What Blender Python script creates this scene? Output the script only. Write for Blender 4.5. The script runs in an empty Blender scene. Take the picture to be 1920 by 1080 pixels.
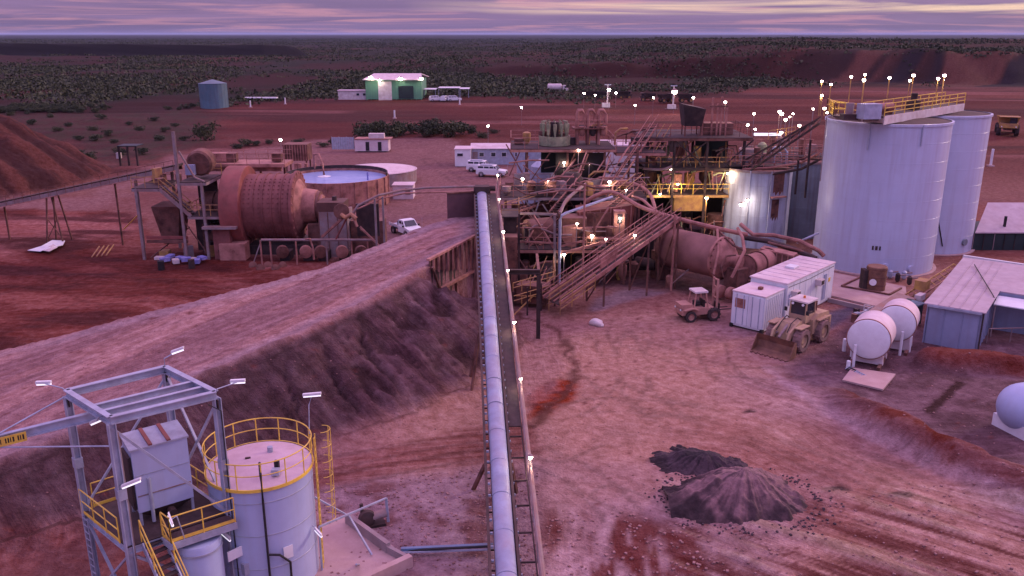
import bpy, math, random
import numpy as np
from math import sin, cos, tan, pi, radians, sqrt, atan2
from mathutils import Vector, Matrix

scene = bpy.context.scene
COL = scene.collection
random.seed(11)

# ------------------------------------------------------------------ camera
CAM_H = 22.0
PITCH = radians(16.57)
FPX = 1600.0
cam_data = bpy.data.cameras.new('camera')
cam = bpy.data.objects.new('camera', cam_data)
COL.objects.link(cam)
cam.location = (0, 0, CAM_H)
cam.rotation_euler = (pi / 2 - PITCH, 0, 0)
cam_data.sensor_width = 36.0
cam_data.lens = 36.0 * FPX / 1920.0
cam_data.clip_start = 0.5
cam_data.clip_end = 200000
scene.camera = cam

# ------------------------------------------------------------------ sky
SUN_EL, SUN_AZ = radians(20), radians(62)      # azimuth measured from +Y towards +X
world = bpy.data.worlds.new('World')
scene.world = world
world.use_nodes = True
nt = world.node_tree
nt.nodes.clear()
def wn(t, **k):
    n = nt.nodes.new(t)
    for a, b in k.items():
        setattr(n, a, b)
    return n
def wl(a, b): nt.links.new(a, b)
def wmath(op, a, b=None, c=None, clamp=False):
    n = wn('ShaderNodeMath', operation=op, use_clamp=clamp)
    for i, v in enumerate((a, b, c)):
        if v is None: continue
        if isinstance(v, (int, float)): n.inputs[i].default_value = v
        else: wl(v, n.inputs[i])
    return n.outputs[0]
def wramp(fac, stops, interp='LINEAR'):
    n = wn('ShaderNodeValToRGB'); wl(fac, n.inputs[0]); n.color_ramp.interpolation = interp
    while len(n.color_ramp.elements) < len(stops): n.color_ramp.elements.new(0.5)
    for e, (p, c) in zip(n.color_ramp.elements, stops):
        e.position = p; e.color = (*c, 1)
    return n.outputs[0]
def wmix(fac, a, b):
    n = wn('ShaderNodeMix', data_type='RGBA')
    if isinstance(fac, (int, float)): n.inputs[0].default_value = fac
    else: wl(fac, n.inputs[0])
    for s, v in ((6, a), (7, b)):
        if isinstance(v, tuple): n.inputs[s].default_value = (*v, 1)
        else: wl(v, n.inputs[s])
    return n.outputs[2]
tc = wn('ShaderNodeTexCoord')
sep = wn('ShaderNodeSeparateXYZ'); wl(tc.outputs['Generated'], sep.inputs[0])
dx, dy, dz = sep.outputs
up = wmath('MAXIMUM', dz, 0.0)
# a cloud deck seen in perspective: direction divided by its rise
den = wmath('ADD', up, 0.035)
cu = wmath('DIVIDE', dx, den); cv = wmath('DIVIDE', dy, den)
comb = wn('ShaderNodeCombineXYZ'); wl(cu, comb.inputs[0]); wl(cv, comb.inputs[1])
def wnoise(scale, detail, rough, off=0.0, sx=1.0, sy=1.0, dist=0.0):
    mp = wn('ShaderNodeMapping'); wl(comb.outputs[0], mp.inputs[0])
    mp.inputs['Scale'].default_value = (sx, sy, 1); mp.inputs['Location'].default_value = (off, off * .7, off)
    n = wn('ShaderNodeTexNoise'); wl(mp.outputs[0], n.inputs['Vector'])
    n.inputs['Scale'].default_value = scale; n.inputs['Detail'].default_value = detail
    n.inputs['Roughness'].default_value = rough; n.inputs['Distortion'].default_value = dist
    return n.outputs['Fac']
n_big = wnoise(0.13, 6, 0.6, 3.1, 0.9, 0.9, 1.0)
n_mid = wnoise(0.30, 7, 0.62, 9.3, 0.75, 1.05, 0.9)
sky_tex = wn('ShaderNodeTexSky', sky_type='NISHITA')
sky_tex.sun_disc = False
sky_tex.sun_elevation = SUN_EL
sky_tex.sun_rotation = SUN_AZ
sky_tex.altitude = 400
sky_tex.dust_density = 3.0
# lavender air below the cloud deck, brighter towards the zenith as under an overcast sky
lum = wmath('MULTIPLY_ADD', up, 4.6, 0.95)
base = wramp(up, [(0.0, (0.24, 0.165, 0.33)), (0.03, (0.31, 0.185, 0.36)), (0.25, (0.31, 0.195, 0.38)), (1.0, (0.33, 0.222, 0.41))])
dark = wmath('MULTIPLY', wramp(n_big, [(0.40, (0, 0, 0)), (0.58, (1, 1, 1))]), 0.75)
anti = wn('ShaderNodeMapRange'); wl(dy, anti.inputs[0]); anti.interpolation_type = 'SMOOTHSTEP'
anti.inputs[1].default_value = 0.3; anti.inputs[2].default_value = -0.7
base = wmix(anti.outputs[0], base, (0.20, 0.20, 0.44))
c1 = wmix(dark, base, (0.18, 0.125, 0.26))
lit = wramp(n_mid, [(0.50, (0, 0, 0)), (0.62, (1, 1, 1))])
c2 = wmix(wmath('MULTIPLY', lit, 0.7), c1, (0.60, 0.29, 0.38))
# warm break in the clouds towards the sunset, low on the right
az = wmath('ADD', wmath('MULTIPLY', dx, sin(SUN_AZ)), wmath('MULTIPLY', dy, cos(SUN_AZ)))
azr = wn('ShaderNodeMapRange'); wl(az, azr.inputs[0]); azr.inputs[1].default_value = 0.36; azr.inputs[2].default_value = 0.62
band = wn('ShaderNodeMapRange'); wl(up, band.inputs[0]); band.interpolation_type = 'SMOOTHSTEP'
band.inputs[1].default_value = 0.010; band.inputs[2].default_value = 0.022
band2 = wn('ShaderNodeMapRange'); wl(up, band2.inputs[0]); band2.interpolation_type = 'SMOOTHSTEP'
band2.inputs[1].default_value = 0.16; band2.inputs[2].default_value = 0.05
n_brk = wnoise(0.22, 6, 0.6, 21.0, 0.6, 0.8, 1.0)
n_edge = wnoise(0.10, 4, 0.5, 33.0, 1.0, 0.5, 0.5)
dist_b = wmath('ABSOLUTE', wmath('SUBTRACT', up, wmath('MULTIPLY_ADD', wmath('SUBTRACT', n_edge, 0.5), 0.030, 0.030)))
gap = wn('ShaderNodeMapRange'); wl(dist_b, gap.inputs[0]); gap.interpolation_type = 'SMOOTHSTEP'
gap.inputs[1].default_value = 0.0085; gap.inputs[2].default_value = 0.0035
brk = wmath('MULTIPLY', gap.outputs[0], wramp(n_brk, [(0.36, (0, 0, 0)), (0.48, (1, 1, 1))]))
warm = wmath('MULTIPLY', wmath('MULTIPLY', azr.outputs[0], band.outputs[0]), wmath('MULTIPLY', brk, band2.outputs[0]))
c3 = wmix(wmath('MULTIPLY', warm, 0.85), c2, (0.98, 0.68, 0.50))
vs = wn('ShaderNodeVectorMath', operation='SCALE'); wl(c3, vs.inputs[0]); wl(lum, vs.inputs['Scale'])
bg1 = wn('ShaderNodeBackground'); wl(vs.outputs[0], bg1.inputs[0]); bg1.inputs[1].default_value = 1.0
bg2 = wn('ShaderNodeBackground'); wl(sky_tex.outputs[0], bg2.inputs[0]); bg2.inputs[1].default_value = 0.05
mixs = wn('ShaderNodeMixShader'); mixs.inputs[0].default_value = 0.10
wl(bg1.outputs[0], mixs.inputs[1]); wl(bg2.outputs[0], mixs.inputs[2])
wout = wn('ShaderNodeOutputWorld'); wl(mixs.outputs[0], wout.inputs[0])

# ------------------------------------------------------------------ sun (veiled, low, right)
sd = bpy.data.lights.new('sun', 'SUN'); sd.energy = 1.5; sd.angle = radians(10); sd.color = (1.0, 0.74, 0.62)
sun = bpy.data.objects.new('sun', sd); COL.objects.link(sun)
sun_dir = Vector((sin(SUN_AZ) * cos(SUN_EL), cos(SUN_AZ) * cos(SUN_EL), sin(SUN_EL)))
sun.rotation_euler = sun_dir.to_track_quat('Z', 'Y').to_euler()

vs_ = scene.view_settings
vs_.view_transform = 'Standard'; vs_.look = 'None'; vs_.gamma = 1.0; vs_.use_curve_mapping = False
vs_.exposure = 0.10
scene.cycles.max_bounces = 5
scene.cycles.diffuse_bounces = 2
scene.cycles.glossy_bounces = 3
scene.cycles.transmission_bounces = 4
scene.cycles.use_denoising = True
scene.cycles.sample_clamp_indirect = 3.0

# ------------------------------------------------------------------ site survey: sight lines -> metres on site
_f = Vector((0, cos(PITCH), -sin(PITCH))); _u = Vector((0, sin(PITCH), cos(PITCH)))
def ray(px, py): return _f * FPX + Vector((1, 0, 0)) * (px - 960) + _u * (540 - py)
def P(px, py, z=0.0):
    d = ray(px, py); t = (z - CAM_H) / d.z
    return Vector((d.x * t, d.y * t, z))
def PY(px, py, Y):
    d = ray(px, py); t = Y / d.y
    return Vector((d.x * t, Y, CAM_H + d.z * t))
def zat(py, Y): return PY(960, py, Y).z
def xat(px, Y, z=0.0):
    depth = Y * cos(PITCH) + (CAM_H - z) * sin(PITCH)
    return (px - 960) / FPX * depth

# ------------------------------------------------------------------ materials
def mat(name, c1, c2=None, rough=0.75, metal=0.0, scale=1.2, bump=0.0, dust=None, dust_amt=0.0,
        streak=None, streak_amt=0.0, emit=None, estr=0.0, spec=0.4, bscale=None, trans=0.0, alpha=1.0):
    m = bpy.data.materials.new(name); m.use_nodes = True
    t = m.node_tree; N = t.nodes; L = t.links
    b = N['Principled BSDF']
    b.inputs['Roughness'].default_value = rough
    b.inputs['Metallic'].default_value = metal
    b.inputs['Specular IOR Level'].default_value = spec
    if emit:
        b.inputs['Base Color'].default_value = (*c1, 1)
        b.inputs['Emission Color'].default_value = (*emit, 1)
        b.inputs['Emission Strength'].default_value = estr
        return m
    g = N.new('ShaderNodeNewGeometry')
    n1 = N.new('ShaderNodeTexNoise'); L.new(g.outputs['Position'], n1.inputs['Vector'])
    n1.inputs['Scale'].default_value = scale; n1.inputs['Detail'].default_value = 8; n1.inputs['Roughness'].default_value = 0.62
    if c2 is None: c2 = tuple(x * 0.72 for x in c1)
    r = N.new('ShaderNodeValToRGB'); L.new(n1.outputs['Fac'], r.inputs[0])
    r.color_ramp.elements[0].position = 0.33; r.color_ramp.elements[0].color = (*c2, 1)
    r.color_ramp.elements[1].position = 0.64; r.color_ramp.elements[1].color = (*c1, 1)
    out = r.outputs[0]
    def mix(fac, a, col):
        x = N.new('ShaderNodeMix'); x.data_type = 'RGBA'
        L.new(fac, x.inputs[0]); L.new(a, x.inputs[6]); x.inputs[7].default_value = (*col, 1)
        return x.outputs[2]
    def mth(op, a, b_, clamp=False):
        x = N.new('ShaderNodeMath'); x.operation = op; x.use_clamp = clamp
        for i, v in enumerate((a, b_)):
            if isinstance(v, (int, float)): x.inputs[i].default_value = v
            else: L.new(v, x.inputs[i])
        return x.outputs[0]
    if streak:
        mp = N.new('ShaderNodeMapping'); L.new(g.outputs['Position'], mp.inputs[0]); mp.inputs['Scale'].default_value = (1.6, 1.6, 0.09)
        n3 = N.new('ShaderNodeTexNoise'); L.new(mp.outputs[0], n3.inputs['Vector']); n3.inputs['Scale'].default_value = 1.3
        n3.inputs['Detail'].default_value = 6; n3.inputs['Roughness'].default_value = 0.6
        f = mth('MULTIPLY', mth('SUBTRACT', n3.outputs['Fac'], 0.47), 5.0, True)
        out = mix(mth('MULTIPLY', f, streak_amt), out, streak)
    if dust:
        n2 = N.new('ShaderNodeTexNoise'); L.new(g.outputs['Position'], n2.inputs['Vector']); n2.inputs['Scale'].default_value = 0.9
        n2.inputs['Detail'].default_value = 9; n2.inputs['Roughness'].default_value = 0.7
        sp = N.new('ShaderNodeSeparateXYZ'); L.new(g.outputs['Normal'], sp.inputs[0])
        upf = mth('MULTIPLY', mth('MAXIMUM', sp.outputs[2], 0.0), 0.55)
        f = mth('ADD', mth('MULTIPLY', mth('SUBTRACT', n2.outputs['Fac'], 0.40), 3.2, True), upf)
        out = mix(mth('MULTIPLY', f, dust_amt, True), out, dust)
    L.new(out, b.inputs['Base Color'])
    if bump:
        nb = N.new('ShaderNodeTexNoise'); L.new(g.outputs['Position'], nb.inputs['Vector'])
        nb.inputs['Scale'].default_value = bscale or scale * 6; nb.inputs['Detail'].default_value = 6
        bp = N.new('ShaderNodeBump'); L.new(nb.outputs['Fac'], bp.inputs['Height'])
        bp.inputs['Strength'].default_value = bump; bp.inputs['Distance'].default_value = 0.08
        L.new(bp.outputs[0], b.inputs['Normal'])
    if alpha < 1: b.inputs['Alpha'].default_value = alpha
    return m

DUST = (0.28, 0.135, 0.110)
M = {}
M['galv'] = mat('galvanised steel', (0.44, 0.49, 0.60), (0.30, 0.34, 0.43), 0.5, 0.25, 2.0, 0.05, DUST, 0.22)
M['galv_dusty'] = mat('dusty galvanised steel', (0.32, 0.27, 0.28), (0.20, 0.15, 0.15), 0.75, 0.1, 1.3, 0.1, DUST, 0.75)
M['mill_pink'] = mat('pink dusted mill shell', (0.30, 0.140, 0.125), (0.16, 0.070, 0.062), 0.85, 0, 0.6, 0.15, DUST, 0.4)
M['rust'] = mat('rusted steel', (0.16, 0.060, 0.042), (0.034, 0.015, 0.013), 0.9, 0.0, 1.1, 0.2, DUST, 0.65)
M['rust_light'] = mat('dust caked pink steel', (0.46, 0.20, 0.155), (0.17, 0.068, 0.054), 0.85, 0.0, 0.9, 0.2, (0.40, 0.21, 0.18), 0.4)
M['dark_steel'] = mat('dark grimy steel', (0.045, 0.030, 0.030), (0.014, 0.010, 0.011), 0.8, 0.1, 1.2, 0.1, DUST, 0.18)
M['gap_shade'] = mat('painted gap shade', (0.020, 0.012, 0.012), (0.008, 0.006, 0.007), 0.9, 0, 1.2)  # near-black, stands in for the shade in gaps between levels
M['grating'] = mat('dark steel grating', (0.045, 0.034, 0.034), (0.018, 0.014, 0.015), 0.85, 0.1, 3.0, 0.2, DUST, 0.15)
M['yellow'] = mat('safety yellow paint', (0.85, 0.60, 0.07), (0.62, 0.38, 0.06), 0.55, 0, 2.5, 0.0, DUST, 0.25)
M['yellow_dusty'] = mat('dusty yellow paint', (0.55, 0.33, 0.08), (0.30, 0.15, 0.06), 0.75, 0, 1.5, 0.1, DUST, 0.55)
M['tank_blue'] = mat('pale blue grey tank paint', (0.42, 0.48, 0.66), (0.36, 0.42, 0.60), 0.42, 0, 0.7, 0.0, DUST, 0.06, (0.36, 0.36, 0.44), 0.25)
M['seam'] = mat('tank plate seam', (0.36, 0.38, 0.49), (0.30, 0.31, 0.40), 0.5, 0, 0.6)
M['cover'] = mat('weathered pale blue cover sheet', (0.33, 0.38, 0.52), (0.24, 0.28, 0.40), 0.5, 0, 1.1, 0.05, DUST, 0.30, (0.20, 0.20, 0.27), 0.3, bscale=3)
M['tank_big'] = mat('pale lavender tank paint', (0.50, 0.54, 0.68), (0.45, 0.49, 0.63), 0.36, 0, 0.25, 0.0, (0.40, 0.26, 0.25), 0.10, (0.36, 0.34, 0.42), 0.40)
M['tank_grey'] = mat('grey green tank paint', (0.22, 0.27, 0.31), (0.15, 0.19, 0.22), 0.6, 0, 0.6, 0.0, DUST, 0.1, (0.12, 0.10, 0.10), 0.5)
M['tank_grey_pale'] = mat('pale streaked tank paint', (0.46, 0.50, 0.62), (0.32, 0.36, 0.46), 0.5, 0, 0.5, 0.0, DUST, 0.12, (0.20, 0.19, 0.24), 0.75)
M['tank_top'] = mat('dusty tank roof', (0.60, 0.45, 0.50), (0.50, 0.36, 0.40), 0.8, 0, 1.0, 0.1, DUST, 0.2)
M['white'] = mat('white paint', (0.78, 0.78, 0.80), (0.68, 0.66, 0.68), 0.4, 0, 1.0, 0.0, DUST, 0.10)
M['white_dusty'] = mat('dusty white paint', (0.72, 0.66, 0.66), (0.58, 0.48, 0.47), 0.6, 0, 1.0, 0.0, DUST, 0.35)
M['container'] = mat('white container paint', (0.74, 0.77, 0.80), (0.66, 0.68, 0.73), 0.5, 0, 0.8, 0.0, DUST, 0.10, (0.52, 0.48, 0.50), 0.3)
M['roof_white'] = mat('dusty pale roof', (0.72, 0.60, 0.62), (0.62, 0.49, 0.51), 0.75, 0, 0.7, 0.05, DUST, 0.25)
M['roof_grey'] = mat('dusty grey shed roof', (0.50, 0.41, 0.45), (0.40, 0.32, 0.36), 0.8, 0, 0.5, 0.05, DUST, 0.22, (0.30, 0.24, 0.27), 0.3)
M['black'] = mat('black rubber', (0.025, 0.022, 0.024), (0.014, 0.012, 0.014), 0.7, 0, 2.0, 0.0)
M['tyre'] = mat('dusty tyre', (0.26, 0.17, 0.16), (0.15, 0.10, 0.10), 0.95, 0, 2.0, 0.2, DUST, 0.5)
M['tyre_dark'] = mat('dark tyre', (0.04, 0.032, 0.032), (0.025, 0.02, 0.02), 0.9, 0, 2.0, 0.1, DUST, 0.15)
M['glass'] = mat('dark window glass', (0.03, 0.035, 0.05), (0.02, 0.025, 0.035), 0.12, 0, 1.0, 0.0, spec=0.6)
M['loader'] = mat('dust caked loader paint', (0.50, 0.35, 0.20), (0.34, 0.21, 0.15), 0.8, 0, 1.2, 0.15, DUST, 0.35)
M['bucket'] = mat('rusty worn bucket steel', (0.26, 0.13, 0.08), (0.12, 0.06, 0.045), 0.7, 0.3, 1.6, 0.2, DUST, 0.3)
M['forklift'] = mat('dusty orange pink paint', (0.52, 0.27, 0.21), (0.36, 0.17, 0.14), 0.8, 0, 1.4, 0.1, DUST, 0.4)
M['concrete'] = mat('dusty concrete', (0.52, 0.36, 0.34), (0.42, 0.28, 0.27), 0.9, 0, 0.7, 0.2, DUST, 0.3)
M['concrete_grey'] = mat('grey concrete', (0.36, 0.29, 0.30), (0.26, 0.20, 0.21), 0.9, 0, 0.7, 0.2, DUST, 0.3)
M['blue_wall'] = mat('blue grey wall sheet', (0.30, 0.34, 0.48), (0.25, 0.28, 0.40), 0.55, 0, 0.6, 0.0, DUST, 0.12, (0.22, 0.20, 0.26), 0.3)
M['green_shed'] = mat('green shed sheet', (0.13, 0.33, 0.20), (0.09, 0.25, 0.15), 0.5, 0, 0.2, 0.0, DUST, 0.1)
M['water_tank'] = mat('blue green water tank', (0.10, 0.19, 0.24), (0.07, 0.14, 0.18), 0.55, 0, 0.3, 0.0, DUST, 0.15, (0.06, 0.09, 0.12), 0.5)
M['dark_green'] = mat('dark green cladding', (0.020, 0.036, 0.038), (0.012, 0.022, 0.024), 0.6, 0, 0.8, 0.0)
M['orange'] = mat('orange plastic', (0.70, 0.22, 0.06), None, 0.6)
M['blue_scrap'] = mat('blue tarpaulin', (0.16, 0.15, 0.42), (0.30, 0.30, 0.55), 0.6, 0, 2.5)
M['belt'] = mat('conveyor belt rubber', (0.07, 0.045, 0.042), (0.035, 0.022, 0.022), 0.9, 0, 1.5, 0.1, DUST, 0.3)
M['bluepipe'] = mat('teal poly pipe', (0.12, 0.22, 0.34), (0.08, 0.15, 0.25), 0.5, 0, 1.5, 0.0, DUST, 0.25)
M['green_cyc'] = mat('weathered green paint', (0.36, 0.38, 0.22), (0.14, 0.17, 0.10), 0.8, 0, 1.6, 0.1, DUST, 0.35)
M['red_oxide'] = mat('red oxide guard', (0.29, 0.075, 0.065), (0.17, 0.042, 0.036), 0.75, 0, 0.8, 0.1, DUST, 0.3)
M['trunk'] = mat('grey brown bark', (0.12, 0.08, 0.06), (0.07, 0.045, 0.035), 0.95, 0, 4.0, 0.2)
M['leaf'] = mat('grey green leaves', (0.060, 0.068, 0.027), (0.018, 0.023, 0.012), 0.8, 0, 0.35)
M['leaf_dark'] = mat('dark scrub leaves', (0.050, 0.060, 0.030), (0.025, 0.033, 0.018), 0.85, 0, 0.12)
M['lamp'] = mat('lit lamp lens', (1, 0.9, 0.8), emit=(1.0, 0.80, 0.66), estr=45)
M['lamp_far'] = mat('lit far lamp lens', (1, 0.9, 0.8), emit=(1.0, 0.86, 0.74), estr=60)
M['lamp_yellow'] = mat('lit sodium lens', (1, 0.8, 0.4), emit=(1.0, 0.66, 0.30), estr=55)
M['tube'] = mat('lit fluorescent cover', (0.9, 0.9, 1), emit=(0.95, 0.90, 1.0), estr=.9)
M['water'] = mat('thickener water', (0.34, 0.42, 0.66), (0.25, 0.33, 0.58), 0.22, 0, 0.5, 0.25, spec=0.5, bscale=1.2)

# ------------------------------------------------------------------ mesh builder
MTX = {}
class MB:
    def __init__(s): s.v = []; s.f = []
    def add(s, vs, fs):
        n = len(s.v); s.v += [tuple(v) for v in vs]; s.f += [tuple(n + i for i in f) for f in fs]; return s
    def box(s, c, d, rz=0.0, R=None):
        c = Vector(c); hx, hy, hz = d[0] / 2, d[1] / 2, d[2] / 2
        R = R or Matrix.Rotation(rz, 3, 'Z')
        vs = [c + R @ Vector((x, y, z)) for z in (-hz, hz) for x, y in ((-hx, -hy), (hx, -hy), (hx, hy), (-hx, hy))]
        return s.add(vs, [(3, 2, 1, 0), (4, 5, 6, 7), (0, 1, 5, 4), (1, 2, 6, 5), (2, 3, 7, 6), (3, 0, 4, 7)])
    def frame_of(s, a, b, upv=(0, 0, 1)):
        w = (Vector(b) - Vector(a)).normalized(); u = Vector(upv)
        if abs(w.dot(u)) > 0.98: u = Vector((0, 1, 0))
        x = w.cross(u).normalized(); y = x.cross(w).normalized()
        return x, y, w
    def beam(s, a, b, w=0.15, h=None, upv=(0, 0, 1)):
        h = h or w; a = Vector(a); b = Vector(b); x, y, _ = s.frame_of(a, b, upv)
        vs = [p + x * sx * w / 2 + y * sy * h / 2 for p in (a, b) for sx, sy in ((-1, -1), (1, -1), (1, 1), (-1, 1))]
        return s.add(vs, [(0, 1, 2, 3), (7, 6, 5, 4), (4, 5, 1, 0), (5, 6, 2, 1), (6, 7, 3, 2), (7, 4, 0, 3)])
    def ibeam(s, a, b, w=0.2, h=0.25, t=0.03, upv=(0, 0, 1)):
        a = Vector(a); b = Vector(b); x, y, _ = s.frame_of(a, b, upv)
        o = y * (h / 2 - t / 2)
        s.beam(a + o, b + o, w, t, upv); s.beam(a - o, b - o, w, t, upv); s.beam(a, b, t, h - 2 * t - 0.004, upv)
        return s
    def tube(s, a, b, r, n=8, r2=None, cap=True):
        a = Vector(a); b = Vector(b); x, y, _ = s.frame_of(a, b); r2 = r if r2 is None else r2
        ring = lambda p, q: [p + (x * cos(2 * pi * i / n) + y * sin(2 * pi * i / n)) * q for i in range(n)]
        fs = [(i, (i + 1) % n, n + (i + 1) % n, n + i) for i in range(n)]
        if cap: fs += [tuple(range(n - 1, -1, -1)), tuple(range(n, 2 * n))]
        return s.add(ring(a, r) + ring(b, r2), fs)
    def poly(s, pts, r, n=6):
        pts = [Vector(p) for p in pts]; rings = []
        for i, p in enumerate(pts):
            d = (pts[min(i + 1, len(pts) - 1)] - pts[max(i - 1, 0)])
            x, y, _ = s.frame_of(p, p + d)
            rr = r[i] if isinstance(r, (list, tuple)) else r
            rings += [p + (x * cos(2 * pi * k / n) + y * sin(2 * pi * k / n)) * rr for k in range(n)]
        fs = []
        for i in range(len(pts) - 1):
            fs += [(i * n + k, i * n + (k + 1) % n, (i + 1) * n + (k + 1) % n, (i + 1) * n + k) for k in range(n)]
        fs += [tuple(range(n - 1, -1, -1)), tuple((len(pts) - 1) * n + k for k in range(n))]
        return s.add(rings, fs)
    def lathe(s, prof, c=(0, 0, 0), n=32, axis=None, capa=True, capb=True):
        """prof = [(radius, distance along axis)]"""
        c = Vector(c); ax = Vector(axis or (0, 0, 1)).normalized()
        x, y, _ = s.frame_of(c, c + ax)
        vs = []
        for r, h in prof:
            vs += [c + ax * h + (x * cos(2 * pi * k / n) + y * sin(2 * pi * k / n)) * r for k in range(n)]
        fs = []
        for i in range(len(prof) - 1):
            fs += [(i * n + k, i * n + (k + 1) % n, (i + 1) * n + (k + 1) % n, (i + 1) * n + k) for k in range(n)]
        if capa: fs.append(tuple(range(n - 1, -1, -1)))
        if capb: fs.append(tuple((len(prof) - 1) * n + k for k in range(n)))
        return s.add(vs, fs)
    def prism(s, pts, off):
        """closed polygon of 3D points extruded by vector off"""
        pts = [Vector(p) for p in pts]; off = Vector(off); n = len(pts)
        return s.add(pts + [p + off for p in pts], [tuple(range(n - 1, -1, -1)), tuple(range(n, 2 * n))] + [(i, (i + 1) % n, n + (i + 1) % n, n + i) for i in range(n)])
    def sphere(s, c, r, n=10, m=6, sz=1.0):
        c = Vector(c); prof = [(max(r * sin(pi * i / m), r * 0.02), -r * sz * cos(pi * i / m)) for i in range(m + 1)]
        return s.lathe(prof, c, n)
    def rail(s, pts, h=1.1, r=0.03, step=1.6, mid=True, kick=0.0, closed=False, n=5):
        pts = [Vector(p) for p in pts]
        if closed: pts = pts + [pts[0]]
        U = Vector((0, 0, 1))
        for a, b in zip(pts[:-1], pts[1:]):
            s.tube(a + U * h, b + U * h, r, n)
            if mid: s.tube(a + U * h * .55, b + U * h * .55, r * .85, n)
            if kick: s.beam(a + U * kick / 2, b + U * kick / 2, r * .8, kick)
            k = max(1, int(round((b - a).length / step)))
            for i in range(k + 1):
                p = a.lerp(b, i / k); s.tube(p, p + U * h, r, n)
        return s
    def build(s, name, m, parent=None, label=None, cat=None, group=None, kind=None, local=False, smooth=False, origin=None):
        me = bpy.data.meshes.new(name)
        o = bpy.data.objects.new(name, me)
        vs = s.v
        if parent is None:
            a = np.array(vs); c = Vector(((a[:, 0].min() + a[:, 0].max()) / 2, (a[:, 1].min() + a[:, 1].max()) / 2, a[:, 2].min()))
            if origin is not None: c = Vector(origin)
            a = a - np.array(c); vs = a.tolist(); o.location = c; MTX[o.name] = Matrix.Translation(c)
        else:
            mt = MTX[parent.name]
            if not local:
                inv = np.array(mt.inverted()); a = np.array(vs); vs = (a @ inv[:3, :3].T + inv[:3, 3]).tolist()
            o.parent = parent
        me.from_pydata(vs, [], s.f)
        me.materials.append(m)
        if smooth:
            me.polygons.foreach_set('use_smooth', [True] * len(me.polygons))
            me.update(); me.set_sharp_from_angle(angle=radians(35))
        me.update()
        COL.objects.link(o)
        if parent is not None: MTX[o.name] = MTX[parent.name]
        if label: o['label'] = label
        if cat: o['category'] = cat
        if group: o['group'] = group
        if kind: o['kind'] = kind
        return o

def thing(name, label, cat, loc=(0, 0, 0), rz=0.0, group=None, base=None):
    o = bpy.data.objects.new(name, None); o.empty_display_size = 0.5
    COL.objects.link(o); o.location = loc; o.rotation_euler = (0, 0, rz)
    MTX[o.name] = Matrix.Translation(Vector(loc)) @ Matrix.Rotation(rz, 4, 'Z')
    o['label'] = label; o['category'] = cat
    if group: o['group'] = group
    return o
def copy_tree(o, parent=None):
    c = o.copy(); COL.objects.link(c)
    if parent: c.parent = parent
    for ch in [x for x in o.children]: copy_tree(ch, c)
    return c
def place(o, loc, rz=0.0, label=None, group=None):
    o.location = loc; o.rotation_euler = (0, 0, rz); MTX[o.name] = Matrix.Translation(Vector(loc)) @ Matrix.Rotation(rz, 4, 'Z')
    if label: o['label'] = label
    if group: o['group'] = group
    return o

# ================================================================== TERRAIN
def _hash(ix, iy, seed):
    h = (ix.astype(np.int64) * 374761393 + iy.astype(np.int64) * 668265263 + seed * 974634777) & 0xFFFFFFFF
    h = ((h ^ (h >> 13)) * 1274126177) & 0xFFFFFFFF
    h = h ^ (h >> 16)
    return (h & 0xFFFF) / 65535.0
def vnoise(x, y, seed=0):
    ix = np.floor(x); iy = np.floor(y); fx = x - ix; fy = y - iy
    fx = fx * fx * (3 - 2 * fx); fy = fy * fy * (3 - 2 * fy)
    a = _hash(ix, iy, seed); b = _hash(ix + 1, iy, seed); c = _hash(ix, iy + 1, seed); d = _hash(ix + 1, iy + 1, seed)
    return (a * (1 - fx) + b * fx) * (1 - fy) + (c * (1 - fx) + d * fx) * fy
def fbm(x, y, oct=4, seed=0, gain=0.5):
    s = 0; a = 1; t = 0
    for i in range(oct):
        s = s + a * vnoise(x, y, seed + i * 7); t += a; a *= gain; x = x * 2.03 + 5.1; y = y * 2.03 + 1.7
    return s / t
def smooth(a, b, x):
    t = np.clip((x - a) / (b - a), 0, 1); return t * t * (3 - 2 * t)
def sdpoly(x, y, poly):
    """signed distance to polygon (negative inside)"""
    poly = [(p[0], p[1]) for p in poly]
    d = np.full(x.shape, 1e18); ins = np.zeros(x.shape, bool); n = len(poly)
    for i in range(n):
        ax, ay = poly[i]; bx, by = poly[(i + 1) % n]
        ex, ey = bx - ax, by - ay; wx, wy = x - ax, y - ay
        t = np.clip((wx * ex + wy * ey) / (ex * ex + ey * ey + 1e-12), 0, 1)
        d = np.minimum(d, (wx - ex * t) ** 2 + (wy - ey * t) ** 2)
        c = ((ay > y) != (by > y)) & (x < ex * (y - ay) / (ey if abs(ey) > 1e-9 else 1e-9) + ax)
        ins ^= c
    d = np.sqrt(d); return np.where(ins, -d, d)
def sdline(x, y, pts):
    d = np.full(x.shape, 1e18)
    for (ax, ay), (bx, by) in zip([(p[0], p[1]) for p in pts[:-1]], [(p[0], p[1]) for p in pts[1:]]):
        ex, ey = bx - ax, by - ay; wx, wy = x - ax, y - ay
        t = np.clip((wx * ex + wy * ey) / (ex * ex + ey * ey + 1e-12), 0, 1)
        d = np.minimum(d, (wx - ex * t) ** 2 + (wy - ey * t) ** 2)
    return np.sqrt(d)

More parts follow.
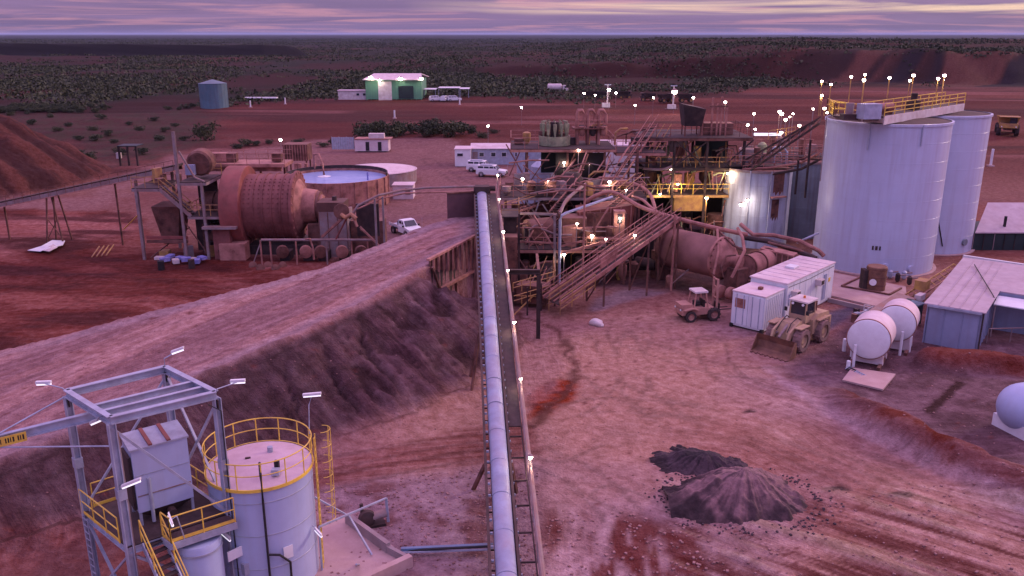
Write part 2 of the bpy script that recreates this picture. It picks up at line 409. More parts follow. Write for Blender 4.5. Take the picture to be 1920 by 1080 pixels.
far_edge = [P(-500, 760, 1.2), P(0, 655, 2.6), P(300, 580, 3.6), P(600, 500, 5.0), P(760, 440, 5.7), P(838, 413, 6.0), P(893, 398, 6.0)]
near_edge = [P(893, 441, 6.0), P(806, 486, 6.0), P(700, 545, 5.5), P(560, 612, 4.8), P(400, 690, 3.9), P(200, 790, 2.9), P(0, 880, 2.2), P(-500, 1120, 0.8)]
RAMP = far_edge + near_edge
_A = np.array([[p.x, p.y, 1] for p in RAMP]); _b = np.array([p.z for p in RAMP])
RC = np.linalg.lstsq(_A, _b, rcond=None)[0]
def ramp_z(x, y): return np.minimum(RC[0] * x + RC[1] * y + RC[2], 6.0)
MOUND = (-90.0, 130.0, 17.3)
GULL = [P(965, 585), P(1040, 618), P(1078, 690), P(1062, 745), P(985, 800), P(955, 800)]
PITP = [P(1765, 770), P(1815, 705), P(2010, 700), P(2150, 900), P(1930, 868), P(1800, 830)]
BERM = [P(1530, 742), P(1640, 795), P(1750, 850), P(1920, 925), P(2150, 1010)]
BERM2 = [P(1755, 683), P(1850, 688), P(2050, 712)]
PLAT = [(-140, 640), (-60, 520), (10, 465), (80, 440), (150, 415), (210, 400), (300, 400), (420, 420), (700, 520), (900, 900), (300, 1500), (0, 1500), (-200, 1000)]
DARKDAM = [(-900, 880), (-560, 860), (-250, 900), (-215, 960), (-500, 1060), (-900, 1100)]
SHADOW_LINE = [P(1742, 772), P(1800, 718)]  # diagonal shadow line beside the pit
LOWSLOPE = [P(1010, 955), P(1160, 960), P(1300, 985), P(1500, 1180), P(1010, 1180)]
STREAKS = [P(1240, 960), P(1500, 930), P(1900, 900), P(2300, 900), P(2200, 1180), P(1300, 1180)]

def gullies(x, y):
    t = x * .62 + y * .78; n = x * .78 - y * .62
    t = t + (fbm(x * .35, y * .35, 3, 47) - .5) * 2.2
    a = 1 - np.abs(2 * vnoise(t * .85, n * .09, 41) - 1); b = 1 - np.abs(2 * vnoise(t * 1.9 + 9, n * .16, 43) - 1)
    k = smooth(-17, -9, x)
    return np.clip(smooth(.80, .97, a) * (.06 + .94 * k) + .55 * smooth(.80, .98, b) * k, 0, 1)

def height(x, y):
    h = (fbm(x * .05, y * .05, 3, 2) - .5) * 0.25 + (fbm(x * .35, y * .35, 3, 5) - .5) * 0.10
    # ramp embankment
    sd = sdpoly(x, y, RAMP)
    edge_noise = (fbm(x * .25, y * .25, 3, 31) - .5) * 1.6
    down = np.maximum(sd, 0)
    gul = gullies(x, y)
    steep = tan(radians(31))
    rz = ramp_z(x, y)
    emb = rz - np.maximum(down + edge_noise * smooth(0, 2.5, down), 0) * steep
    near_side = smooth(-30, -14, x) * smooth(76, 60, y)
    emb = emb - (gul * .42 + (fbm(x * 1.3, y * 1.3, 4, 45) - .5) * .35) * smooth(0.2, 2.0, down) * smooth(0.0, 1.5, emb) * near_side
    # steel wall end: no soil under the bin
    cut = smooth(-4.4, -3.2, x + (y - 64) * -0.35) * smooth(0.05, .35, sd)
    emb = np.where((sd > 0.12) & (x > -5.9 + (y - 61.3) * 0.40) & (y > 59.5) & (y < 84), np.minimum(emb, h), emb)
    h = np.where(sd < 0, rz + (fbm(x * .5, y * .5, 2, 3) - .5) * .12 + .22 * smooth(.9, .0, -sd) * fbm(x, y, 2, 8), np.maximum(h, emb))
    # toe rubble blend
    # stockpile on the left
    d = np.hypot(x - MOUND[0], y - MOUND[1])
    g2 = fbm(np.arctan2(y - MOUND[1], x - MOUND[0]) * 14, d * .05, 4, 51)
    m = MOUND[2] - d * tan(radians(33)) + (g2 - .5) * 1.8 + (fbm(x * .22, y * .22, 5, 53) - .5) * 3.0
    h = np.maximum(h, m)
    # channel beside the conveyor
    sdg = sdpoly(x, y, GULL) + (fbm(x * .7, y * .7, 3, 61) - .5) * 1.6
    h = h - 1.2 * smooth(.30, -.5, sdg)
    # pit and berms at right
    sdp = sdpoly(x, y, PITP)
    h = h - 1.9 * smooth(.8, -.8, sdp + (fbm(x * .6, y * .6, 2, 66) - .5) * .8)
    dt = sdline(x, y, SHADOW_LINE); h = h - 0.8 * smooth(.34, .12, dt + (fbm(x * 1.5, y * 1.5, 3, 74) - .5) * .3)  # groove shaped to follow the shadow line
    db = sdline(x, y, BERM) + (fbm(x * .6, y * .6, 3, 71) - .5) * 1.2
    h = h + 1.3 * smooth(2.4, 0.2, db) * smooth(-1, 2, x - 20)
    db2 = sdline(x, y, BERM2); h = h + 1.1 * smooth(1.9, 0.1, db2 + (fbm(x * .7, y * .7, 2, 73) - .5))
    # eroded shelf at lower centre
    sl = sdpoly(x, y, LOWSLOPE) + (fbm(x * .5, y * .5, 3, 81) - .5) * 2
    g3 = fbm(x * 1.3 - y * .1, y * .28 + x * .1, 4, 83)
    h = h - smooth(.8, -3, sl) * (0.55 + .9 * smooth(.52, .3, g3))
    # blade and rake streaks, lower right
    ss = smooth(1.5, -2, sdpoly(x, y, STREAKS) + (fbm(x * .3, y * .3, 3, 85) - .5) * 4)
    a = x * .60 + y * .80; b = x * .80 - y * .60
    g4 = fbm(a * 1.5, b * .16, 4, 87)
    h = h + ss * (g4 - .5) * .75
    # windrows left yard
    g5 = fbm(x * .12 + y * .05, y * .5, 4, 91)
    h = h + (g5 - .5) * .5 * smooth(-18, -26, x) * smooth(54, 60, y) * smooth(85, 79, y) * (sd > 0)
    # waste dump plateau far right
    sp = sdpoly(x, y, PLAT)
    g6 = fbm((x + .3 * y) * .07, y * .012, 4, 93)
    plat = (13.5 + (fbm(x * .01, y * .01, 3, 95) - .5) * 5) + np.minimum(0, -(sp + 6)) * 0 - np.maximum(sp + 22, 0) * .62 + (g6 - .5) * 5
    plat = (plat - 6 * smooth(150, 60, x)) * smooth(30, -5, sp) * smooth(-150, 110, x)
    h = np.maximum(h, plat)
    # dark dam far left
    sdm = sdpoly(x, y, DARKDAM); h = np.maximum(h, 11 - np.maximum(sdm + 14, 0) * .8)
    # rolling scrub plain
    fr = smooth(260, 520, y); h = h + fr * (fbm(x * .006, y * .006, 4, 97) - .45) * 7 * smooth(3500, 1200, y)
    # red windrows between yard and scrub
    fm = smooth(150, 175, y) * smooth(420, 330, y)
    h = h + fm * (fbm(x * .01, y * .09, 3, 99) - .5) * 1.6
    return h

def gz(x, y):
    return float(height(np.array([float(x)]), np.array([float(y)]))[0])

C = lambda *a: np.array(a)
YARD = C(.425, .235, .192); YARD2 = C(.30, .155, .148); ROAD = C(.40, .225, .225); RED = C(.150, .042, .034)
REDD = C(.075, .021, .019); DARK = C(.095, .052, .06); PURP = C(.19, .112, .128); WET = C(.10, .075, .11); BRN = C(.11, .045, .035)
PINK = C(.40, .22, .215); CHAR = C(.022, .015, .018)
def lerp3(a, b, f):
    return a * (1 - f[:, None]) + b * f[:, None]
REDYARD = [P(-600, 420), P(0, 392), P(250, 400), P(300, 450), P(420, 480), P(700, 490), P(700, 520), P(600, 560), P(0, 720), P(-600, 800)]
PINKBACK = [P(-400, 350), P(150, 372), P(330, 290), P(620, 262), P(830, 262), P(1000, 300), P(1200, 300), P(1200, 440), P(900, 450), P(700, 470), P(480, 350), P(250, 350), P(200, 400), P(-400, 440)]
REDPATCH = [P(988, 745), P(1030, 712), P(1078, 712), P(1070, 745), P(1010, 785), P(985, 790)]
DARKROAD = [P(600, 862), P(900, 800), P(1000, 790), P(1010, 850), P(900, 872), P(600, 915), P(560, 925), P(540, 890)]
RUBBLE = [P(590, 922), P(900, 875), P(1010, 880), P(1010, 1090), P(760, 1100), P(600, 1090)]
PURPAREA = [P(1470, 690), P(1600, 600), P(1920, 640), P(2100, 680), P(2100, 900), P(1920, 900), P(1720, 840), P(1560, 760)]
WETP = [P(1535, 605), P(1560, 585), P(1600, 572), P(1612, 580), P(1585, 598), P(1550, 618)]
DARKLEFT = [P(-400, 960), P(0, 870), P(180, 800), P(400, 700), P(560, 760), P(590, 850), P(540, 900), P(300, 960), P(180, 985), P(0, 1010), P(-400, 1200)]
REDLEFT = [P(-300, 1110), P(0, 1005), P(200, 985), P(420, 950), P(420, 1200), P(-200, 1250)]
BEHINDTANK = [P(1790, 380), P(2200, 380), P(2200, 520), P(1800, 500)]
TRACKS = [[(1015, 800), (1120, 760), (1300, 775), (1500, 840), (1750, 950), (2000, 1090)], [(1040, 850), (1180, 800), (1350, 800), (1560, 880), (1800, 1000), (1950, 1100)],
          [(1090, 640), (1120, 700), (1200, 750), (1400, 790), (1650, 880), (1950, 1010)], [(1200, 620), (1180, 680), (1200, 740), (1280, 800)], [(1330, 640), (1360, 700), (1480, 760), (1700, 860)],
          [(1560, 690), (1420, 700), (1300, 680), (1180, 640)], [(1000, 830), (900, 845), (760, 868), (600, 905)], [(1010, 815), (900, 828), (760, 848), (600, 880)], [(1250, 1080), (1180, 980), (1100, 900), (1020, 860)],
          [(560, 880), (760, 850), (960, 820), (1130, 780), (1190, 700), (1160, 620)], [(1700, 1080), (1500, 980), (1300, 990), (1150, 930)]]
LTRACKS = [[(0, 560), (150, 520), (330, 520), (520, 540), (620, 520)], [(0, 620), (200, 545), (400, 545), (560, 555)], [(60, 500), (180, 560), (300, 560), (480, 590)], [(-50, 520), (120, 480), (240, 500), (300, 540)],
           [(0, 480), (120, 520), (260, 515), (420, 500)], [(800, 300), (860, 340), (900, 360), (830, 440)], [(560, 250), (740, 230), (900, 232), (1100, 240)], [(300, 240), (560, 245), (800, 250), (980, 262)]]
def tracks(x, y):
    m = np.zeros(x.shape)
    for T in TRACKS + LTRACKS:
        K = [P(*q) for q in T]; pts = []
        KK = [K[0] * 2 - K[1]] + K + [K[-1] * 2 - K[-2]]
        for i in range(1, len(KK) - 2):
            for j in range(6):
                u = j / 6; a, b, c_, d = KK[i - 1:i + 3]; q = .5 * ((2 * b) + (c_ - a) * u + (2 * a - 5 * b + 4 * c_ - d) * u * u + (3 * b - a - 3 * c_ + d) * u ** 3); pts.append((q.x, q.y))
        pts.append((K[-1].x, K[-1].y))
        far = max(1.0, np.median([p[1] for p in pts]) / 75)
        bb = np.array(pts); sel = (x > bb[:, 0].min() - 3) & (x < bb[:, 0].max() + 3) & (y > bb[:, 1].min() - 3) & (y < bb[:, 1].max() + 3)
        d = np.full(x.shape, 99.); d[sel] = sdline(x[sel], y[sel], pts)
        w = .24 * far
        m = np.maximum(m, smooth(w, w * .3, np.abs(d - 1.0)))
    return m * smooth(.30, .55, fbm(x * .22, y * .22, 3, 171))

def colour(x, y, z):
    n1 = fbm(x * .08, y * .08, 4, 101); n2 = fbm(x * .6, y * .6, 4, 103); n3 = fbm(x * 2.2, y * 2.2, 3, 105)
    c = lerp3(YARD, YARD2, smooth(.35, .65, n1))
    def zone(poly, col, soft=.8, wob=2.0, amt=1.0, seed=7):
        nonlocal c
        s = sdpoly(x, y, poly) + (fbm(x * .3, y * .3, 4, seed) - .5) * 2 * wob
        c = lerp3(c, col, smooth(soft, -soft, s) * amt)
    c = lerp3(c, C(.36, .235, .26), smooth(.52, .68, fbm(x * .05 + 3, y * .05, 4, 161)) * .6 * smooth(90, 75, y))
    c = lerp3(c, C(.27, .115, .10), smooth(.56, .70, fbm(x * .07 + 9, y * .07, 5, 163)) * .6)
    # subtle wheel arcs across the yard
    arc = fbm(np.hypot(x - 30, y - 30) * 1.1, np.arctan2(y - 30, x - 30) * 1.2, 3, 107)
    c = c * (1 + (arc - .5) * .16)[:, None]
    # beyond the plant
    bands = smooth(.52, .66, fbm(x * .010 + y * .01, y * .085, 4, 181))
    farm = smooth(118, 150, y)
    c = lerp3(c, lerp3(C(.095,.026,.022), C(.145, .048, .039), smooth(.4, .62, fbm(x * .02, y * .05, 3, 111))), farm)
    zone([P(-900, 300), P(-300, 290), P(330, 280), P(420, 250), P(700, 268), P(900, 262), P(1500, 262), P(2100, 300), P(2100, 480), P(-900, 480)], C(.145, .056, .048), 5, 6, .7, 12)
    c = lerp3(c, C(.055, .020, .018), bands * farm * .75)
    c = lerp3(c, C(.24, .105, .095), smooth(.60, .72, fbm(x * .012, y * .10 + 5, 4, 183)) * farm * .6)
    zone(PINKBACK, PINK * .66, 2.5, 3.5, .65, 13)
    zone([P(-500, 235), P(0, 205), P(330, 196), P(420, 215), P(400, 250), P(345, 285), P(180, 318), P(100, 260), P(-500, 300)], lerp3(C(.060, .028, .025), C(.045, .036, .024), smooth(.4, .6, n2)), 6, 8, .85, 14)
    zone(REDYARD, RED, 1.2, 2.2, 1, 17)
    rs = fbm(x * .10 + y * .10, y * .26, 5, 91)
    zone([P(-600, 405), P(0, 405), P(250, 400), P(262, 440), P(120, 455), P(-50, 500), P(-600, 600)], C(.30, .13, .12), 1.5, 2.5, .85, 18)
    m = smooth(1, -1, sdpoly(x, y, REDYARD))
    c = lerp3(c, REDD, m * smooth(.52, .36, rs) * .9)
    c = lerp3(c, C(.27, .10, .085), m * smooth(.55, .68, rs) * .7)
    zone(BEHINDTANK, C(.23, .088, .070), 3, 4, .8, 19)
    zone(PURPAREA, lerp3(PURP, DARK, smooth(.35, .6, n2)), 1.0, 1.0, .9, 23)
    zone(DARKLEFT, lerp3(C(.135, .075, .085), C(.070, .034, .036), smooth(.42, .62, n2)), 1.0, 1.0, .95, 27)
    zone(REDLEFT, lerp3(C(.20, .075, .068), C(.13, .05, .05), smooth(.42, .62, n2)), .8, .8, .9, 28)
    zone(DARKROAD, C(.255, .105, .09), .8, .8, .85, 29)
    zone(RUBBLE, lerp3(C(.33, .215, .235), C(.17, .08, .08), smooth(.48, .66, n2)), .8, .6, .9, 33)
    zone(REDPATCH, lerp3(C(.30, .06, .035), C(.14, .03, .025), smooth(.45, .6, n3)), .5, .7, 1, 37)
    zone(WETP, WET, .5, .6, 1, 39)
    zone([P(900, 600), P(1010, 560), P(1120, 540), P(1250, 545), P(1400, 560), P(1420, 450), P(1350, 400), P(1200, 380), P(930, 400)], lerp3(C(.115, .052, .050), C(.055, .028, .030), smooth(.4, .6, n2)), 1.2, 1.6, .9, 55)  # ground under the plant: shade of its recesses painted into the soil
    zone([P(1110, 560), P(1180, 545), P(1240, 548), P(1200, 565), P(1110, 585)], C(.30, .21, .24), .5, .8, .8, 56)
    for (qx, qy, qr) in ((1402, 771, .55), (1572, 916, .8), (1290, 962, .6), (1690, 930, .8)):
        q = P(qx, qy); c = lerp3(c, C(.055, .028, .028), smooth(qr, qr * .4, np.hypot(x - q.x, (y - q.y) * 1.6) + (n3 - .5) * .9))
    # ramp
    sd = sdpoly(x, y, RAMP)
    along = x * .55 + y * .83; across = x * .80 - y * .60
    rr = fbm(along * .05, across * .9, 4, 43)
    rcol = lerp3(C(.30, .165, .17), C(.40, .218, .205), smooth(.36, .64, rr))
    rcol = lerp3(rcol, C(.36, .26, .29), smooth(1.3, 0, np.abs(sd + .7)) * .5)
    c = lerp3(c, rcol, smooth(.5, -.5, sd + (n2 - .5)))
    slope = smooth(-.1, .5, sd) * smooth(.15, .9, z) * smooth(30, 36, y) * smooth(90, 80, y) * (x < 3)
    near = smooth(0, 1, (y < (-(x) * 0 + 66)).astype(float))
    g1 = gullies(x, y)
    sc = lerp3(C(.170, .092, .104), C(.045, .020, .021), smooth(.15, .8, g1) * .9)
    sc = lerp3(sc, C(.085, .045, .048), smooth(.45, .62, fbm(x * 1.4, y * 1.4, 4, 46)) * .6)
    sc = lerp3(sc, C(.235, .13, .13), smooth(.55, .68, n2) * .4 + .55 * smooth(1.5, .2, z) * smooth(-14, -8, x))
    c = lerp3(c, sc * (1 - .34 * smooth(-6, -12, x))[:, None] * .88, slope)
    tk = tracks(x, y) * (sd > .5)
    c = c * (1 - .27 * tk)[:, None]
    # channel rim dark
    sdg = sdpoly(x, y, GULL) + (fbm(x * .7, y * .7, 3, 61) - .5) * 1.6
    c = lerp3(c, BRN, smooth(.5, 0, np.abs(sdg)) * .85 * smooth(-2, .5, x))
    c = lerp3(c, PINK * .9, smooth(-.4, -1.2, sdg) * .5)
    # berm red
    db = sdline(x, y, BERM) + (fbm(x * .6, y * .6, 3, 71) - .5) * 1.2
    c = lerp3(c, lerp3(C(.20, .085, .08), C(.14, .035, .025), smooth(.55, .66, n2)), smooth(2.4, 1.0, db) * smooth(-1, 2, x - 20))
    edge = sdline(x, y, [P(1440, 690), P(1530, 760), P(1700, 855), P(1920, 958), P(2150, 1060)])
    c = lerp3(c, C(.48, .34, .38), smooth(.6, .1, edge + (n2 - .5) * 1.3) * .38)
    db2 = sdline(x, y, BERM2); c = lerp3(c, C(.18, .055, .045), smooth(1.7, .6, db2))
    dt = sdline(x, y, SHADOW_LINE); c = lerp3(c, C(.05, .02, .02), smooth(.36, .2, dt + (n3 - .5) * .3))  # shadow line painted dark into the soil colour
    # eroded shelf
    sl = sdpoly(x, y, LOWSLOPE) + (fbm(x * .5, y * .5, 3, 81) - .5) * 2
    g3 = fbm(x * 1.3 - y * .1, y * .28 + x * .1, 4, 83)
    ms = smooth(.8, -1.5, sl)
    c = lerp3(c, C(.15, .045, .04), ms * smooth(.52, .38, g3) * .95)
    c = lerp3(c, C(.55, .36, .37), ms * smooth(.54, .66, g3) * .6)
    ss = smooth(1.5, -2, sdpoly(x, y, STREAKS) + (fbm(x * .3, y * .3, 3, 85) - .5) * 4)
    a = x * .60 + y * .80; b = x * .80 - y * .60
    g4 = fbm(a * 1.5, b * .16, 4, 87)
    c = lerp3(c, C(.13, .042, .038), ss * smooth(.46, .33, g4) * .9)
    c = lerp3(c, C(.50, .36, .27), ss * smooth(.55, .68, g4) * .55)
    # scattered dark clods
    c = lerp3(c, C(.14, .05, .045), smooth(.735, .78, n3) * smooth(.5, .6, n2) * smooth(90, 70, y) * .8)
    # stockpile
    d = np.hypot(x - MOUND[0], y - MOUND[1])
    g2 = fbm(np.arctan2(y - MOUND[1], x - MOUND[0]) * 14, d * .05, 4, 51)
    c = lerp3(c, lerp3(C(.048, .019, .018), C(.115, .045, .037), smooth(.42, .62, g2)), smooth(.0, 1.0, z) * (d < 30))
    # scrub plain
    edge_s = 300 + (fbm(x * .008, y * 0, 3, 121) - .5) * 120 - smooth(-60, -200, x) * 60 + smooth(20, 120, x) * 110
    pl = smooth(-12, 18, y - edge_s)
    ns = fbm(x * .02, y * .012, 5, 123)
    scrub = lerp3(C(.036, .0125, .010), C(.018, .016, .010), smooth(.40, .58, ns))
    scrub = lerp3(scrub, C(.060, .020, .015), smooth(.60, .72, fbm(x * .012, y * .006, 3, 125)))
    far = smooth(900, 2500, y)
    scrub = lerp3(scrub, C(.016, .017, .014), far)
    c = lerp3(c, scrub, pl)
    sp = sdpoly(x, y, PLAT)
    pm = smooth(30, 8, sp) * smooth(120, 150, x)
    strp = fbm((x - 1.1 * (y - 400)) * .085 + (fbm(x * .02, y * .02, 3, 94) - .5) * 2, y * .003, 4, 93)
    dump = lerp3(C(.036, .017, .015), C(.105, .046, .036), smooth(.48, .54, strp))
    dump = lerp3(dump, CHAR, smooth(.47, .43, strp) * smooth(150, 180, x))
    c = lerp3(c, dump, pm * smooth(-45, -15, sp))
    c = lerp3(c, C(.008, .006, .007), smooth(22, 8, sdpoly(x, y, DARKDAM)))
    return np.clip(.95 * c * (1 + (n3 - .5) * .22)[:, None] * (1 + (n2 - .5) * .22)[:, None], 0.004, .9)

def flow(x, y, z):
    # rolling direction of vehicles / drag direction of the blade: (across, along, strength)
    wx = (fbm(x * .09, y * .09, 3, 153) - .5) * 9; wy = (fbm(x * .09 + 7, y * .09, 3, 155) - .5) * 9
    x, y, X0, Y0 = x + wx, y + wy, x, y
    r = np.hypot(x - 27, y - 60); th = np.arctan2(y - 60, x - 27)
    ac = r; al = th * 20; st = np.full(x.shape, .34) * smooth(100, 80, y) * (.35 + 1.3 * smooth(.35, .6, fbm(x * .07, y * .07, 3, 151)))
    x, y = X0 + wx * .25, Y0 + wy * .25
    m = sdpoly(X0, Y0, RAMP) < .6
    ac = np.where(m, x * .80 - y * .60, ac); al = np.where(m, x * .60 + y * .80, al); st = np.where(m, .62, st)
    m = (sdpoly(X0, Y0, REDYARD) < 0) & (sdpoly(X0, Y0, RAMP) > 0)
    x, y = X0 + wx, Y0 + wy * 1.3
    ac = np.where(m, y - x * .12, ac); al = np.where(m, x, al); st = np.where(m, .6, st)
    x, y = X0, Y0
    m = sdpoly(x, y, STREAKS) < 1
    ac = np.where(m, x * .60 + y * .80, ac); al = np.where(m, x * .80 - y * .60, al); st = np.where(m, 1.0, st)
    m = sdpoly(x, y, DARKROAD) < 1
    ac = np.where(m, y - x * .15, ac); al = np.where(m, x, al); st = np.where(m, .8, st)
    sl = (sdpoly(x, y, RAMP) > .6) & (z > .4) & (y < 70) & (x < 2)
    ac = np.where(sl, x * .62 + y * .78, ac); al = np.where(sl, x * .78 - y * .62, al); st = np.where(sl, .9, st)
    for Z in (STREAKS, DARKROAD, REDYARD, RAMP):
        st = st * (.12 + .88 * smooth(0, 1.6, np.abs(sdpoly(X0, Y0, Z) - (1 if Z is STREAKS or Z is DARKROAD else 0))))
    return np.stack([ac, al, st], 1)

def make_ground():
    us = np.concatenate([-np.geomspace(4.5, .78, 34)[:-1], np.arange(-.78, .7801, .0030), np.geomspace(.78, 4.5, 34)[1:]])
    ys = [-30.]
    while ys[-1] < 14: ys.append(ys[-1] + 1.5)
    while ys[-1] < 100: ys.append(ys[-1] * 1.0048)
    while ys[-1] < 135: ys.append(ys[-1] * 1.0065)
    while ys[-1] < 1250: ys.append(ys[-1] * 1.0105)
    while ys[-1] < 90000: ys.append(ys[-1] * 1.045)
    ys = np.array(ys)
    U, Y = np.meshgrid(us, ys); X = U * (Y + 40)
    x = X.ravel(); y = Y.ravel()
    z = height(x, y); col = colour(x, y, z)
    me = bpy.data.meshes.new('ground')
    nr, nc = X.shape
    idx = np.arange(nr * nc).reshape(nr, nc)
    q = np.stack([idx[:-1, :-1], idx[:-1, 1:], idx[1:, 1:], idx[1:, :-1]], -1).reshape(-1, 4)
    me.vertices.add(nr * nc); me.vertices.foreach_set('co', np.stack([x, y, z], 1).ravel().astype(np.float32))
    me.loops.add(q.size); me.loops.foreach_set('vertex_index', q.ravel().astype(np.int32))
    me.polygons.add(len(q)); me.polygons.foreach_set('loop_start', np.arange(0, q.size, 4, dtype=np.int32))
    me.polygons.foreach_set('use_smooth', np.ones(len(q), bool))
    me.update(calc_edges=True)
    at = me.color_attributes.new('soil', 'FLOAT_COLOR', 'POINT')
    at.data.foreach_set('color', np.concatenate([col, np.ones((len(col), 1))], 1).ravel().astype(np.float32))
    fa = me.attributes.new('flow', 'FLOAT_VECTOR', 'POINT'); fa.data.foreach_set('vector', flow(x, y, z).ravel().astype(np.float32))
    m = bpy.data.materials.new('red earth'); m.use_nodes = True
    t = m.node_tree; N = t.nodes; L = t.links; b = N['Principled BSDF']
    b.inputs['Roughness'].default_value = .95; b.inputs['Specular IOR Level'].default_value = .15
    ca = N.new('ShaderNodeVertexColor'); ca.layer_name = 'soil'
    g = N.new('ShaderNodeNewGeometry')
    def noise(s, d, r=.6):
        n = N.new('ShaderNodeTexNoise'); L.new(g.outputs['Position'], n.inputs['Vector'])
        n.inputs['Scale'].default_value = s; n.inputs['Detail'].default_value = d; n.inputs['Roughness'].default_value = r
        return n.outputs['Fac']
    na = noise(1.6, 8, .68); nb = noise(7.0, 4, .6)
    fl = N.new('ShaderNodeAttribute'); fl.attribute_name = 'flow'
    fs = N.new('ShaderNodeSeparateXYZ'); L.new(fl.outputs['Vector'], fs.inputs[0])
    def strk(sa, sl, d, off):
        c1 = N.new('ShaderNodeMath'); c1.operation = 'MULTIPLY'; L.new(fs.outputs[0], c1.inputs[0]); c1.inputs[1].default_value = sa
        c2 = N.new('ShaderNodeMath'); c2.operation = 'MULTIPLY'; L.new(fs.outputs[1], c2.inputs[0]); c2.inputs[1].default_value = sl
        cx = N.new('ShaderNodeCombineXYZ'); L.new(c1.outputs[0], cx.inputs[0]); L.new(c2.outputs[0], cx.inputs[1]); cx.inputs[2].default_value = off
        n = N.new('ShaderNodeTexNoise'); L.new(cx.outputs[0], n.inputs['Vector']); n.inputs['Scale'].default_value = 1; n.inputs['Detail'].default_value = d
        n.inputs['Roughness'].default_value = .65; n.inputs['Distortion'].default_value = .4
        return n.outputs['Fac']
    s1 = strk(2.3, .10, 6, 1.0); s2 = strk(.55, .035, 4, 7.0)
    def mr(v, a0, a1, b0, b1):
        n = N.new('ShaderNodeMapRange'); L.new(v, n.inputs[0])
        for i, q_ in enumerate((a0, a1, b0, b1)): n.inputs[i + 1].default_value = q_
        return n.outputs[0]
    m1 = N.new('ShaderNodeMath'); m1.operation = 'MULTIPLY'; L.new(mr(na, .3, .7, .60, 1.22), m1.inputs[0]); L.new(mr(nb, .3, .7, .90, 1.10), m1.inputs[1])
    def m2(op, a_, b_):
        q = N.new('ShaderNodeMath'); q.operation = op
        for i, v in enumerate((a_, b_)):
            if isinstance(v, (int, float)): q.inputs[i].default_value = v
            else: L.new(v, q.inputs[i])
        return q.outputs[0]
    sf = m2('ADD', mr(s1, .32, .68, -.34, .30), mr(s2, .35, .65, -.22, .20))
    sf = m2('ADD', m2('MULTIPLY', sf, fs.outputs[2]), 1.0)
    m1o = m2('MULTIPLY', m1.outputs[0], sf)
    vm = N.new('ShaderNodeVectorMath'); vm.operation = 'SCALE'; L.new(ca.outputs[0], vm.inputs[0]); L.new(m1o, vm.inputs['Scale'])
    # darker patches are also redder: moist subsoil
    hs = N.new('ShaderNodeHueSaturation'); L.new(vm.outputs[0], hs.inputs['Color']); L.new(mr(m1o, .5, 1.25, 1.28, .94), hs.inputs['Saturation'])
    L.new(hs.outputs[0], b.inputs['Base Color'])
    ad = N.new('ShaderNodeMath'); ad.operation = 'MULTIPLY_ADD'; L.new(na, ad.inputs[0]); ad.inputs[1].default_value = 1.2; L.new(m2('ADD', nb, m2('MULTIPLY', s1, m2('MULTIPLY', fs.outputs[2], 1.6))), ad.inputs[2])
    bp = N.new('ShaderNodeBump'); L.new(ad.outputs[0], bp.inputs['Height']); bp.inputs['Strength'].default_value = .8; bp.inputs['Distance'].default_value = .20
    L.new(bp.outputs[0], b.inputs['Normal'])
    me.materials.append(m)
    o = bpy.data.objects.new('ground', me); COL.objects.link(o); o['kind'] = 'structure'
    return o
make_ground()

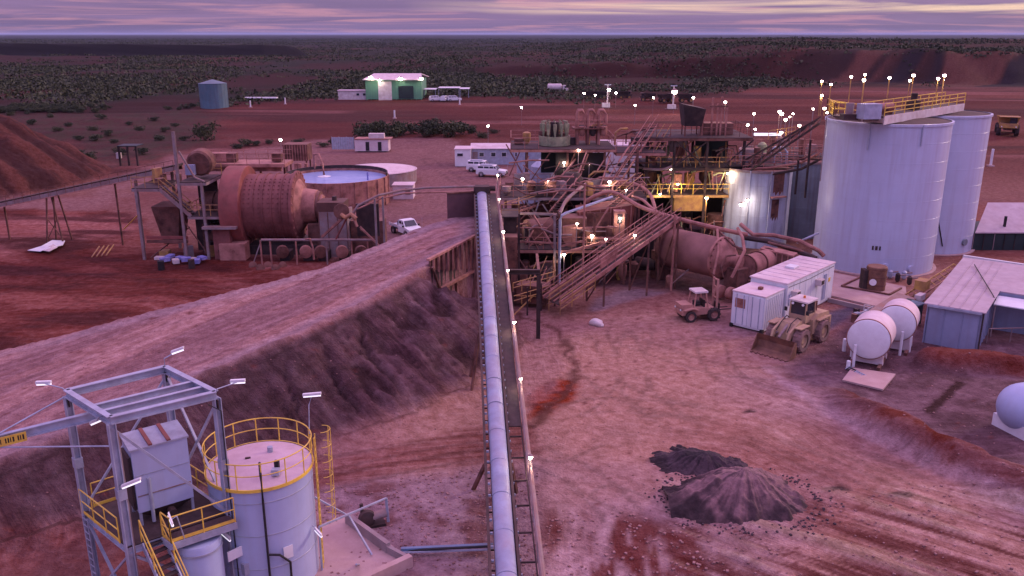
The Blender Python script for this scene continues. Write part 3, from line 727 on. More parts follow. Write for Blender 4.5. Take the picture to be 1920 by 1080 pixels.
# ================================================================== FOREGROUND TOWER (steel frame, front left)
TZ, PZ = 9.0, 3.9
def make_tower():
    A, B, Cc, D = P(310, 692, TZ), P(405, 740, TZ), P(207, 788, TZ), P(125, 737, TZ)
    t = thing('steel_tower', 'tall open galvanised steel frame tower with yellow railed platform at lower left', 'tower', ((A.x + Cc.x) / 2, (A.y + Cc.y) / 2, 0))
    g = M['galv']
    for p in (A, B, Cc, D):
        MB().ibeam((p.x, p.y, -.2), (p.x, p.y, TZ - .14), .26, .26, .035, (1, 1, 0)).build('column', g, t)
    for p, q in ((A, B), (B, Cc), (Cc, D), (D, A)):
        MB().ibeam(p, q, .22, .30, .035).build('top_beam', g, t)
    # inner gantry beams near the front edge and their bracket plates
    def L(p, q, f): return p.lerp(q, f)
    a1, b1 = L(Cc, D, .22) , L(B, A, .22)
    mb = MB().ibeam(a1, b1, .16, .24, .03); mb.build('gantry_beam', g, t)
    a2, b2 = L(Cc, D, .42), L(B, A, .42)
    MB().ibeam(a2, b2, .16, .24, .03).build('gantry_beam', g, t)
    dk = MB()
    for k in range(14):
        f = (k + .5) / 14; p, q = L(a1, b1, f), L(a2, b2, f)
        dk.beam(p + Vector((0, 0, -.14)), q + Vector((0, 0, -.14)), .13, .04)
    dk.build('grating', M['galv_dusty'], t)
    up = lambda p, z: Vector((p.x, p.y, z))
    # platform level beams, deck and braces
    for p, q in ((A, B), (B, Cc), (Cc, D), (D, A)):
        MB().ibeam(up(p, PZ - .15), up(q, PZ - .15), .16, .30, .03).build('floor_beam', g, t)
    deck = MB().prism([up(L(p, Cc if p is A else A if p is Cc else D if p is B else B, -.02), PZ) for p in (A, B, Cc, D)], (0, 0, .05))
    deck.build('deck', M['grating'], t)
    # extended platform towards the near right, with its own deck
    n1 = (B - Cc).normalized(); n2 = (B - A).normalized(); n2 = Vector((n2.x, n2.y, 0)).normalized(); n1 = Vector((n1.x, n1.y, 0)).normalized()
    E0, E1 = up(B, PZ) - n1 * .1, up(B, PZ) - n1 * 2.55
    E2, E3 = E1 + n2 * .75, E0 + n2 * .75
    MB().prism([E0, E1, E2, E3], (0, 0, .05)).build('deck', M['grating'], t)
    MB().beam(E1 + Vector((0, 0, -.12)), E2 + Vector((0, 0, -.12)), .1, .28).beam(E2 + Vector((0, 0, -.12)), E3 + Vector((0, 0, -.12)), .1, .28).build('edge_beam', g, t)
    W1 = up(D, PZ) - n1 * .0; 
    br = [(up(Cc, TZ - .3), up(B, PZ + .1), .09), (up(B, TZ - .3), up(A, PZ + .1), .09), (up(A, TZ - .2), up(B, PZ + .2), .09),
          (up(D, TZ - .3), up(Cc, PZ + .2), .0), (up(A, TZ - .3), up(D, PZ + .2), .08),
          (up(D, PZ - .3), up(Cc, .3), .10), (up(Cc, PZ - .3), up(D, .3), .08), (up(Cc, PZ - .3), up(B, .3), .10)]
    for p, q, w in br:
        if w: MB().beam(p, q, w, w).build('brace', g, t)
    for p in (A, B, Cc, D):
        MB().box((p.x, p.y, .03), (.5, .5, .06), .7).build('base_plate', g, t)
        for z in (6.1,): MB().box((p.x, p.y, z), (.31, .31, .42), .78).build('splice_plate', g, t)
    MB().poly([up(B, .3) + Vector((.17, -.12, 0)), up(B, 8.4) + Vector((.17, -.12, 0)), up(B, 8.75) + Vector((-.2, -.35, 0))], .025, 6).build('conduit', M['black'], t)
    MB().poly([up(Cc, .3) + Vector((.17, .05, 0)), up(Cc, 8.5) + Vector((.17, .05, 0))], .03, 6).build('conduit', M['galv_dusty'], t)
    # knee plates
    for p in (A, B, D):
        MB().box(up(p, TZ - .35) , (.05, .34, .34), atan2(n1.y, n1.x)).build('gusset', M['dark_steel'], t)
    # yellow handrails: rails and posts one by one
    y = M['yellow']
    def railrun(pts, step=1.25):
        U = Vector((0, 0, 1))
        for p, q in zip(pts[:-1], pts[1:]):
            mb = MB().tube(p + U * 1.08, q + U * 1.08, .028, 6).tube(p + U * .58, q + U * .58, .024, 6)
            mb.build('rail', y, t)
            MB().beam(p + U * .11, q + U * .11, .015, .13).build('toe_board', y, t)
            k = max(1, round((q - p).length / step))
            for i in range(k + 1):
                s = p.lerp(q, i / k); MB().tube(s + U * .02, s + U * 1.08, .026, 6).build('post', y, t)
    o1 = -n1 * .0 - n2 * .0
    out = (Vector((D.x + Cc.x, D.y + Cc.y, 0)) - Vector((A.x + B.x, A.y + B.y, 0))).normalized()
    railrun([up(D, PZ) + out * .12, up(D, PZ).lerp(up(Cc, PZ), .88) + out * .12])
    railrun([up(A, PZ) - out * .0 - n2 * .15, up(A, PZ).lerp(up(D, PZ), .9) - n2 * .15])
    railrun([up(A, PZ) + n2 * .3 - out * .1, up(B, PZ) - n2 * .4 - out * .1])
    railrun([E3 - n1 * .05, E2, E2 - n2 * .6], 1.2)
    # access stair going down towards the viewer
    s0 = up(Cc, PZ) + n1 * .45 - Vector((0, 0, 0)); s0b = s0 + n1 * .75
    dn = n2 * 2.35 + Vector((0, 0, -2.7))
    for s in (s0, s0b):
        MB().beam(s + Vector((0, 0, -.05)), s + dn + Vector((0, 0, -.05)), .05, .22).build('stringer', g, t)
        MB().tube(s + Vector((0, 0, .95)), s + dn + Vector((0, 0, .95)), .028, 6).tube(s + Vector((0, 0, .5)), s + dn + Vector((0, 0, .5)), .024, 6).build('rail', y, t)
        for i in range(4):
            q = s + dn * (i / 3); MB().tube(q, q + Vector((0, 0, .95)), .026, 6).build('post', y, t)
    for i in range(11):
        c = s0.lerp(s0b, .5) + dn * ((i + .5) / 11)
        MB().box(c, (.24, .70, .035), atan2(n2.y, n2.x)).build('tread', M['grating'], t)
    # lower landing
    l0 = s0 + dn
    MB().prism([l0, l0 + n1 * .8, l0 + n1 * .8 + n2 * 1.3, l0 + n2 * 1.3], (0, 0, .05)).build('deck', M['grating'], t)
    lz = [l0 + n2 * .1, l0 + n2 * 1.3, l0 + n2 * 1.3 + n1 * 2.6]
    railrun(lz, 1.2)
    railrun([l0 + n1 * .8 + n2 * .15, l0 + n1 * 2.2 + n2 * .2], 1.2)
    MB().prism([l0 + n1 * .8, l0 + n1 * 2.9, l0 + n1 * 2.9 + n2 * 1.25, l0 + n1 * .8 + n2 * 1.25], (0, 0, .05)).build('deck', M['grating'], t)
    for q in (l0 + n2 * 1.25, l0 + n1 * 2.8 + n2 * 1.25, l0 + n1 * 2.8 + n2 * .1):
        MB().beam(q, (q.x, q.y, -.1), .12).build('column', g, t)
    # caged ladder at the far left leg
    lad = MB(); lp = up(D, 0) + out * .18 + n2 * .35
    for s in (-.2, .2): lad.tube(lp + n2 * s, lp + n2 * s + Vector((0, 0, PZ)), .025, 5)
    for i in range(13): lad.tube(lp - n2 * .2 + Vector((0, 0, .3 * i + .2)), lp + n2 * .2 + Vector((0, 0, .3 * i + .2)), .015, 5)
    lad.build('ladder', g, t)
    # jib / monorail beam reaching out of frame at left
    j0 = L(Cc, D, .42); j0 = up(j0, TZ - .32)
    j1 = PY(-12, 826, j0.y - .6)
    far = j1 + (j1 - j0) * .55
    r_in = up(L(B, A, .42), TZ - .30)
    jb = MB().ibeam(j0 + (r_in - j0) * .25, far, .20, .34, .035)
    j = jb.build('monorail_beam', g, t)
    tip = j0.lerp(far, .66)
    MB().tube(up(D, TZ - .1) + Vector((0, 0, .0)), tip + Vector((0, 0, .12)), .03, 6).build('tie_rod', g, t)
    MB().tube(up(Cc, TZ - 1.0), tip + Vector((0, 0, -.25)), .03, 6).build('tie_rod', g, t)
    # yellow lift notice with dark lettering bars on the beam
    d = (far - j0).normalized(); side = Vector((d.y, -d.x, 0)).normalized()
    if side.y > 0: side = -side
    c0 = j0 + d * ((P(0, 0, 0) * 0).length) 
    s_a = j0.lerp(j1, .66); s_b = j0.lerp(j1, .98)
    pl = MB().prism([s_a + side * .125 + Vector((0, 0, -.26)), s_b + side * .125 + Vector((0, 0, -.26)), s_b + side * .125 + Vector((0, 0, .10)), s_a + side * .125 + Vector((0, 0, .10))], side * .015)
    sg = pl.build('notice_plate', M['yellow'], t)
    for i in range(11):
        if i in (2, 7): continue
        f = .10 + i * .078; w = (.045, .03, .05, .04)[i % 4]
        p0 = s_b.lerp(s_a, f); p1 = s_b.lerp(s_a, f + w)
        MB().prism([p0 + side * .142 + Vector((0, 0, -.17)), p1 + side * .142 + Vector((0, 0, -.17)), p1 + side * .142 + Vector((0, 0, .02)), p0 + side * .142 + Vector((0, 0, .02))], side * .004).build('letter', M['black'], sg)
    # small white equipment boxes on the near right leg
    c = up(B, 2.35) - out * .02 + n2 * .05
    bx = MB().box(c + n2 * .35 - n1 * .1, (.06, .72, .42), atan2(n2.y, n2.x)); bx.build('sign_board', M['white'], t)
    MB().box(up(B, 1.55) + n2 * .4 + n1 * .35, (.25, .5, .5), atan2(n2.y, n2.x)).build('junction_box', M['galv'], t)
    return t, (A, B, Cc, D), n1, n2, out
tower, (TA, TB, TC, TD), TN1, TN2, TOUT = make_tower()

# ---- dust collector cabinet standing on the platform
def make_collector():
    c = (TA + TB + TC + TD) / 4; rz = atan2(TN1.y, TN1.x)
    t = thing('dust_collector', 'pale blue steel cabinet with sloped lid standing inside the open tower', 'machine', (c.x + .25, c.y + .1, PZ + .05), rz)
    w, d, h = 2.05, 1.35, 3.15
    b = MB()
    zz = .55
    b.add([(-w / 2, -d / 2, zz), (w / 2, -d / 2, zz), (w / 2, d / 2, zz), (-w / 2, d / 2, zz), (-w / 2, -d / 2, h), (w / 2, -d / 2, h), (w / 2, d / 2, h + .10), (-w / 2, d / 2, h + .10)],
          [(3, 2, 1, 0), (4, 5, 6, 7), (0, 1, 5, 4), (1, 2, 6, 5), (2, 3, 7, 6), (3, 0, 4, 7)])
    b.build('body', M['tank_blue'], t, local=True)
    MB().add([(-w / 2 - .06, -d / 2 - .06, h), (w / 2 + .06, -d / 2 - .06, h), (w / 2 + .06, d / 2 + .06, h + .12), (-w / 2 - .06, d / 2 + .06, h + .12),
              (-w / 2 - .06, -d / 2 - .06, h + .07), (w / 2 + .06, -d / 2 - .06, h + .07), (w / 2 + .06, d / 2 + .06, h + .19), (-w / 2 - .06, d / 2 + .06, h + .19)],
             [(3, 2, 1, 0), (4, 5, 6, 7), (0, 1, 5, 4), (1, 2, 6, 5), (2, 3, 7, 6), (3, 0, 4, 7)]).build('lid', M['galv'], t, local=True)
    for x in (-.32, .35):
        MB().box((x, 0, h + .15), (.14, d + .1, .06), R=Matrix.Rotation(.07, 3, 'X')).build('lid_band', M['red_oxide'], t, local=True)
    MB().box((0, -d / 2 - .012, 1.25), (w - .08, .02, .05)).build('seam', M['galv_dusty'], t, local=True)
    MB().box((0, -d / 2 - .012, 2.1), (w - .08, .02, .03)).build('seam', M['galv'], t, local=True)
    MB().box((-w / 2 - .07, 0, 1.75), (.10, d - .25, 2.2)).build('side_door', M['dark_steel'], t, local=True)
    hp = MB(); hp.add([(-w / 2, -d / 2, zz), (w / 2, -d / 2, zz), (w / 2, d / 2, zz), (-w / 2, d / 2, zz), (-.4, -.3, .05), (.4, -.3, .05), (.4, .3, .05), (-.4, .3, .05)],
                      [(0, 1, 2, 3), (7, 6, 5, 4), (4, 5, 1, 0), (5, 6, 2, 1), (6, 7, 3, 2), (7, 4, 0, 3)])
    hp.build('hopper', M['dark_steel'], t, local=True)
    for sx in (-1, 1):
        for sy in (-1, 1): MB().beam((sx * (w / 2 - .06), sy * (d / 2 - .06), 0), (sx * (w / 2 - .06), sy * (d / 2 - .06), zz + .02), .1).build('leg', M['galv'], t, local=True)
    MB().tube((-.55, -d / 2 - .1, .1), (-.55, -d / 2 - .1, 1.95), .07, 8).build('pipe', M['galv'], t, local=True)
    mt = MB().tube((.15, -d / 2 - .25, .25), (.15, -d / 2 + .1, .25), .17, 10); mt.build('motor', M['dark_steel'], t, local=True)
    return t
make_collector()

# ---- vertical vessel under the platform
def make_vessel():
    c = PY(372, 1035, 28.6); c = (c.x, 28.7)
    t = thing('vessel', 'pale blue vertical vessel below the railed platform beside the stair', 'tank', (c[0], c[1], 0))
    MB().lathe([(.35, .4), (.85, 1.1), (.85, 3.3), (.80, 3.45)], (c[0], c[1], 0), 28).build('shell', M['tank_blue'], t, smooth=True)
    for k in range(3):
        a = k * 2.1; MB().beam((c[0] + .75 * cos(a), c[1] + .75 * sin(a), -.1), (c[0] + .75 * cos(a), c[1] + .75 * sin(a), 1.3), .1).build('leg', M['galv'], t)
    MB().lathe([(.9, 3.1), (.9, 3.18)], (c[0], c[1], 0), 28).build('rim', M['galv'], t, smooth=True)
make_vessel()

# ---- silo tank with yellow railing
def make_near_tank():
    zr = 5.05; c = P(487, 871, zr); r = 2.08
    t = thing('storage_tank', 'pale blue round tank with pink dusty roof and yellow handrail beside the tower', 'tank', (c.x, c.y, 0))
    X, Y = c.x, c.y
    MB().lathe([(r, -.1), (r, zr)], (X, Y, 0), 72, capb=False).build('shell', M['tank_blue'], t, smooth=True)
    MB().lathe([(r + .02, zr - .02), (r + .02, zr), (r * .5, zr + .10), (.05, zr + .2)], (X, Y, 0), 72, capa=False).build('roof', M['tank_top'], t, smooth=True)
    for z in (1.45, 2.95, 4.4): MB().lathe([(r + .008, z), (r + .018, z + .01), (r + .018, z + .05), (r + .008, z + .06)], (X, Y, 0), 72, capa=False, capb=False).build('weld_band', M['galv'], t, smooth=True)
    MB().lathe([(r + .03, zr - .10), (r + .08, zr - .10), (r + .08, zr + .03), (r + .03, zr + .03)], (X, Y, 0), 72, capa=False, capb=False).build('toe_ring', M['yellow'], t, smooth=True)
    y = M['yellow']; R = r + .05
    n = 48
    for h, rr in ((1.10, .026), (.60, .022)):
        pts = [(X + R * cos(2 * pi * k / n), Y + R * sin(2 * pi * k / n), zr + h) for k in range(n + 1)]
        MB().poly(pts, rr, 6).build('rail', y, t, smooth=True)
    for k in range(14):
        a = 2 * pi * k / 14 + .1; MB().tube((X + R * cos(a), Y + R * sin(a), zr), (X + R * cos(a), Y + R * sin(a), zr + 1.1), .026, 6).build('post', y, t)
    # caged ladder on the right side
    a = radians(8); lx, ly = X + (r + .18) * cos(a), Y + (r + .18) * sin(a); tx, ty = -sin(a), cos(a)
    l = MB()
    for s in (-.2, .2): l.tube((lx + tx * s, ly + ty * s, 0), (lx + tx * s, ly + ty * s, zr + 1.15), .028, 5)
    for k in range(22): l.tube((lx - tx * .2, ly - ty * .2, .28 * k + .2), (lx + tx * .2, ly + ty * .2, .28 * k + .2), .016, 4)
    l.build('ladder', y, t)
    cg = MB()
    for k in range(7):
        z = 2.4 + k * .68
        pts = [(lx + cos(a) * (.30 + .36 * sin(q)) + tx * .36 * -cos(q), ly + sin(a) * (.30 + .36 * sin(q)) + ty * .36 * -cos(q), z) for q in [pi * i / 8 for i in range(9)]]
        cg.poly(pts, .016, 4)
    for q in (.25, .5, .75):
        p = (lx + cos(a) * (.30 + .36 * sin(q * pi)) - tx * .36 * cos(q * pi), ly + sin(a) * (.30 + .36 * sin(q * pi)) - ty * .36 * cos(q * pi)); cg.tube((*p, 2.4), (*p, 6.5), .014, 4)
    cg.build('ladder_cage', y, t)
    # black hoses and fittings, roof hatch, wedge marks
    a = radians(-72); f = (cos(a), sin(a))
    hp = [(X + f[0] * (r - .75), Y + f[1] * (r - .75), zr + .3), (X + f[0] * (r - .75), Y + f[1] * (r - .75), zr + .75), (X + f[0] * (r - .3), Y + f[1] * (r - .3), zr + .95), (X + f[0] * (r + .1), Y + f[1] * (r + .1), zr + .7), (X + f[0] * (r + .12), Y + f[1] * (r + .12), zr - .5), (X + f[0] * (r + .12), Y + f[1] * (r + .12), .2)]
    MB().poly(hp, .05, 8).build('hose', M['black'], t, smooth=True)
    a2 = radians(-50); f2 = (cos(a2), sin(a2))
    MB().poly([(X + f[0] * (r + .13), Y + f[1] * (r + .13), 2.2), (X + (f[0] + f2[0]) * .52 * (r + .2), Y + (f[1] + f2[1]) * .52 * (r + .2), 2.15), (X + f2[0] * (r + .14), Y + f2[1] * (r + .14), 1.6), (X + f2[0] * (r + .12), Y + f2[1] * (r + .12), 0)], .05, 8).build('hose', M['black'], t, smooth=True)
    MB().box((X + .95, Y - .8, zr + .35), (.18, .18, .5)).build('valve', M['black'], t)
    MB().box((X + .95, Y - 1.05, zr + .25), (.3, .25, .25)).build('valve_body', M['galv'], t)
    MB().box((X - .55, Y + .25, zr + .17), (.22, .10, .05), .3).build('lifting_lug', M['dark_steel'], t)
    MB().tube((X + .2, Y + .9, zr + .05), (X + .2, Y + .9, zr + .35), .12, 10).build('vent', M['galv'], t, smooth=True)
    MB().box((X + f2[0] * (r + .03), Y + f2[1] * (r + .03), 2.0), (.03, .40, .55), a2).build('notice', M['white'], t)
    return X, Y, r, zr
NTX, NTY, NTR, NTZ = make_near_tank()

# ---- unlit/dim white tube fittings on thin arms around the tower and tank
def arm_light(anchor, mid, head, label, direction=(1, 0, 0), tube_len=.62):
    t = thing('area_light', label, 'light fitting', tuple(anchor), group='white light fittings around the front tower')
    MB().poly([anchor, mid, head], .022, 6).build('arm', M['galv'], t)
    d = Vector(direction).normalized() * tube_len / 2; h = Vector(head)
    MB().prism([h - d + Vector((0, -.06, 0)), h + d + Vector((0, -.06, 0)), h + d + Vector((0, .06, 0)), h - d + Vector((0, .06, 0))], (0, 0, .10)).build('housing', M['white'], t)
    MB().tube(h - d * .95 + Vector((0, 0, -.035)), h + d * .95 + Vector((0, 0, -.035)), .045, 8).build('lens', M['tube'], t)
def nearY(px, py, Y): return PY(px, py, Y)
hd = nearY(82, 719, 30.2); arm_light(Vector((TD.x, TD.y, 9.1)), Vector((TD.x - .15, TD.y, hd.z)), hd, 'white light on a bent arm at the left corner of the tower top', (1, .1, 0), .55)
hd = nearY(333, 658, 32.4); arm_light(Vector((TA.x, TA.y, 9.1)), Vector((TA.x, TA.y, hd.z - .25)), hd, 'white light on a post above the back corner of the tower', (1, .5, .25), .5)
hd = nearY(446, 716, 30.2); arm_light(Vector((TB.x, TB.y, 9.1)), Vector((TB.x + .05, TB.y, hd.z - .05)), hd, 'white light on an arm right of the tower top', (1, .1, .02), .55)
hd = nearY(585, 741, NTY + 1.2); arm_light(Vector((NTX + NTR * .9, NTY + 1.0, NTZ + .9)), Vector((NTX + NTR * .92, NTY + 1.1, hd.z - .4)), hd, 'white light on a thin post above the tank handrail', (1, .1, .05), .75)
hd = nearY(181, 790, 28.6); arm_light(TC.lerp(TD, .15), TC.lerp(TD, .15) + Vector((0, -.3, .1)), hd, 'white light below the front left beam of the tower top', (1, .6, .3), .45)
hd = nearY(246, 907, 27.1); arm_light(Vector((TC.x, TC.y, hd.z - .25)), Vector((TC.x + .2, TC.y - .15, hd.z - .1)), hd, 'white light on the front leg before the cabinet', (1, .2, .35), .7)
hd = nearY(320, 975, 27.6); arm_light(Vector((hd.x + .3, hd.y + .3, PZ)), Vector((hd.x + .2, hd.y + .1, hd.z + .1)), hd, 'white light over the platform handrail', (.6, -.9, -.3), .6)
hd = nearY(424, 1006, 29.2); arm_light(Vector((TB.x, TB.y, hd.z)), Vector((TB.x - .1, TB.y - .2, hd.z)), hd, 'white light on the right leg of the tower', (.8, -.5, -.35), .5)
hd = nearY(597, 999, NTY - .6); arm_light(Vector((NTX + NTR, NTY - .4, hd.z + .2)), Vector((NTX + NTR + .1, NTY - .5, hd.z + .2)), hd, 'white light at the lower right side of the tank', (.6, -.6, -.2), .5)

# ---- bund walls, frame and pump right of the tank
def make_bund():
    t = thing('concrete_bund', 'low concrete sump with sloping walls right of the near tank', 'wall', tuple(P(680, 1030, 0)))
    c = M['concrete_grey']
    zb = .55
    w1a, w1b = P(650, 962, zb), P(728, 1018, zb)
    MB().beam(w1a - Vector((0, 0, .45)), w1b - Vector((0, 0, .45)), .22, .9).build('wall', c, t)
    w2a, w2b = P(770, 1040, zb), P(640, 1100, zb)
    MB().beam(w2a - Vector((0, 0, .45)), w2b - Vector((0, 0, .45)), .30, .9).build('wall', M['concrete'], t)
    MB().beam(w1b - Vector((0, 0, .5)), w2a - Vector((0, 0, .5)), .18, .7).build('wall', c, t)
    fl = [P(600, 985, .02), P(650, 965, .02), P(730, 1020, .02), P(760, 1045, .02), P(650, 1100, .02), P(560, 1100, .02)]
    MB().prism([p - Vector((0, 0, .05)) for p in fl], (0, 0, .09)).build('floor_slab', M['roof_white'] if 0 else M['concrete'], t)
    f = thing('open_gantry', 'thin white galvanised frame crossing over the concrete sump', 'gantry', tuple(P(725, 1010, 0)))
    a = PY(598, 988, 31.5); b = PY(724, 934, 35.2); foot = P(727, 1006, 0)
    foot = Vector((b.x + .05, b.y, .1))
    MB().beam(a, b, .07).build('beam', M['galv'], f)
    MB().beam(b, foot, .12, .06).build('post', M['galv'], f)
    MB().beam(PY(590, 932, 33.5), PY(655, 968, 33.5), .06).build('beam', M['galv'], f)
    MB().beam(a, (a.x, a.y, 0), .07).build('post', M['galv'], f)
    q = PY(655, 968, 33.5); MB().beam(q, (q.x + 1.1, q.y - 1.0, q.z - 1.3), .07).build('brace', M['galv'], f)
    p = thing('slurry_pump', 'dark round pump behind the thin white frame', 'pump', tuple(P(688, 975, 0)))
    c0 = P(688, 972, .45)
    MB().lathe([(.12, -.22), (.36, -.18), (.42, 0), (.36, .15), (.15, .22)], c0, 18, (.35, -.8, .15)).build('casing', M['dark_steel'], p, smooth=True)
    MB().tube(c0 + Vector((.2, .1, 0)), c0 + Vector((.85, .35, .1)), .2, 12).build('motor', M['galv_dusty'], p, smooth=True)
    MB().box(c0 + Vector((.2, .1, -.38)), (1.2, .5, .12), .35).build('base', M['dark_steel'], p)
    MB().tube(c0 + Vector((-.2, 0, .1)), c0 + Vector((-.25, .1, .7)), .09, 8).build('pipe', M['dark_steel'], p)
    s = thing('standpipe', 'pair of thin grey pipes rising in the concrete sump', 'pipe', tuple(P(670, 1050, 0)))
    for dx_ in (0, .13): MB().poly([P(668, 1058, 0) + Vector((dx_, 0, 0)), P(668, 1058, 1.1) + Vector((dx_ - .6, -1.1, 0)) * 0 + Vector((0, 0, 0))], .035, 6).build('pipe', M['galv'], s)
make_bund()
pp = MB().beam(P(752, 1030, .30), P(925, 1022, .45), .16, .14)
t = thing('blue_pipe', 'teal pipe tray running from the sump to the conveyor', 'pipe', tuple(P(840, 1028, 0)))
pp.build('tray', M['bluepipe'], t)
MB().beam(P(752, 1036, .22), P(925, 1030, .36), .10, .05).build('support_rail', M['galv'], t)
MB().poly([P(745, 1034, .2), P(800, 1030, .35), P(925, 1024, .6)], .05, 8).build('hose', M['black'], t)

# ================================================================== COVERED CONVEYOR (centre)
def conv_pt(Y, off=0.0, dz=0.0):
    f = (Y - 29.4) / (75.7 - 29.4)
    x = -.21 - 2.49 * f; z = 1.26 + .15 * (Y - 29.4)
    d = Vector((-2.49, 46.3, 0)).normalized(); r = Vector((d.y, -d.x, 0))
    return Vector((x, Y, z)) + r * off + Vector((0, 0, dz))
def make_conveyor():
    t = thing('conveyor', 'long inclined conveyor under a pale blue arched cover in the centre', 'conveyor', tuple(conv_pt(24, 0)))
    Y0, Y1 = 22.0, 75.7
    L = 2.45; k = 0; Y = Y0
    nseg = 9
    while Y < Y1 - .5:
        ye = min(Y + L, Y1)
        a0 = conv_pt(Y); a1 = conv_pt(ye - .03)
        mb = MB(); vs = []; jz = Vector((0, 0, random.uniform(-.012, .012))); a0 = a0 + jz; a1 = a1 + jz + Vector((random.uniform(-.01, .01), 0, random.uniform(-.01, .01)))
        for p in (a0, a1):
            for i in range(nseg):
                a = pi * i / (nseg - 1); vs.append(p + Vector((-cos(a) * .43, 0, sin(a) * .30 - .02)))
        for p in (a0, a1):
            for i in range(nseg):
                a = pi * i / (nseg - 1); vs.append(p + Vector((-cos(a) * .40, 0, sin(a) * .27 - .02)))
        n = nseg; fs = []
        for i in range(n - 1):
            fs += [(i, i + 1, n + i + 1, n + i), (2 * n + i, 3 * n + i, 3 * n + i + 1, 2 * n + i + 1), (i, 2 * n + i, 2 * n + i + 1, i + 1), (n + i, n + i + 1, 3 * n + i + 1, 3 * n + i)]
        fs += [(0, n, 3 * n, 2 * n), (n - 1, 3 * n - 1, 4 * n - 1, 2 * n - 1)]
        mb.add(vs, fs).build('cover_sheet', M['cover'], t, smooth=True)
        # seam strap
        sb = MB(); pts = [conv_pt(ye - .015) + Vector((-cos(pi * i / 8) * .436, 0, sin(pi * i / 8) * .306 - .02)) for i in range(9)]
        sb.poly(pts, .016, 4).build('seam_strap', M['cover'], t)
        Y = ye
    # side frames under the cover
    for off in (-.66, .52):
        MB().beam(conv_pt(Y0, off, -.02), conv_pt(Y1, off, -.02), .12, .26).build('stringer', M['dark_steel'], t)
        MB().beam(conv_pt(Y0, off, -.62), conv_pt(Y1, off, -.62), .07, .10).build('stringer', M['dark_steel'], t)
    MB().prism([conv_pt(Y0, -.45, -.12), conv_pt(Y1, -.45, -.12), conv_pt(Y1, .45, -.12), conv_pt(Y0, .45, -.12)], (0, 0, .04)).build('belt', M['belt'], t)
    post = MB(); n = 0; Y = Y0
    while Y < Y1:
        for off in (-.66, .60): post.beam(conv_pt(Y, off, -.62), conv_pt(Y, off, .0), .05)
        post.beam(conv_pt(Y, -.66, -.6), conv_pt(Y, .60, -.6), .06)
        Y += 1.2
    post.build('frame_posts', M['dark_steel'], t, kind='stuff')
    # cover clips on both sides
    cl = MB(); Y = Y0
    while Y < Y1:
        for off in (-.56, .55): cl.box(conv_pt(Y, off, .03), (.16, .06, .10))
        Y += .82
    cl.build('cover_clips', M['galv'], t, kind='stuff')
    # walkway at the right: grating on the upper part, bare rungs on the lower part
    wy = 39.8
    MB().prism([conv_pt(wy, .46, -.10), conv_pt(Y1 + .5, .46, -.10), conv_pt(Y1 + .5, 1.26, -.10), conv_pt(wy, 1.26, -.10)], (0, 0, .05)).build('walkway', M['grating'], t)
    MB().beam(conv_pt(Y0, 1.24, -.12), conv_pt(wy, 1.24, -.12), .06, .12).build('walkway_stringer', M['dark_steel'], t)
    Y = 23.0
    while Y < wy:
        MB().beam(conv_pt(Y, .62, -.12), conv_pt(Y, 1.24, -.12), .07, .07).build('rung', M['dark_steel'], t)
        Y += 1.45 if Y < 30 else 1.75
    # dusty service pipe and handrail on the outer side
    MB().tube(conv_pt(Y0, 1.42, .12), conv_pt(71, 1.42, .12), .13, 10).build('service_pipe', M['galv_dusty'], t, smooth=True)
    MB().tube(conv_pt(Y0, 1.30, .95), conv_pt(Y1, 1.30, .95), .024, 5).build('handrail', M['galv_dusty'], t)
    hp = MB(); Y = 23
    while Y < Y1: hp.tube(conv_pt(Y, 1.30, -.1), conv_pt(Y, 1.30, .95), .022, 4); Y += 2.4
    hp.build('handrail_posts', M['galv_dusty'], t, kind='stuff')
    # trestles
    for Y in (37.5, 51.0, 62.0):
        tr = thing
        a = conv_pt(Y, -.66, -.6); b = conv_pt(Y, .60, -.6)
        ga = gz(a.x - .7, Y); gb = gz(b.x + .4, Y)
        MB().beam(a, (a.x - .75, Y + .9, ga - .3), .16).build('leg', M['rust'], t)
        MB().beam(b, (b.x + .35, Y + .6, gb - .6), .16).build('leg', M['rust'], t)
        if Y > 45:
            MB().beam(conv_pt(Y, -.66, -.6), (a.x - .55, Y - .9, ga - .3), .13).build('leg', M['rust'], t)
    # head box and drive
    h = conv_pt(Y1, 0, .1)
    MB().box(h + Vector((0, .6, .15)), (1.3, 1.2, .9)).build('head_box', M['dark_steel'], t)
    MB().tube(h + Vector((.6, .7, .35)), h + Vector((1.2, .7, .35)), .24, 10).build('drive_motor', M['dark_steel'], t, smooth=True)
    MB().tube(h + Vector((-.75, .8, .2)), h + Vector((.75, .8, .2)), .35, 14).build('head_pulley', M['belt'], t, smooth=True)
    return t
conveyor = make_conveyor()

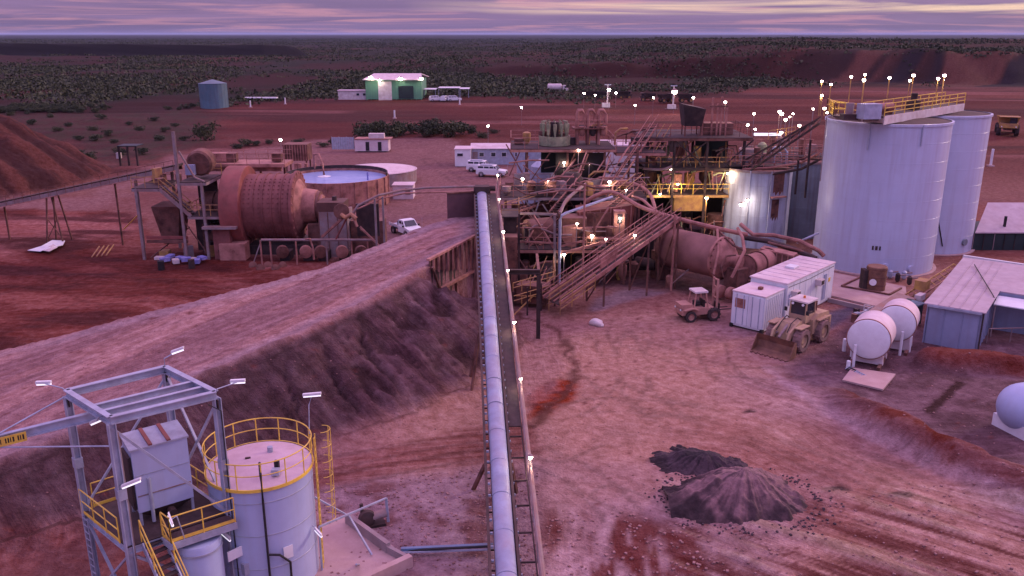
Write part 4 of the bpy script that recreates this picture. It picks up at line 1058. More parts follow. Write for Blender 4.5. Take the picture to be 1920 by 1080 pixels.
# ---- lamps. Each is a post/bracket with a housing and a lit lens
def lamp(head, base, label, size=.13, group='lit lamps of the plant', m='lamp', cat='lamp', power=0.0, arm=None, pm='galv_dusty'):
    head = Vector(head); base = Vector(base); size *= .72 + .5 * ((head.x * 7.3 + head.z * 3.1) % 1)
    t = thing('lamp', label, cat, tuple(base), group=group)
    pts = [base] + ([Vector(arm)] if arm is not None else []) + [head + Vector((0, 0, size * 1.1))]
    MB().poly(pts, .045, 5).build('post', M[pm], t)
    MB().lathe([(size * .35, size * 1.25), (size * 1.15, size * .75), (size * 1.2, size * .5)], head, 8, capb=False).build('housing', M['galv_dusty'], t, smooth=True)
    MB().sphere(head, size, 10, 6).build('lens', M[m], t, smooth=True)
    if power:
        ld = bpy.data.lights.new('lamp_light', 'POINT'); ld.energy = power * 2.4; ld.shadow_soft_size = size * 1.3
        ld.color = (1.0, .72, .45) if m == 'lamp_yellow' else (1.0, .82, .66)
        lo = bpy.data.objects.new('lamp_light', ld); COL.objects.link(lo); lo.parent = t
        lo.location = tuple(head + Vector((0, -.02, -size * 1.8)) - base)
for (px, py, side, lab) in [(990, 858, 1.42, 'lowest lamp along the conveyor, above the bare rungs'), (967, 709, 1.42, 'lamp on the conveyor walkway beside the red soil patch'),
                            (957, 604, 1.42, 'lamp on the conveyor walkway next to the channel bank'), (943, 506, 1.42, 'bright lamp on the conveyor at the dark crossbeam'),
                            (940, 434, 1.42, 'lamp on the conveyor walkway left of the screen house'), (933, 373, 1.42, 'highest lamp along the conveyor near its head')]:
    # solve for the chainage where the lamp (0.55 above the pipe) is seen at this height
    best = min((abs((lambda q: 540 - FPX * ((q - Vector((0, 0, CAM_H))).dot(_u)) / ((q - Vector((0, 0, CAM_H))).dot(_f)))(conv_pt(Y / 10, side, .75)) - py), Y / 10) for Y in range(230, 780))[1]
    h = conv_pt(best, side, .75)
    lamp(h, conv_pt(best, 1.42, .1), lab, .12, 'lamps along the covered conveyor', power=14)

# ================================================================== ROM RAMP END: bin wall and ribbed retaining wall
def make_rom():
    t = thing('retaining_wall', 'ribbed rusty retaining wall under the end of the haul ramp', 'wall', tuple(P(850, 520, 2)))
    a, b = P(806, 487, 6.02), P(892, 442, 6.02)
    dn = Vector((0, 0, -2.7)); n = (b - a); n.z = 0; n.normalize(); o = Vector((n.y, -n.x, 0))
    MB().prism([a + dn * .3, b + dn, b, a], -o * .08).build('wall_plate', M['rust'], t)
    MB().prism([a + dn * .3 * 1.0, b + dn, b + dn * 2.15, a + dn * 2.15], -o * .1).build('wall_plate', M['dark_steel'], t)
    for i in range(10):
        p = a.lerp(b, (i + .4) / 10); d = dn * (.35 + .65 * (i + .4) / 10)
        MB().beam(p + o * .12, p + d + o * .12, .14, .2).build('rib', M['rust_light'], t)
    MB().beam(a + Vector((0, 0, .05)) - n * .3, b + Vector((0, 0, .05)), .28, .16).build('coping', M['rust_light'], t)
    MB().beam(a + dn * .95 + o * .2, b + dn * 1.02 + o * .2, .25, .22).build('waler', M['rust_light'], t)
    MB().beam(a + dn * .2 + o * .2, a + dn * .95 + n * 1.2 + o * .2, .16).build('brace', M['rust'], t)
    MB().beam(b + dn * 1.0 + o * .2 - n * 1, b + dn * 1.9 + o * 1.6, .18).build('brace', M['rust_light'], t)
    MB().beam(b + Vector((0, 0, -.3)) - n * .3 + o * .3, b + dn * .95 - n * 1.2 + o * .3, .2).build('brace', M['rust'], t)
    for f in (.12, .5, .9):
        p = a.lerp(b, f) + dn * .95; MB().beam(p + o * .1, (p.x, p.y + .3, 0), .22).build('column', M['rust'], t)
    k = thing('feed_bin', 'dark steel wall plate of the ore bin at the top of the ramp', 'bin', tuple(P(865, 415, 6)))
    c, d = P(839, 413, 5.9), P(893, 400, 5.9)
    h = Vector((0, 0, 2.45))
    w0 = Vector((c.x, c.y, 5.9)); w1 = Vector((d.x + .6, c.y + 1.2, 5.9))
    MB().prism([w0, w1, w1 + h, w0 + h], (0, .15, 0)).build('back_plate', mats_dark_purple, k)
    for f in (.02, .33, .66, .98): MB().beam(w0.lerp(w1, f) + Vector((0, .22, -1)), w0.lerp(w1, f) + h + Vector((0, .22, 0)), .14).build('stiffener', M['rust'], k)
    MB().beam(w0 + h, w1 + h, .2, .12).build('top_edge', M['rust'], k)
    MB().prism([w1, w1 + Vector((.9, -5.5, 0)), w1 + Vector((.9, -5.5, .8)), w1 + Vector((0, 0, 2.2))], (.12, 0, 0)).build('side_plate', M['rust'], k)
    # chute and dark casing right of the conveyor
    q = thing('transfer_house', 'dark steel chute housing standing right of the conveyor head', 'machine', (conv_pt(72, 2.2).x, 72, 0))
    c = conv_pt(72, 2.35)
    MB().box((c.x, 72.2, 4.9), (1.1, 3.0, 4.6)).build('casing', M['dark_steel'], q)
    MB().box((c.x - .05, 69.5, 3.2), (1.3, 1.4, 5.4)).build('casing', M['rust'], q)
    for yy in (70.2, 74.0):
        for xx in (-.75, .75): MB().beam((c.x + xx, yy, 0), (c.x + xx, yy, 7.6), .16).build('column', M['dark_steel'], q)
    MB().box((c.x, 72.2, 7.25), (1.6, 3.6, .1)).build('platform', M['grating'], q)
    MB().rail([(c.x - .75, 70.5, 7.3), (c.x + .75, 70.5, 7.3), (c.x + .75, 74, 7.3)], 1.0, .03, 1.2).build('handrail', M['yellow_dusty'], q, kind='stuff')
    # dark portal at the foot of the diagonal conveyor
    r = thing('steel_portal', 'dark steel portal frame beside the foot of the diagonal conveyor', 'frame', tuple(P(1008, 632, 0)))
    f0 = P(1009, 634, 0); top = PY(1009, 512, f0.y).z
    MB().ibeam((f0.x, f0.y, -.7), (f0.x, f0.y, top), .3, .3, .04).build('column', M['dark_steel'], r)
    e = conv_pt(f0.y, 1.6); MB().ibeam((e.x, f0.y, top + .1), (f0.x + .1, f0.y, top + .1), .3, .35, .04).build('beam', M['dark_steel'], r)
    MB().ibeam((e.x + .1, f0.y + .3, -.6), (e.x + .1, f0.y + .3, top), .25, .25, .04).build('column', M['dark_steel'], r)
    MB().ibeam((f0.x, f0.y, top + .1), (f0.x, f0.y + 5, top + .1), .2, .25, .04).build('beam', M['rust'], r)
    lp = PY(1012, 522, f0.y)
    # feed box of fine rusty members below
    s = thing('feeder_frame', 'tangle of yellow and rusty railings at the foot of the conveyor gallery', 'frame', tuple(P(985, 590, 0)))
    b0 = P(962, 600, 0); b1 = P(1040, 575, 0)
    for i, f in enumerate((0, .33, .66, 1)):
        p = b0.lerp(b1, f); MB().beam((p.x, p.y, -.6), (p.x, p.y, 2.4), .12).build('column', M['dark_steel'], s)
        p2 = p + Vector((0, 3.4, 0)); MB().beam((p2.x, p2.y, -.4), (p2.x, p2.y, 3.2), .12).build('column', M['rust'], s)
    for z in (1.1, 2.2):
        MB().rail([b0 + Vector((0, 0, z)), b1 + Vector((0, 0, z)), b1 + Vector((0, 3.2, z + .4))], .9, .04, 1.1).build('handrail', M['yellow_dusty'], s, kind='stuff')
    MB().beam(b0 + Vector((0, .2, .3)), b1 + Vector((0, 2.5, 2.0)), .09).build('brace', M['yellow_dusty'], s)
    MB().beam(b0 + Vector((.2, .2, 2.0)), b1 + Vector((-.3, 1.5, .4)), .09).build('brace', M['yellow_dusty'], s)
    MB().box(b0.lerp(b1, .5) + Vector((0, 2.0, 1.2)), (2.6, 1.6, 1.5), -.3).build('chute', M['rust'], s)
mats_dark_purple = mat('dark worn plate', (.13, .065, .075), (.085, .04, .048), .7, .1, .8, .1, DUST, .2)
make_rom()

# ================================================================== BIG TANKS AND WALKWAY
def big_tank(cx, cy, r, h, label, name='storage_tank'):
    t = thing(name, label, 'tank', (cx, cy, 0), group='tall pale storage tanks')
    MB().lathe([(r, -.1), (r, h)], (cx, cy, 0), 96, capb=False).build('shell', M['tank_big'], t, smooth=True)
    MB().lathe([(r + .02, h - .22), (r + .10, h - .20), (r + .10, h), (r - .1, h + .02)], (cx, cy, 0), 96, capa=False, capb=False).build('rim', M['tank_big'], t, smooth=True)
    MB().lathe([(r - .09, h - .05), (.1, h + .35)], (cx, cy, 0), 72, capa=False).build('roof', M['dark_steel'], t, smooth=True)
    for k in range(1, 8):
        z = k * h / 8; MB().lathe([(r + .004, z), (r + .012, z + .01), (r + .012, z + .04), (r + .004, z + .05)], (cx, cy, 0), 96, capa=False, capb=False).build('weld_band', M['tank_big'], t, smooth=True)
    MB().lathe([(r + .02, -.05), (r + .35, -.05), (r + .35, .10), (r + .02, .12)], (cx, cy, 0), 72, capa=False, capb=False).build('base_ring', M['concrete'], t, smooth=True)
    return t
T1 = (36.1, 83.1, 5.62, 14.2); T2 = (44.7, 90.5, 4.75, 14.2)
t1 = big_tank(*T1, 'tall pale lavender tank at the front of the pair')
t2 = big_tank(*T2, 'tall pale lavender tank behind and right of its neighbour')
def ontank(T, ang, z, dr=0.0): return Vector((T[0] + (T[2] + dr) * cos(ang), T[1] + (T[2] + dr) * sin(ang), z))
for a in (radians(-128), radians(-82)):
    MB().tube(ontank(T1, a, 14.2, .1), ontank(T1, a, 11.8 if a < -2 else 12.3, .1), .07, 6).build('drop_pipe', M['galv'], t1)
a = radians(-113); mark = MB()
for k, w in enumerate((.16, .22, .14)):
    b = a + k * .055; mark.box(ontank(T1, b, 2.75, .02), (.04, w, .38), b)
mark.build('stencil_mark', M['dark_steel'], t1, kind='stuff')
for ang, z, s in ((-100, 1.0, .5), (-75, .8, .45)):
    q = radians(ang); MB().tube(ontank(T1, q, z, -.05), ontank(T1, q, z, .25), s * .7, 16).build('manhole', M['tank_big'], t1, smooth=True)
MB().tube(ontank(T2, radians(-62), 1.3, 0), ontank(T2, radians(-62), 1.3, .2), .35, 14).build('manhole', M['tank_grey'], t2, smooth=True)
MB().tube(ontank(T2, radians(-93), 1.0, .1), ontank(T2, radians(-118), 8.4, .1), .06, 6).build('hose', M['black'], t2)
def make_top_walk():
    t = thing('tank_walkway', 'yellow railed steel walkway across the tops of the two big tanks', 'walkway', (T1[0], T1[1], 14.2))
    z = 14.65
    a, b = P(1657, 226, z), P(1807, 201, z + .1)
    n = (b - a); n.z = 0; n.normalize(); o = Vector((-n.y, n.x, 0))
    W = 2.0
    MB().beam(a, b, .10, .75).build('fascia', M['white_dusty'], t)
    MB().beam(a + o * W, b + o * W, .10, .6).build('fascia', M['white_dusty'], t)
    MB().prism([a + Vector((0, 0, .3)), b + Vector((0, 0, .3)), b + o * W + Vector((0, 0, .3)), a + o * W + Vector((0, 0, .3))], (0, 0, .05)).build('deck', M['grating'], t)
    U = Vector((0, 0, .35))
    for oo in (0, W):
        p, q = a + o * oo + U, b + o * oo + U
        for h in (1.1, .72, .36): MB().beam(p + Vector((0, 0, h)), q + Vector((0, 0, h)), .06).build('rail', M['yellow'], t)
        n_ = 9
        for i in range(n_ + 1):
            s = p.lerp(q, i / n_); MB().beam(s, s + Vector((0, 0, 1.12)), .06).build('post', M['yellow'], t)
    e = b + U
    MB().beam(e + Vector((0, 0, 1.1)), e + o * W + Vector((0, 0, 1.1)), .06).beam(e + Vector((0, 0, .55)), e + o * W + Vector((0, 0, .55)), .06)
    # left deck
    l0 = P(1545, 219, z); l1 = a + Vector((0, 0, 0)) - n * .2; d2 = (o * 3.6)
    l0 = Vector((T1[0] - 5.9, T1[1] - 2.2, z)); 
    MB().prism([l0, l1, l1 + o * 4.6, l0 + Vector((1.0, 5.2, 0))], (0, 0, .12)).build('deck', M['dark_steel'], t)
    MB().beam(l0 + Vector((0, -.05, .0)), l1 + Vector((0, -.05, 0)), .1, .45).build('fascia', M['galv_dusty'], t)
    ring = [l0 + U * .5, l1 + U * .5]
    def rl(p, q, m='yellow'):
        for h in (1.15, .6): MB().beam(p + Vector((0, 0, h)), q + Vector((0, 0, h)), .055).build('rail', M[m], t)
        k = max(1, int((q - p).length / 1.1))
        for i in range(k + 1): s = p.lerp(q, i / k); MB().beam(s, s + Vector((0, 0, 1.15)), .055).build('post', M[m], t)
    Z = Vector((0, 0, .12))
    rl(l0 + Z, l1 + Z - (l1 - l0) * .12); rl(l0 + Z, l0 + Vector((1.0, 5.2, 0)) + Z); rl(l0 + Vector((1.0, 5.2, 0)) + Z, l1 + o * 4.6 + Z)
    rl(l0 + Vector((.5, 2.4, 0)) + Z, l1 + o * 2.3 + Z)
    rl(l1 + o * 4.6 + Z, l1 + o * 1.2 + Z, 'yellow_dusty')
    ag = thing('agitator_drive', 'grey agitator gearbox on the front tank walkway', 'machine', (T1[0], T1[1], z))
    g = l1 - n * 1.2 + o * .8
    MB().box(g + Vector((0, 0, .85)), (1.7, 1.2, 1.3), .2).build('housing', M['galv'], ag)
    MB().tube(g + Vector((-1.4, .8, .2)), g + Vector((-1.4, .8, 1.5)), .35, 12).build('gearbox', M['galv_dusty'], ag, smooth=True)
    MB().box(g + Vector((-1.4, .8, .3)), (1.3, 1.0, .5)).build('base', M['dark_steel'], ag)
    a2 = thing('agitator_drive', 'dark agitator motor between the rails over the rear tank', 'machine', (T2[0], T2[1], z))
    g = a.lerp(b, .45) + o * 1.0
    MB().box(g + Vector((0, 0, .8)), (1.0, .8, .8), .5).build('gearbox', M['dark_steel'], a2)
    MB().tube(g + Vector((0, 0, 1.1)), g + Vector((0, 0, 1.9)), .3, 12).build('motor', M['dark_steel'], a2, smooth=True)
    a3 = thing('agitator_drive', 'rusty red agitator motor at the middle of the tank walkway', 'machine', (T2[0], T2[1], z))
    g = a.lerp(b, .12) + o * 1.2
    MB().tube(g + Vector((-.6, 0, .9)), g + Vector((.9, 0, 1.0)), .4, 12).build('motor', M['rust_light'], a3, smooth=True)
    MB().box(g + Vector((0, 0, .5)), (1.6, .7, .3)).build('base', M['rust'], a3)
    return z
WZ = make_top_walk()
# lamps over the tanks
for px, py, Y, lab in [(1541, 152, 80.5, 'leftmost high lamp above the front tank'), (1558, 158, 84, 'small lamp just right of the leftmost high lamp'), (1541, 179, 80.5, 'lower lamp on the leftmost post of the front tank'),
                       (1596, 144, 86, 'lamp above the left end of the yellow walkway'), (1622, 140, 86.5, 'upper lamp of the close pair over the walkway'), (1620, 150, 86, 'lower lamp of the close pair over the walkway'),
                       (1668, 146, 86, 'lamp above the middle of the yellow walkway'), (1713, 141, 88, 'upper lamp above the rear tank'), (1706, 151, 87.5, 'lower lamp above the rear tank'),
                       (1759, 147, 88.5, 'lower lamp near the right end of the tank walkway'), (1771, 141, 89, 'highest lamp at the right end of the tank walkway'), (1546, 203, 80.6, 'lamp at the left rail foot of the front tank')]:
    h = PY(px, py, Y); lamp(h, (h.x, h.y, 14.7), lab, .15, 'lamps over the big tanks', power=20 if px in (1541, 1622, 1759) else 0, pm='yellow_dusty')

# ================================================================== GREY LEACH TANKS
LT = [(xat(1412, 92), 92.2, 3.55, 8.3), (xat(1496, 97), 97.5, 4.3, 8.6), (xat(1440, 104), 104, 4.0, 8.6)]
for i, (cx, cy, r, h) in enumerate(LT):
    t = thing('leach_tank', ['pale streaked tank with a rust panel left of the big tanks', 'grey green tank tucked behind the tall front tank', 'grey green tank behind the pale streaked one'][i], 'tank', (cx, cy, 0), group='lower tanks left of the big tanks')
    MB().lathe([(r, 0), (r, h)], (cx, cy, 0), 56, capb=False).build('shell', M['tank_grey_pale' if i == 0 else 'tank_grey'], t, smooth=True)
    MB().lathe([(r + .12, h - .25), (r + .12, h), (r - .1, h)], (cx, cy, 0), 56, capa=False, capb=False).build('rim', M['galv_dusty'], t, smooth=True)
    MB().lathe([(r - .08, h - .12), (.1, h - .1)], (cx, cy, 0), 40, capa=False).build('roof', M['rust'], t)
    for k in range(1, 5): z = k * h / 5; MB().lathe([(r + .004, z), (r + .02, z), (r + .02, z + .07), (r + .004, z + .08)], (cx, cy, 0), 56, capa=False, capb=False).build('weld_band', M['tank_grey_pale' if i == 0 else 'tank_grey'], t, smooth=True)
    # gangway and handrail
    MB().box((cx, cy - r * .3, h + .25), (2 * r, 1.5, .12)).build('gangway', M['grating'], t)
    hr = MB().rail([(cx - r, cy - r * .3 - .75, h + .3), (cx + r, cy - r * .3 - .75, h + .3)], 1.1, .04, 1.2); hr.rail([(cx - r, cy - r * .3 + .75, h + .3), (cx + r, cy - r * .3 + .75, h + .3)], 1.1, .04, 1.2)
    hr.build('handrail', M['rust_light'], t, kind='stuff')
    MB().tube((cx - .3, cy, h), (cx - .3, cy, h + 2.0), .35, 10).build('agitator', M['rust'], t, smooth=True)
    MB().box((cx + 1.0, cy + .3, h + .8), (.9, .9, 1.1)).build('gearbox', M['galv_dusty'], t)
    if i == 0:
        for (ax, z0, z1, w) in ((-68, 5.9, 8.2, 1.35), (-72, 3.2, 5.3, .9)):
            a = radians(ax); mb = MB(); vs = []; fs = []; k = 8; hw = w / r / 2
            for j in range(k + 1):
                b = a - hw + 2 * hw * j / k
                for z in (z0 + .25 * sin(j * 2.1), z1): vs.append((cx + (r + .03) * cos(b), cy + (r + .03) * sin(b), z))
            fs = [(2 * j, 2 * j + 2, 2 * j + 3, 2 * j + 1) for j in range(k)]
            mb.add(vs, fs).build('rust_panel', M['rust'], t, smooth=True)
        a = radians(-70); MB().box((cx + (r + .25) * cos(a), cy + (r + .25) * sin(a), 5.6), (.5, 1.8, .12), a).build('bracket', M['rust_light'], t)
        for b in (-118, -84, -46): q = radians(b); MB().tube((cx + (r + .1) * cos(q), cy + (r + .1) * sin(q), .5), (cx + (r + .1) * cos(q), cy + (r + .1) * sin(q), h), .07, 6).build('pipe', M['tank_grey_pale'], t)
for px, py, Y, lab, m in [(1390, 383, 88, 'bright lamp low on the pale streaked tank', 'lamp'), (1401, 375, 88, 'second lamp beside the bright one on the pale streaked tank', 'lamp')]:
    h = PY(px, py, Y); lamp(h, (h.x, h.y + .6, h.z - .3), lab, .22 if px == 1390 else .13, 'lamps on the lower tanks', m, power=30)

# ================================================================== GRAVITY TOWER (dark multi-level frame)
def platform(t, x0, x1, y0, y1, z, m='grating', rail='rust_light', beamm='rust_light', sides='fblr', h=1.1):
    MB().box(((x0 + x1) / 2, (y0 + y1) / 2, z), (x1 - x0, y1 - y0, .08)).build('deck', M[m], t)
    e = MB()
    for a, b in (((x0, y0), (x1, y0)), ((x1, y0), (x1, y1)), ((x1, y1), (x0, y1)), ((x0, y1), (x0, y0))):
        MB().beam((*a, z - .17), (*b, z - .17), .12, .26).build('edge_beam', M[beamm], t)
    if rail:
        r = MB(); S = {'f': ((x0, y0), (x1, y0)), 'r': ((x1, y0), (x1, y1)), 'b': ((x1, y1), (x0, y1)), 'l': ((x0, y1), (x0, y0))}
        for k in sides: a, b = S[k]; r.rail([(*a, z + .05), (*b, z + .05)], h, .035, 1.3)
        r.build('handrail', M[rail], t, kind='stuff')
def columns(t, xs, ys, z0, z1, m='rust', w=.2):
    for x in xs:
        for y in ys: MB().ibeam((x, y, z0), (x, y, z1), w, w, .04).build('column', M[m], t)
def xbrace(t, a, b, z0, z1, m='rust', w=.09):
    MB().beam((*a, z0), (*b, z1), w).build('brace', M[m], t); MB().beam((*a, z1), (*b, z0), w).build('brace', M[m], t)
def make_gravity():
    Y0, Y1 = 91.0, 98.5
    x0, x1 = xat(1212, 91, 8), xat(1392, 91, 8)
    t = thing('process_tower', 'dark three level steel processing tower with lamps left of the tanks', 'tower', ((x0 + x1) / 2, 95, 0))
    xm = [x0, x0 + (x1 - x0) * .28, x0 + (x1 - x0) * .62, x1]
    columns(t, xm, (Y0, Y1), -.1, 11.4, 'dark_steel', .26)
    platform(t, x0, x1, Y0, Y1, 5.4, rail='yellow', beamm='yellow_dusty', sides='f')
    platform(t, x0 + .2, x1, Y0, Y1, 8.3, rail='yellow_dusty', beamm='dark_steel', sides='fr')
    platform(t, x0 - .6, x1 + .8, Y0 - .3, Y1 + .5, 11.5, rail=None, beamm='rust')
    MB().rail([(x0 - .6, Y0 - .3, 11.6), (x1 + .8, Y0 - .3, 11.6), (x1 + .8, Y1, 11.6)], 1.0, .03, 1.4).build('handrail', M['rust'], t, kind='stuff')
    xbrace(t, (xm[1], Y0 - .14), (xm[2], Y0 - .14), 8.4, 11.2, 'dark_steel', .14)
    xbrace(t, (xm[0], Y0 - .14), (xm[1], Y0 - .14), .5, 5.1, 'dark_steel')
    xbrace(t, (xm[2], Y1), (xm[3], Y1), 8.4, 11.2, 'rust'); xbrace(t, (xm[0], Y1), (xm[1], Y1), 5.5, 8.1, 'rust')
    MB().box(((xm[0] + xm[1]) / 2, Y1 - .4, 6.9), (xm[1] - xm[0] - .4, .12, 2.6)).build('wall_panel', M['gap_shade'], t)  # near-black sheet added behind the frame as painted shade
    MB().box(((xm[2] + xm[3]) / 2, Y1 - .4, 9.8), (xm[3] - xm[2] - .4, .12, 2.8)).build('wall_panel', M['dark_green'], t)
    MB().box(((xm[0] + xm[3]) / 2, Y1 - .2, 3.0), (xm[3] - xm[0] - .4, .12, 4.6)).build('wall_panel', M['gap_shade'], t)
    MB().box(((xm[1] + xm[2]) / 2, Y1 - .3, 10.0), (xm[2] - xm[1] - 1.2, .1, 1.9)).build('wall_panel', M['white_dusty'], t)
    MB().box(((xm[1] + xm[2]) / 2 + .3, Y0 + .6, 4.4), (xm[2] - xm[1], 1.0, 1.6)).build('launder', M['yellow_dusty'], t)
    # equipment
    for k, (fx, z, r, h, m) in enumerate([(.10, 8.35, .55, 1.6, 'rust_light'), (.24, 8.35, .5, 1.9, 'green_cyc'), (.43, 8.35, .6, 1.5, 'rust_light'), (.55, 8.35, .45, 2.1, 'yellow_dusty'), (.80, 8.35, .6, 1.4, 'dark_steel'),
                                         (.12, 5.45, .7, 1.7, 'rust'), (.35, 5.45, .6, 2.0, 'rust_light'), (.52, 5.45, .6, 1.8, 'yellow_dusty'), (.73, 5.45, .75, 1.7, 'rust'), (.9, 5.45, .5, 2.0, 'rust_light'),
                                         (.2, 0, 1.0, 3.2, 'rust'), (.5, 0, 1.2, 3.4, 'dark_steel'), (.8, 0, 1.0, 3.0, 'rust')]):
        x = x0 + fx * (x1 - x0); yy = Y0 + 1.6 + (k % 3) * 1.7
        MB().lathe([(r * .35, 0), (r * .4, h * .2), (r, h * .5), (r, h)], (x, yy, z), 16).build('concentrator', M[m], t, smooth=True)
    for k in range(9):
        x = x0 + (x1 - x0) * (.06 + .11 * k); z = 3.0 + (k * 37 % 7)
        MB().poly([(x, Y0 + .4, z), (x + .2, Y0 + .5, z + 1.6), (x + 1.0, Y0 + .9, z + 2.2), (x + 1.3, Y0 + 2, z + 2.3)], .09, 6).build('pipe', M['rust_light' if k % 2 else 'rust'], t, smooth=True)
    rg = random.Random(31)
    for k in range(60):
        z = rg.choice([.2, 5.5, 8.4]); zz = z + rg.uniform(1.6, 2.7); x = rg.uniform(x0, x1 - 1); Yk = rg.uniform(Y0 + .1, Y0 + 3)
        m_ = rg.choice(['rust_light', 'rust', 'yellow_dusty', 'galv_dusty', 'green_cyc'])
        if k % 3: MB().beam((x, Yk, z), (x + rg.uniform(-1.2, 1.2), Yk, zz), rg.uniform(.06, .14)).build('strut', M[m_], t)
        else: MB().poly([(x, Yk, zz - .3), (x + .7, Yk, zz), (x + 1.9, Yk, zz), (x + 2.2, Yk, z + .4)], rg.uniform(.06, .12), 6).build('pipe', M[m_], t, smooth=True)
    # hopper, bin and posts on the top deck
    bx = xat(1300, 93, 13)
    MB().add([(bx - 1.1, 92, 12.6), (bx + .7, 92, 12.6), (bx + .7, 94, 12.6), (bx - 1.1, 94, 12.6), (bx - 1.4, 91.6, 14.9), (bx + 1.0, 91.6, 14.4), (bx + 1.0, 94.4, 14.4), (bx - 1.4, 94.4, 14.9)],
             [(3, 2, 1, 0), (4, 5, 6, 7), (0, 1, 5, 4), (1, 2, 6, 5), (2, 3, 7, 6), (3, 0, 4, 7)]).build('hopper', M['dark_steel'], t)
    for dx_ in (-1.0, .6):
        for yy in (92.1, 93.9): MB().beam((bx + dx_, yy, 11.5), (bx + dx_, yy, 12.7), .12).build('leg', M['rust'], t)
    for px, top in ((1335, 15.5), (1345, 14.9), (1352, 15.6), (1362, 15.0), (1318, 13.6)):
        x = xat(px, 93, 13.5); MB().beam((x, 93, 11.5), (x, 93, top), .18).build('post', M['rust_light'], t)
    MB().beam((xat(1330, 93, 14), 93, 14.6), (xat(1365, 93, 14), 93, 14.6), .2).build('beam', M['rust'], t)
    MB().box((xat(1345, 93.5, 12), 94, 12.2), (3.2, 2.0, 1.2)).build('cabinet', M['rust'], t)
    MB().beam((x1 - 2.2, Y0 - .4, 8.5), (x1 + .8, Y0 - .4, 11.3), .14).build('brace', M['dark_steel'], t)
    # interior lighting equipment and pale portable behind is separate
    return x0, x1, Y0, Y1
GX0, GX1, GY0, GY1 = make_gravity()
for px, py, Y, s, m, lab, pw in [(1325, 371, 88.5, .20, 'lamp_yellow', 'glaring yellow lamp on a post before the dark tower', 160), (1271, 345, 90.5, .10, 'lamp_yellow', 'small yellow lamp under the middle deck of the dark tower', 70),
                             (1365, 325, 90.5, .12, 'lamp_yellow', 'yellow lamp at the lower right of the dark tower', 60), (1238, 364, 90.3, .13, 'lamp', 'lamp low at the left column of the dark tower', 30),
                             (1300, 183, 94, .13, 'lamp', 'lamp on a mast above the dark tower hopper', 0), (1360, 191, 94, .14, 'lamp', 'lamp on the tallest post of the dark tower', 25), (1258, 318, 90.6, .07, 'lamp', 'tiny lamp among the pipes of the dark tower', 0)]:
    h = PY(px, py, Y)
    base = (h.x, h.y, 0) if px == 1325 else (h.x, h.y, 11.5 if py < 200 else h.z + .35)
    lamp(h, base, lab, s, 'lamps of the dark process tower', m, power=pw, pm='yellow_dusty' if px == 1325 else 'galv_dusty')

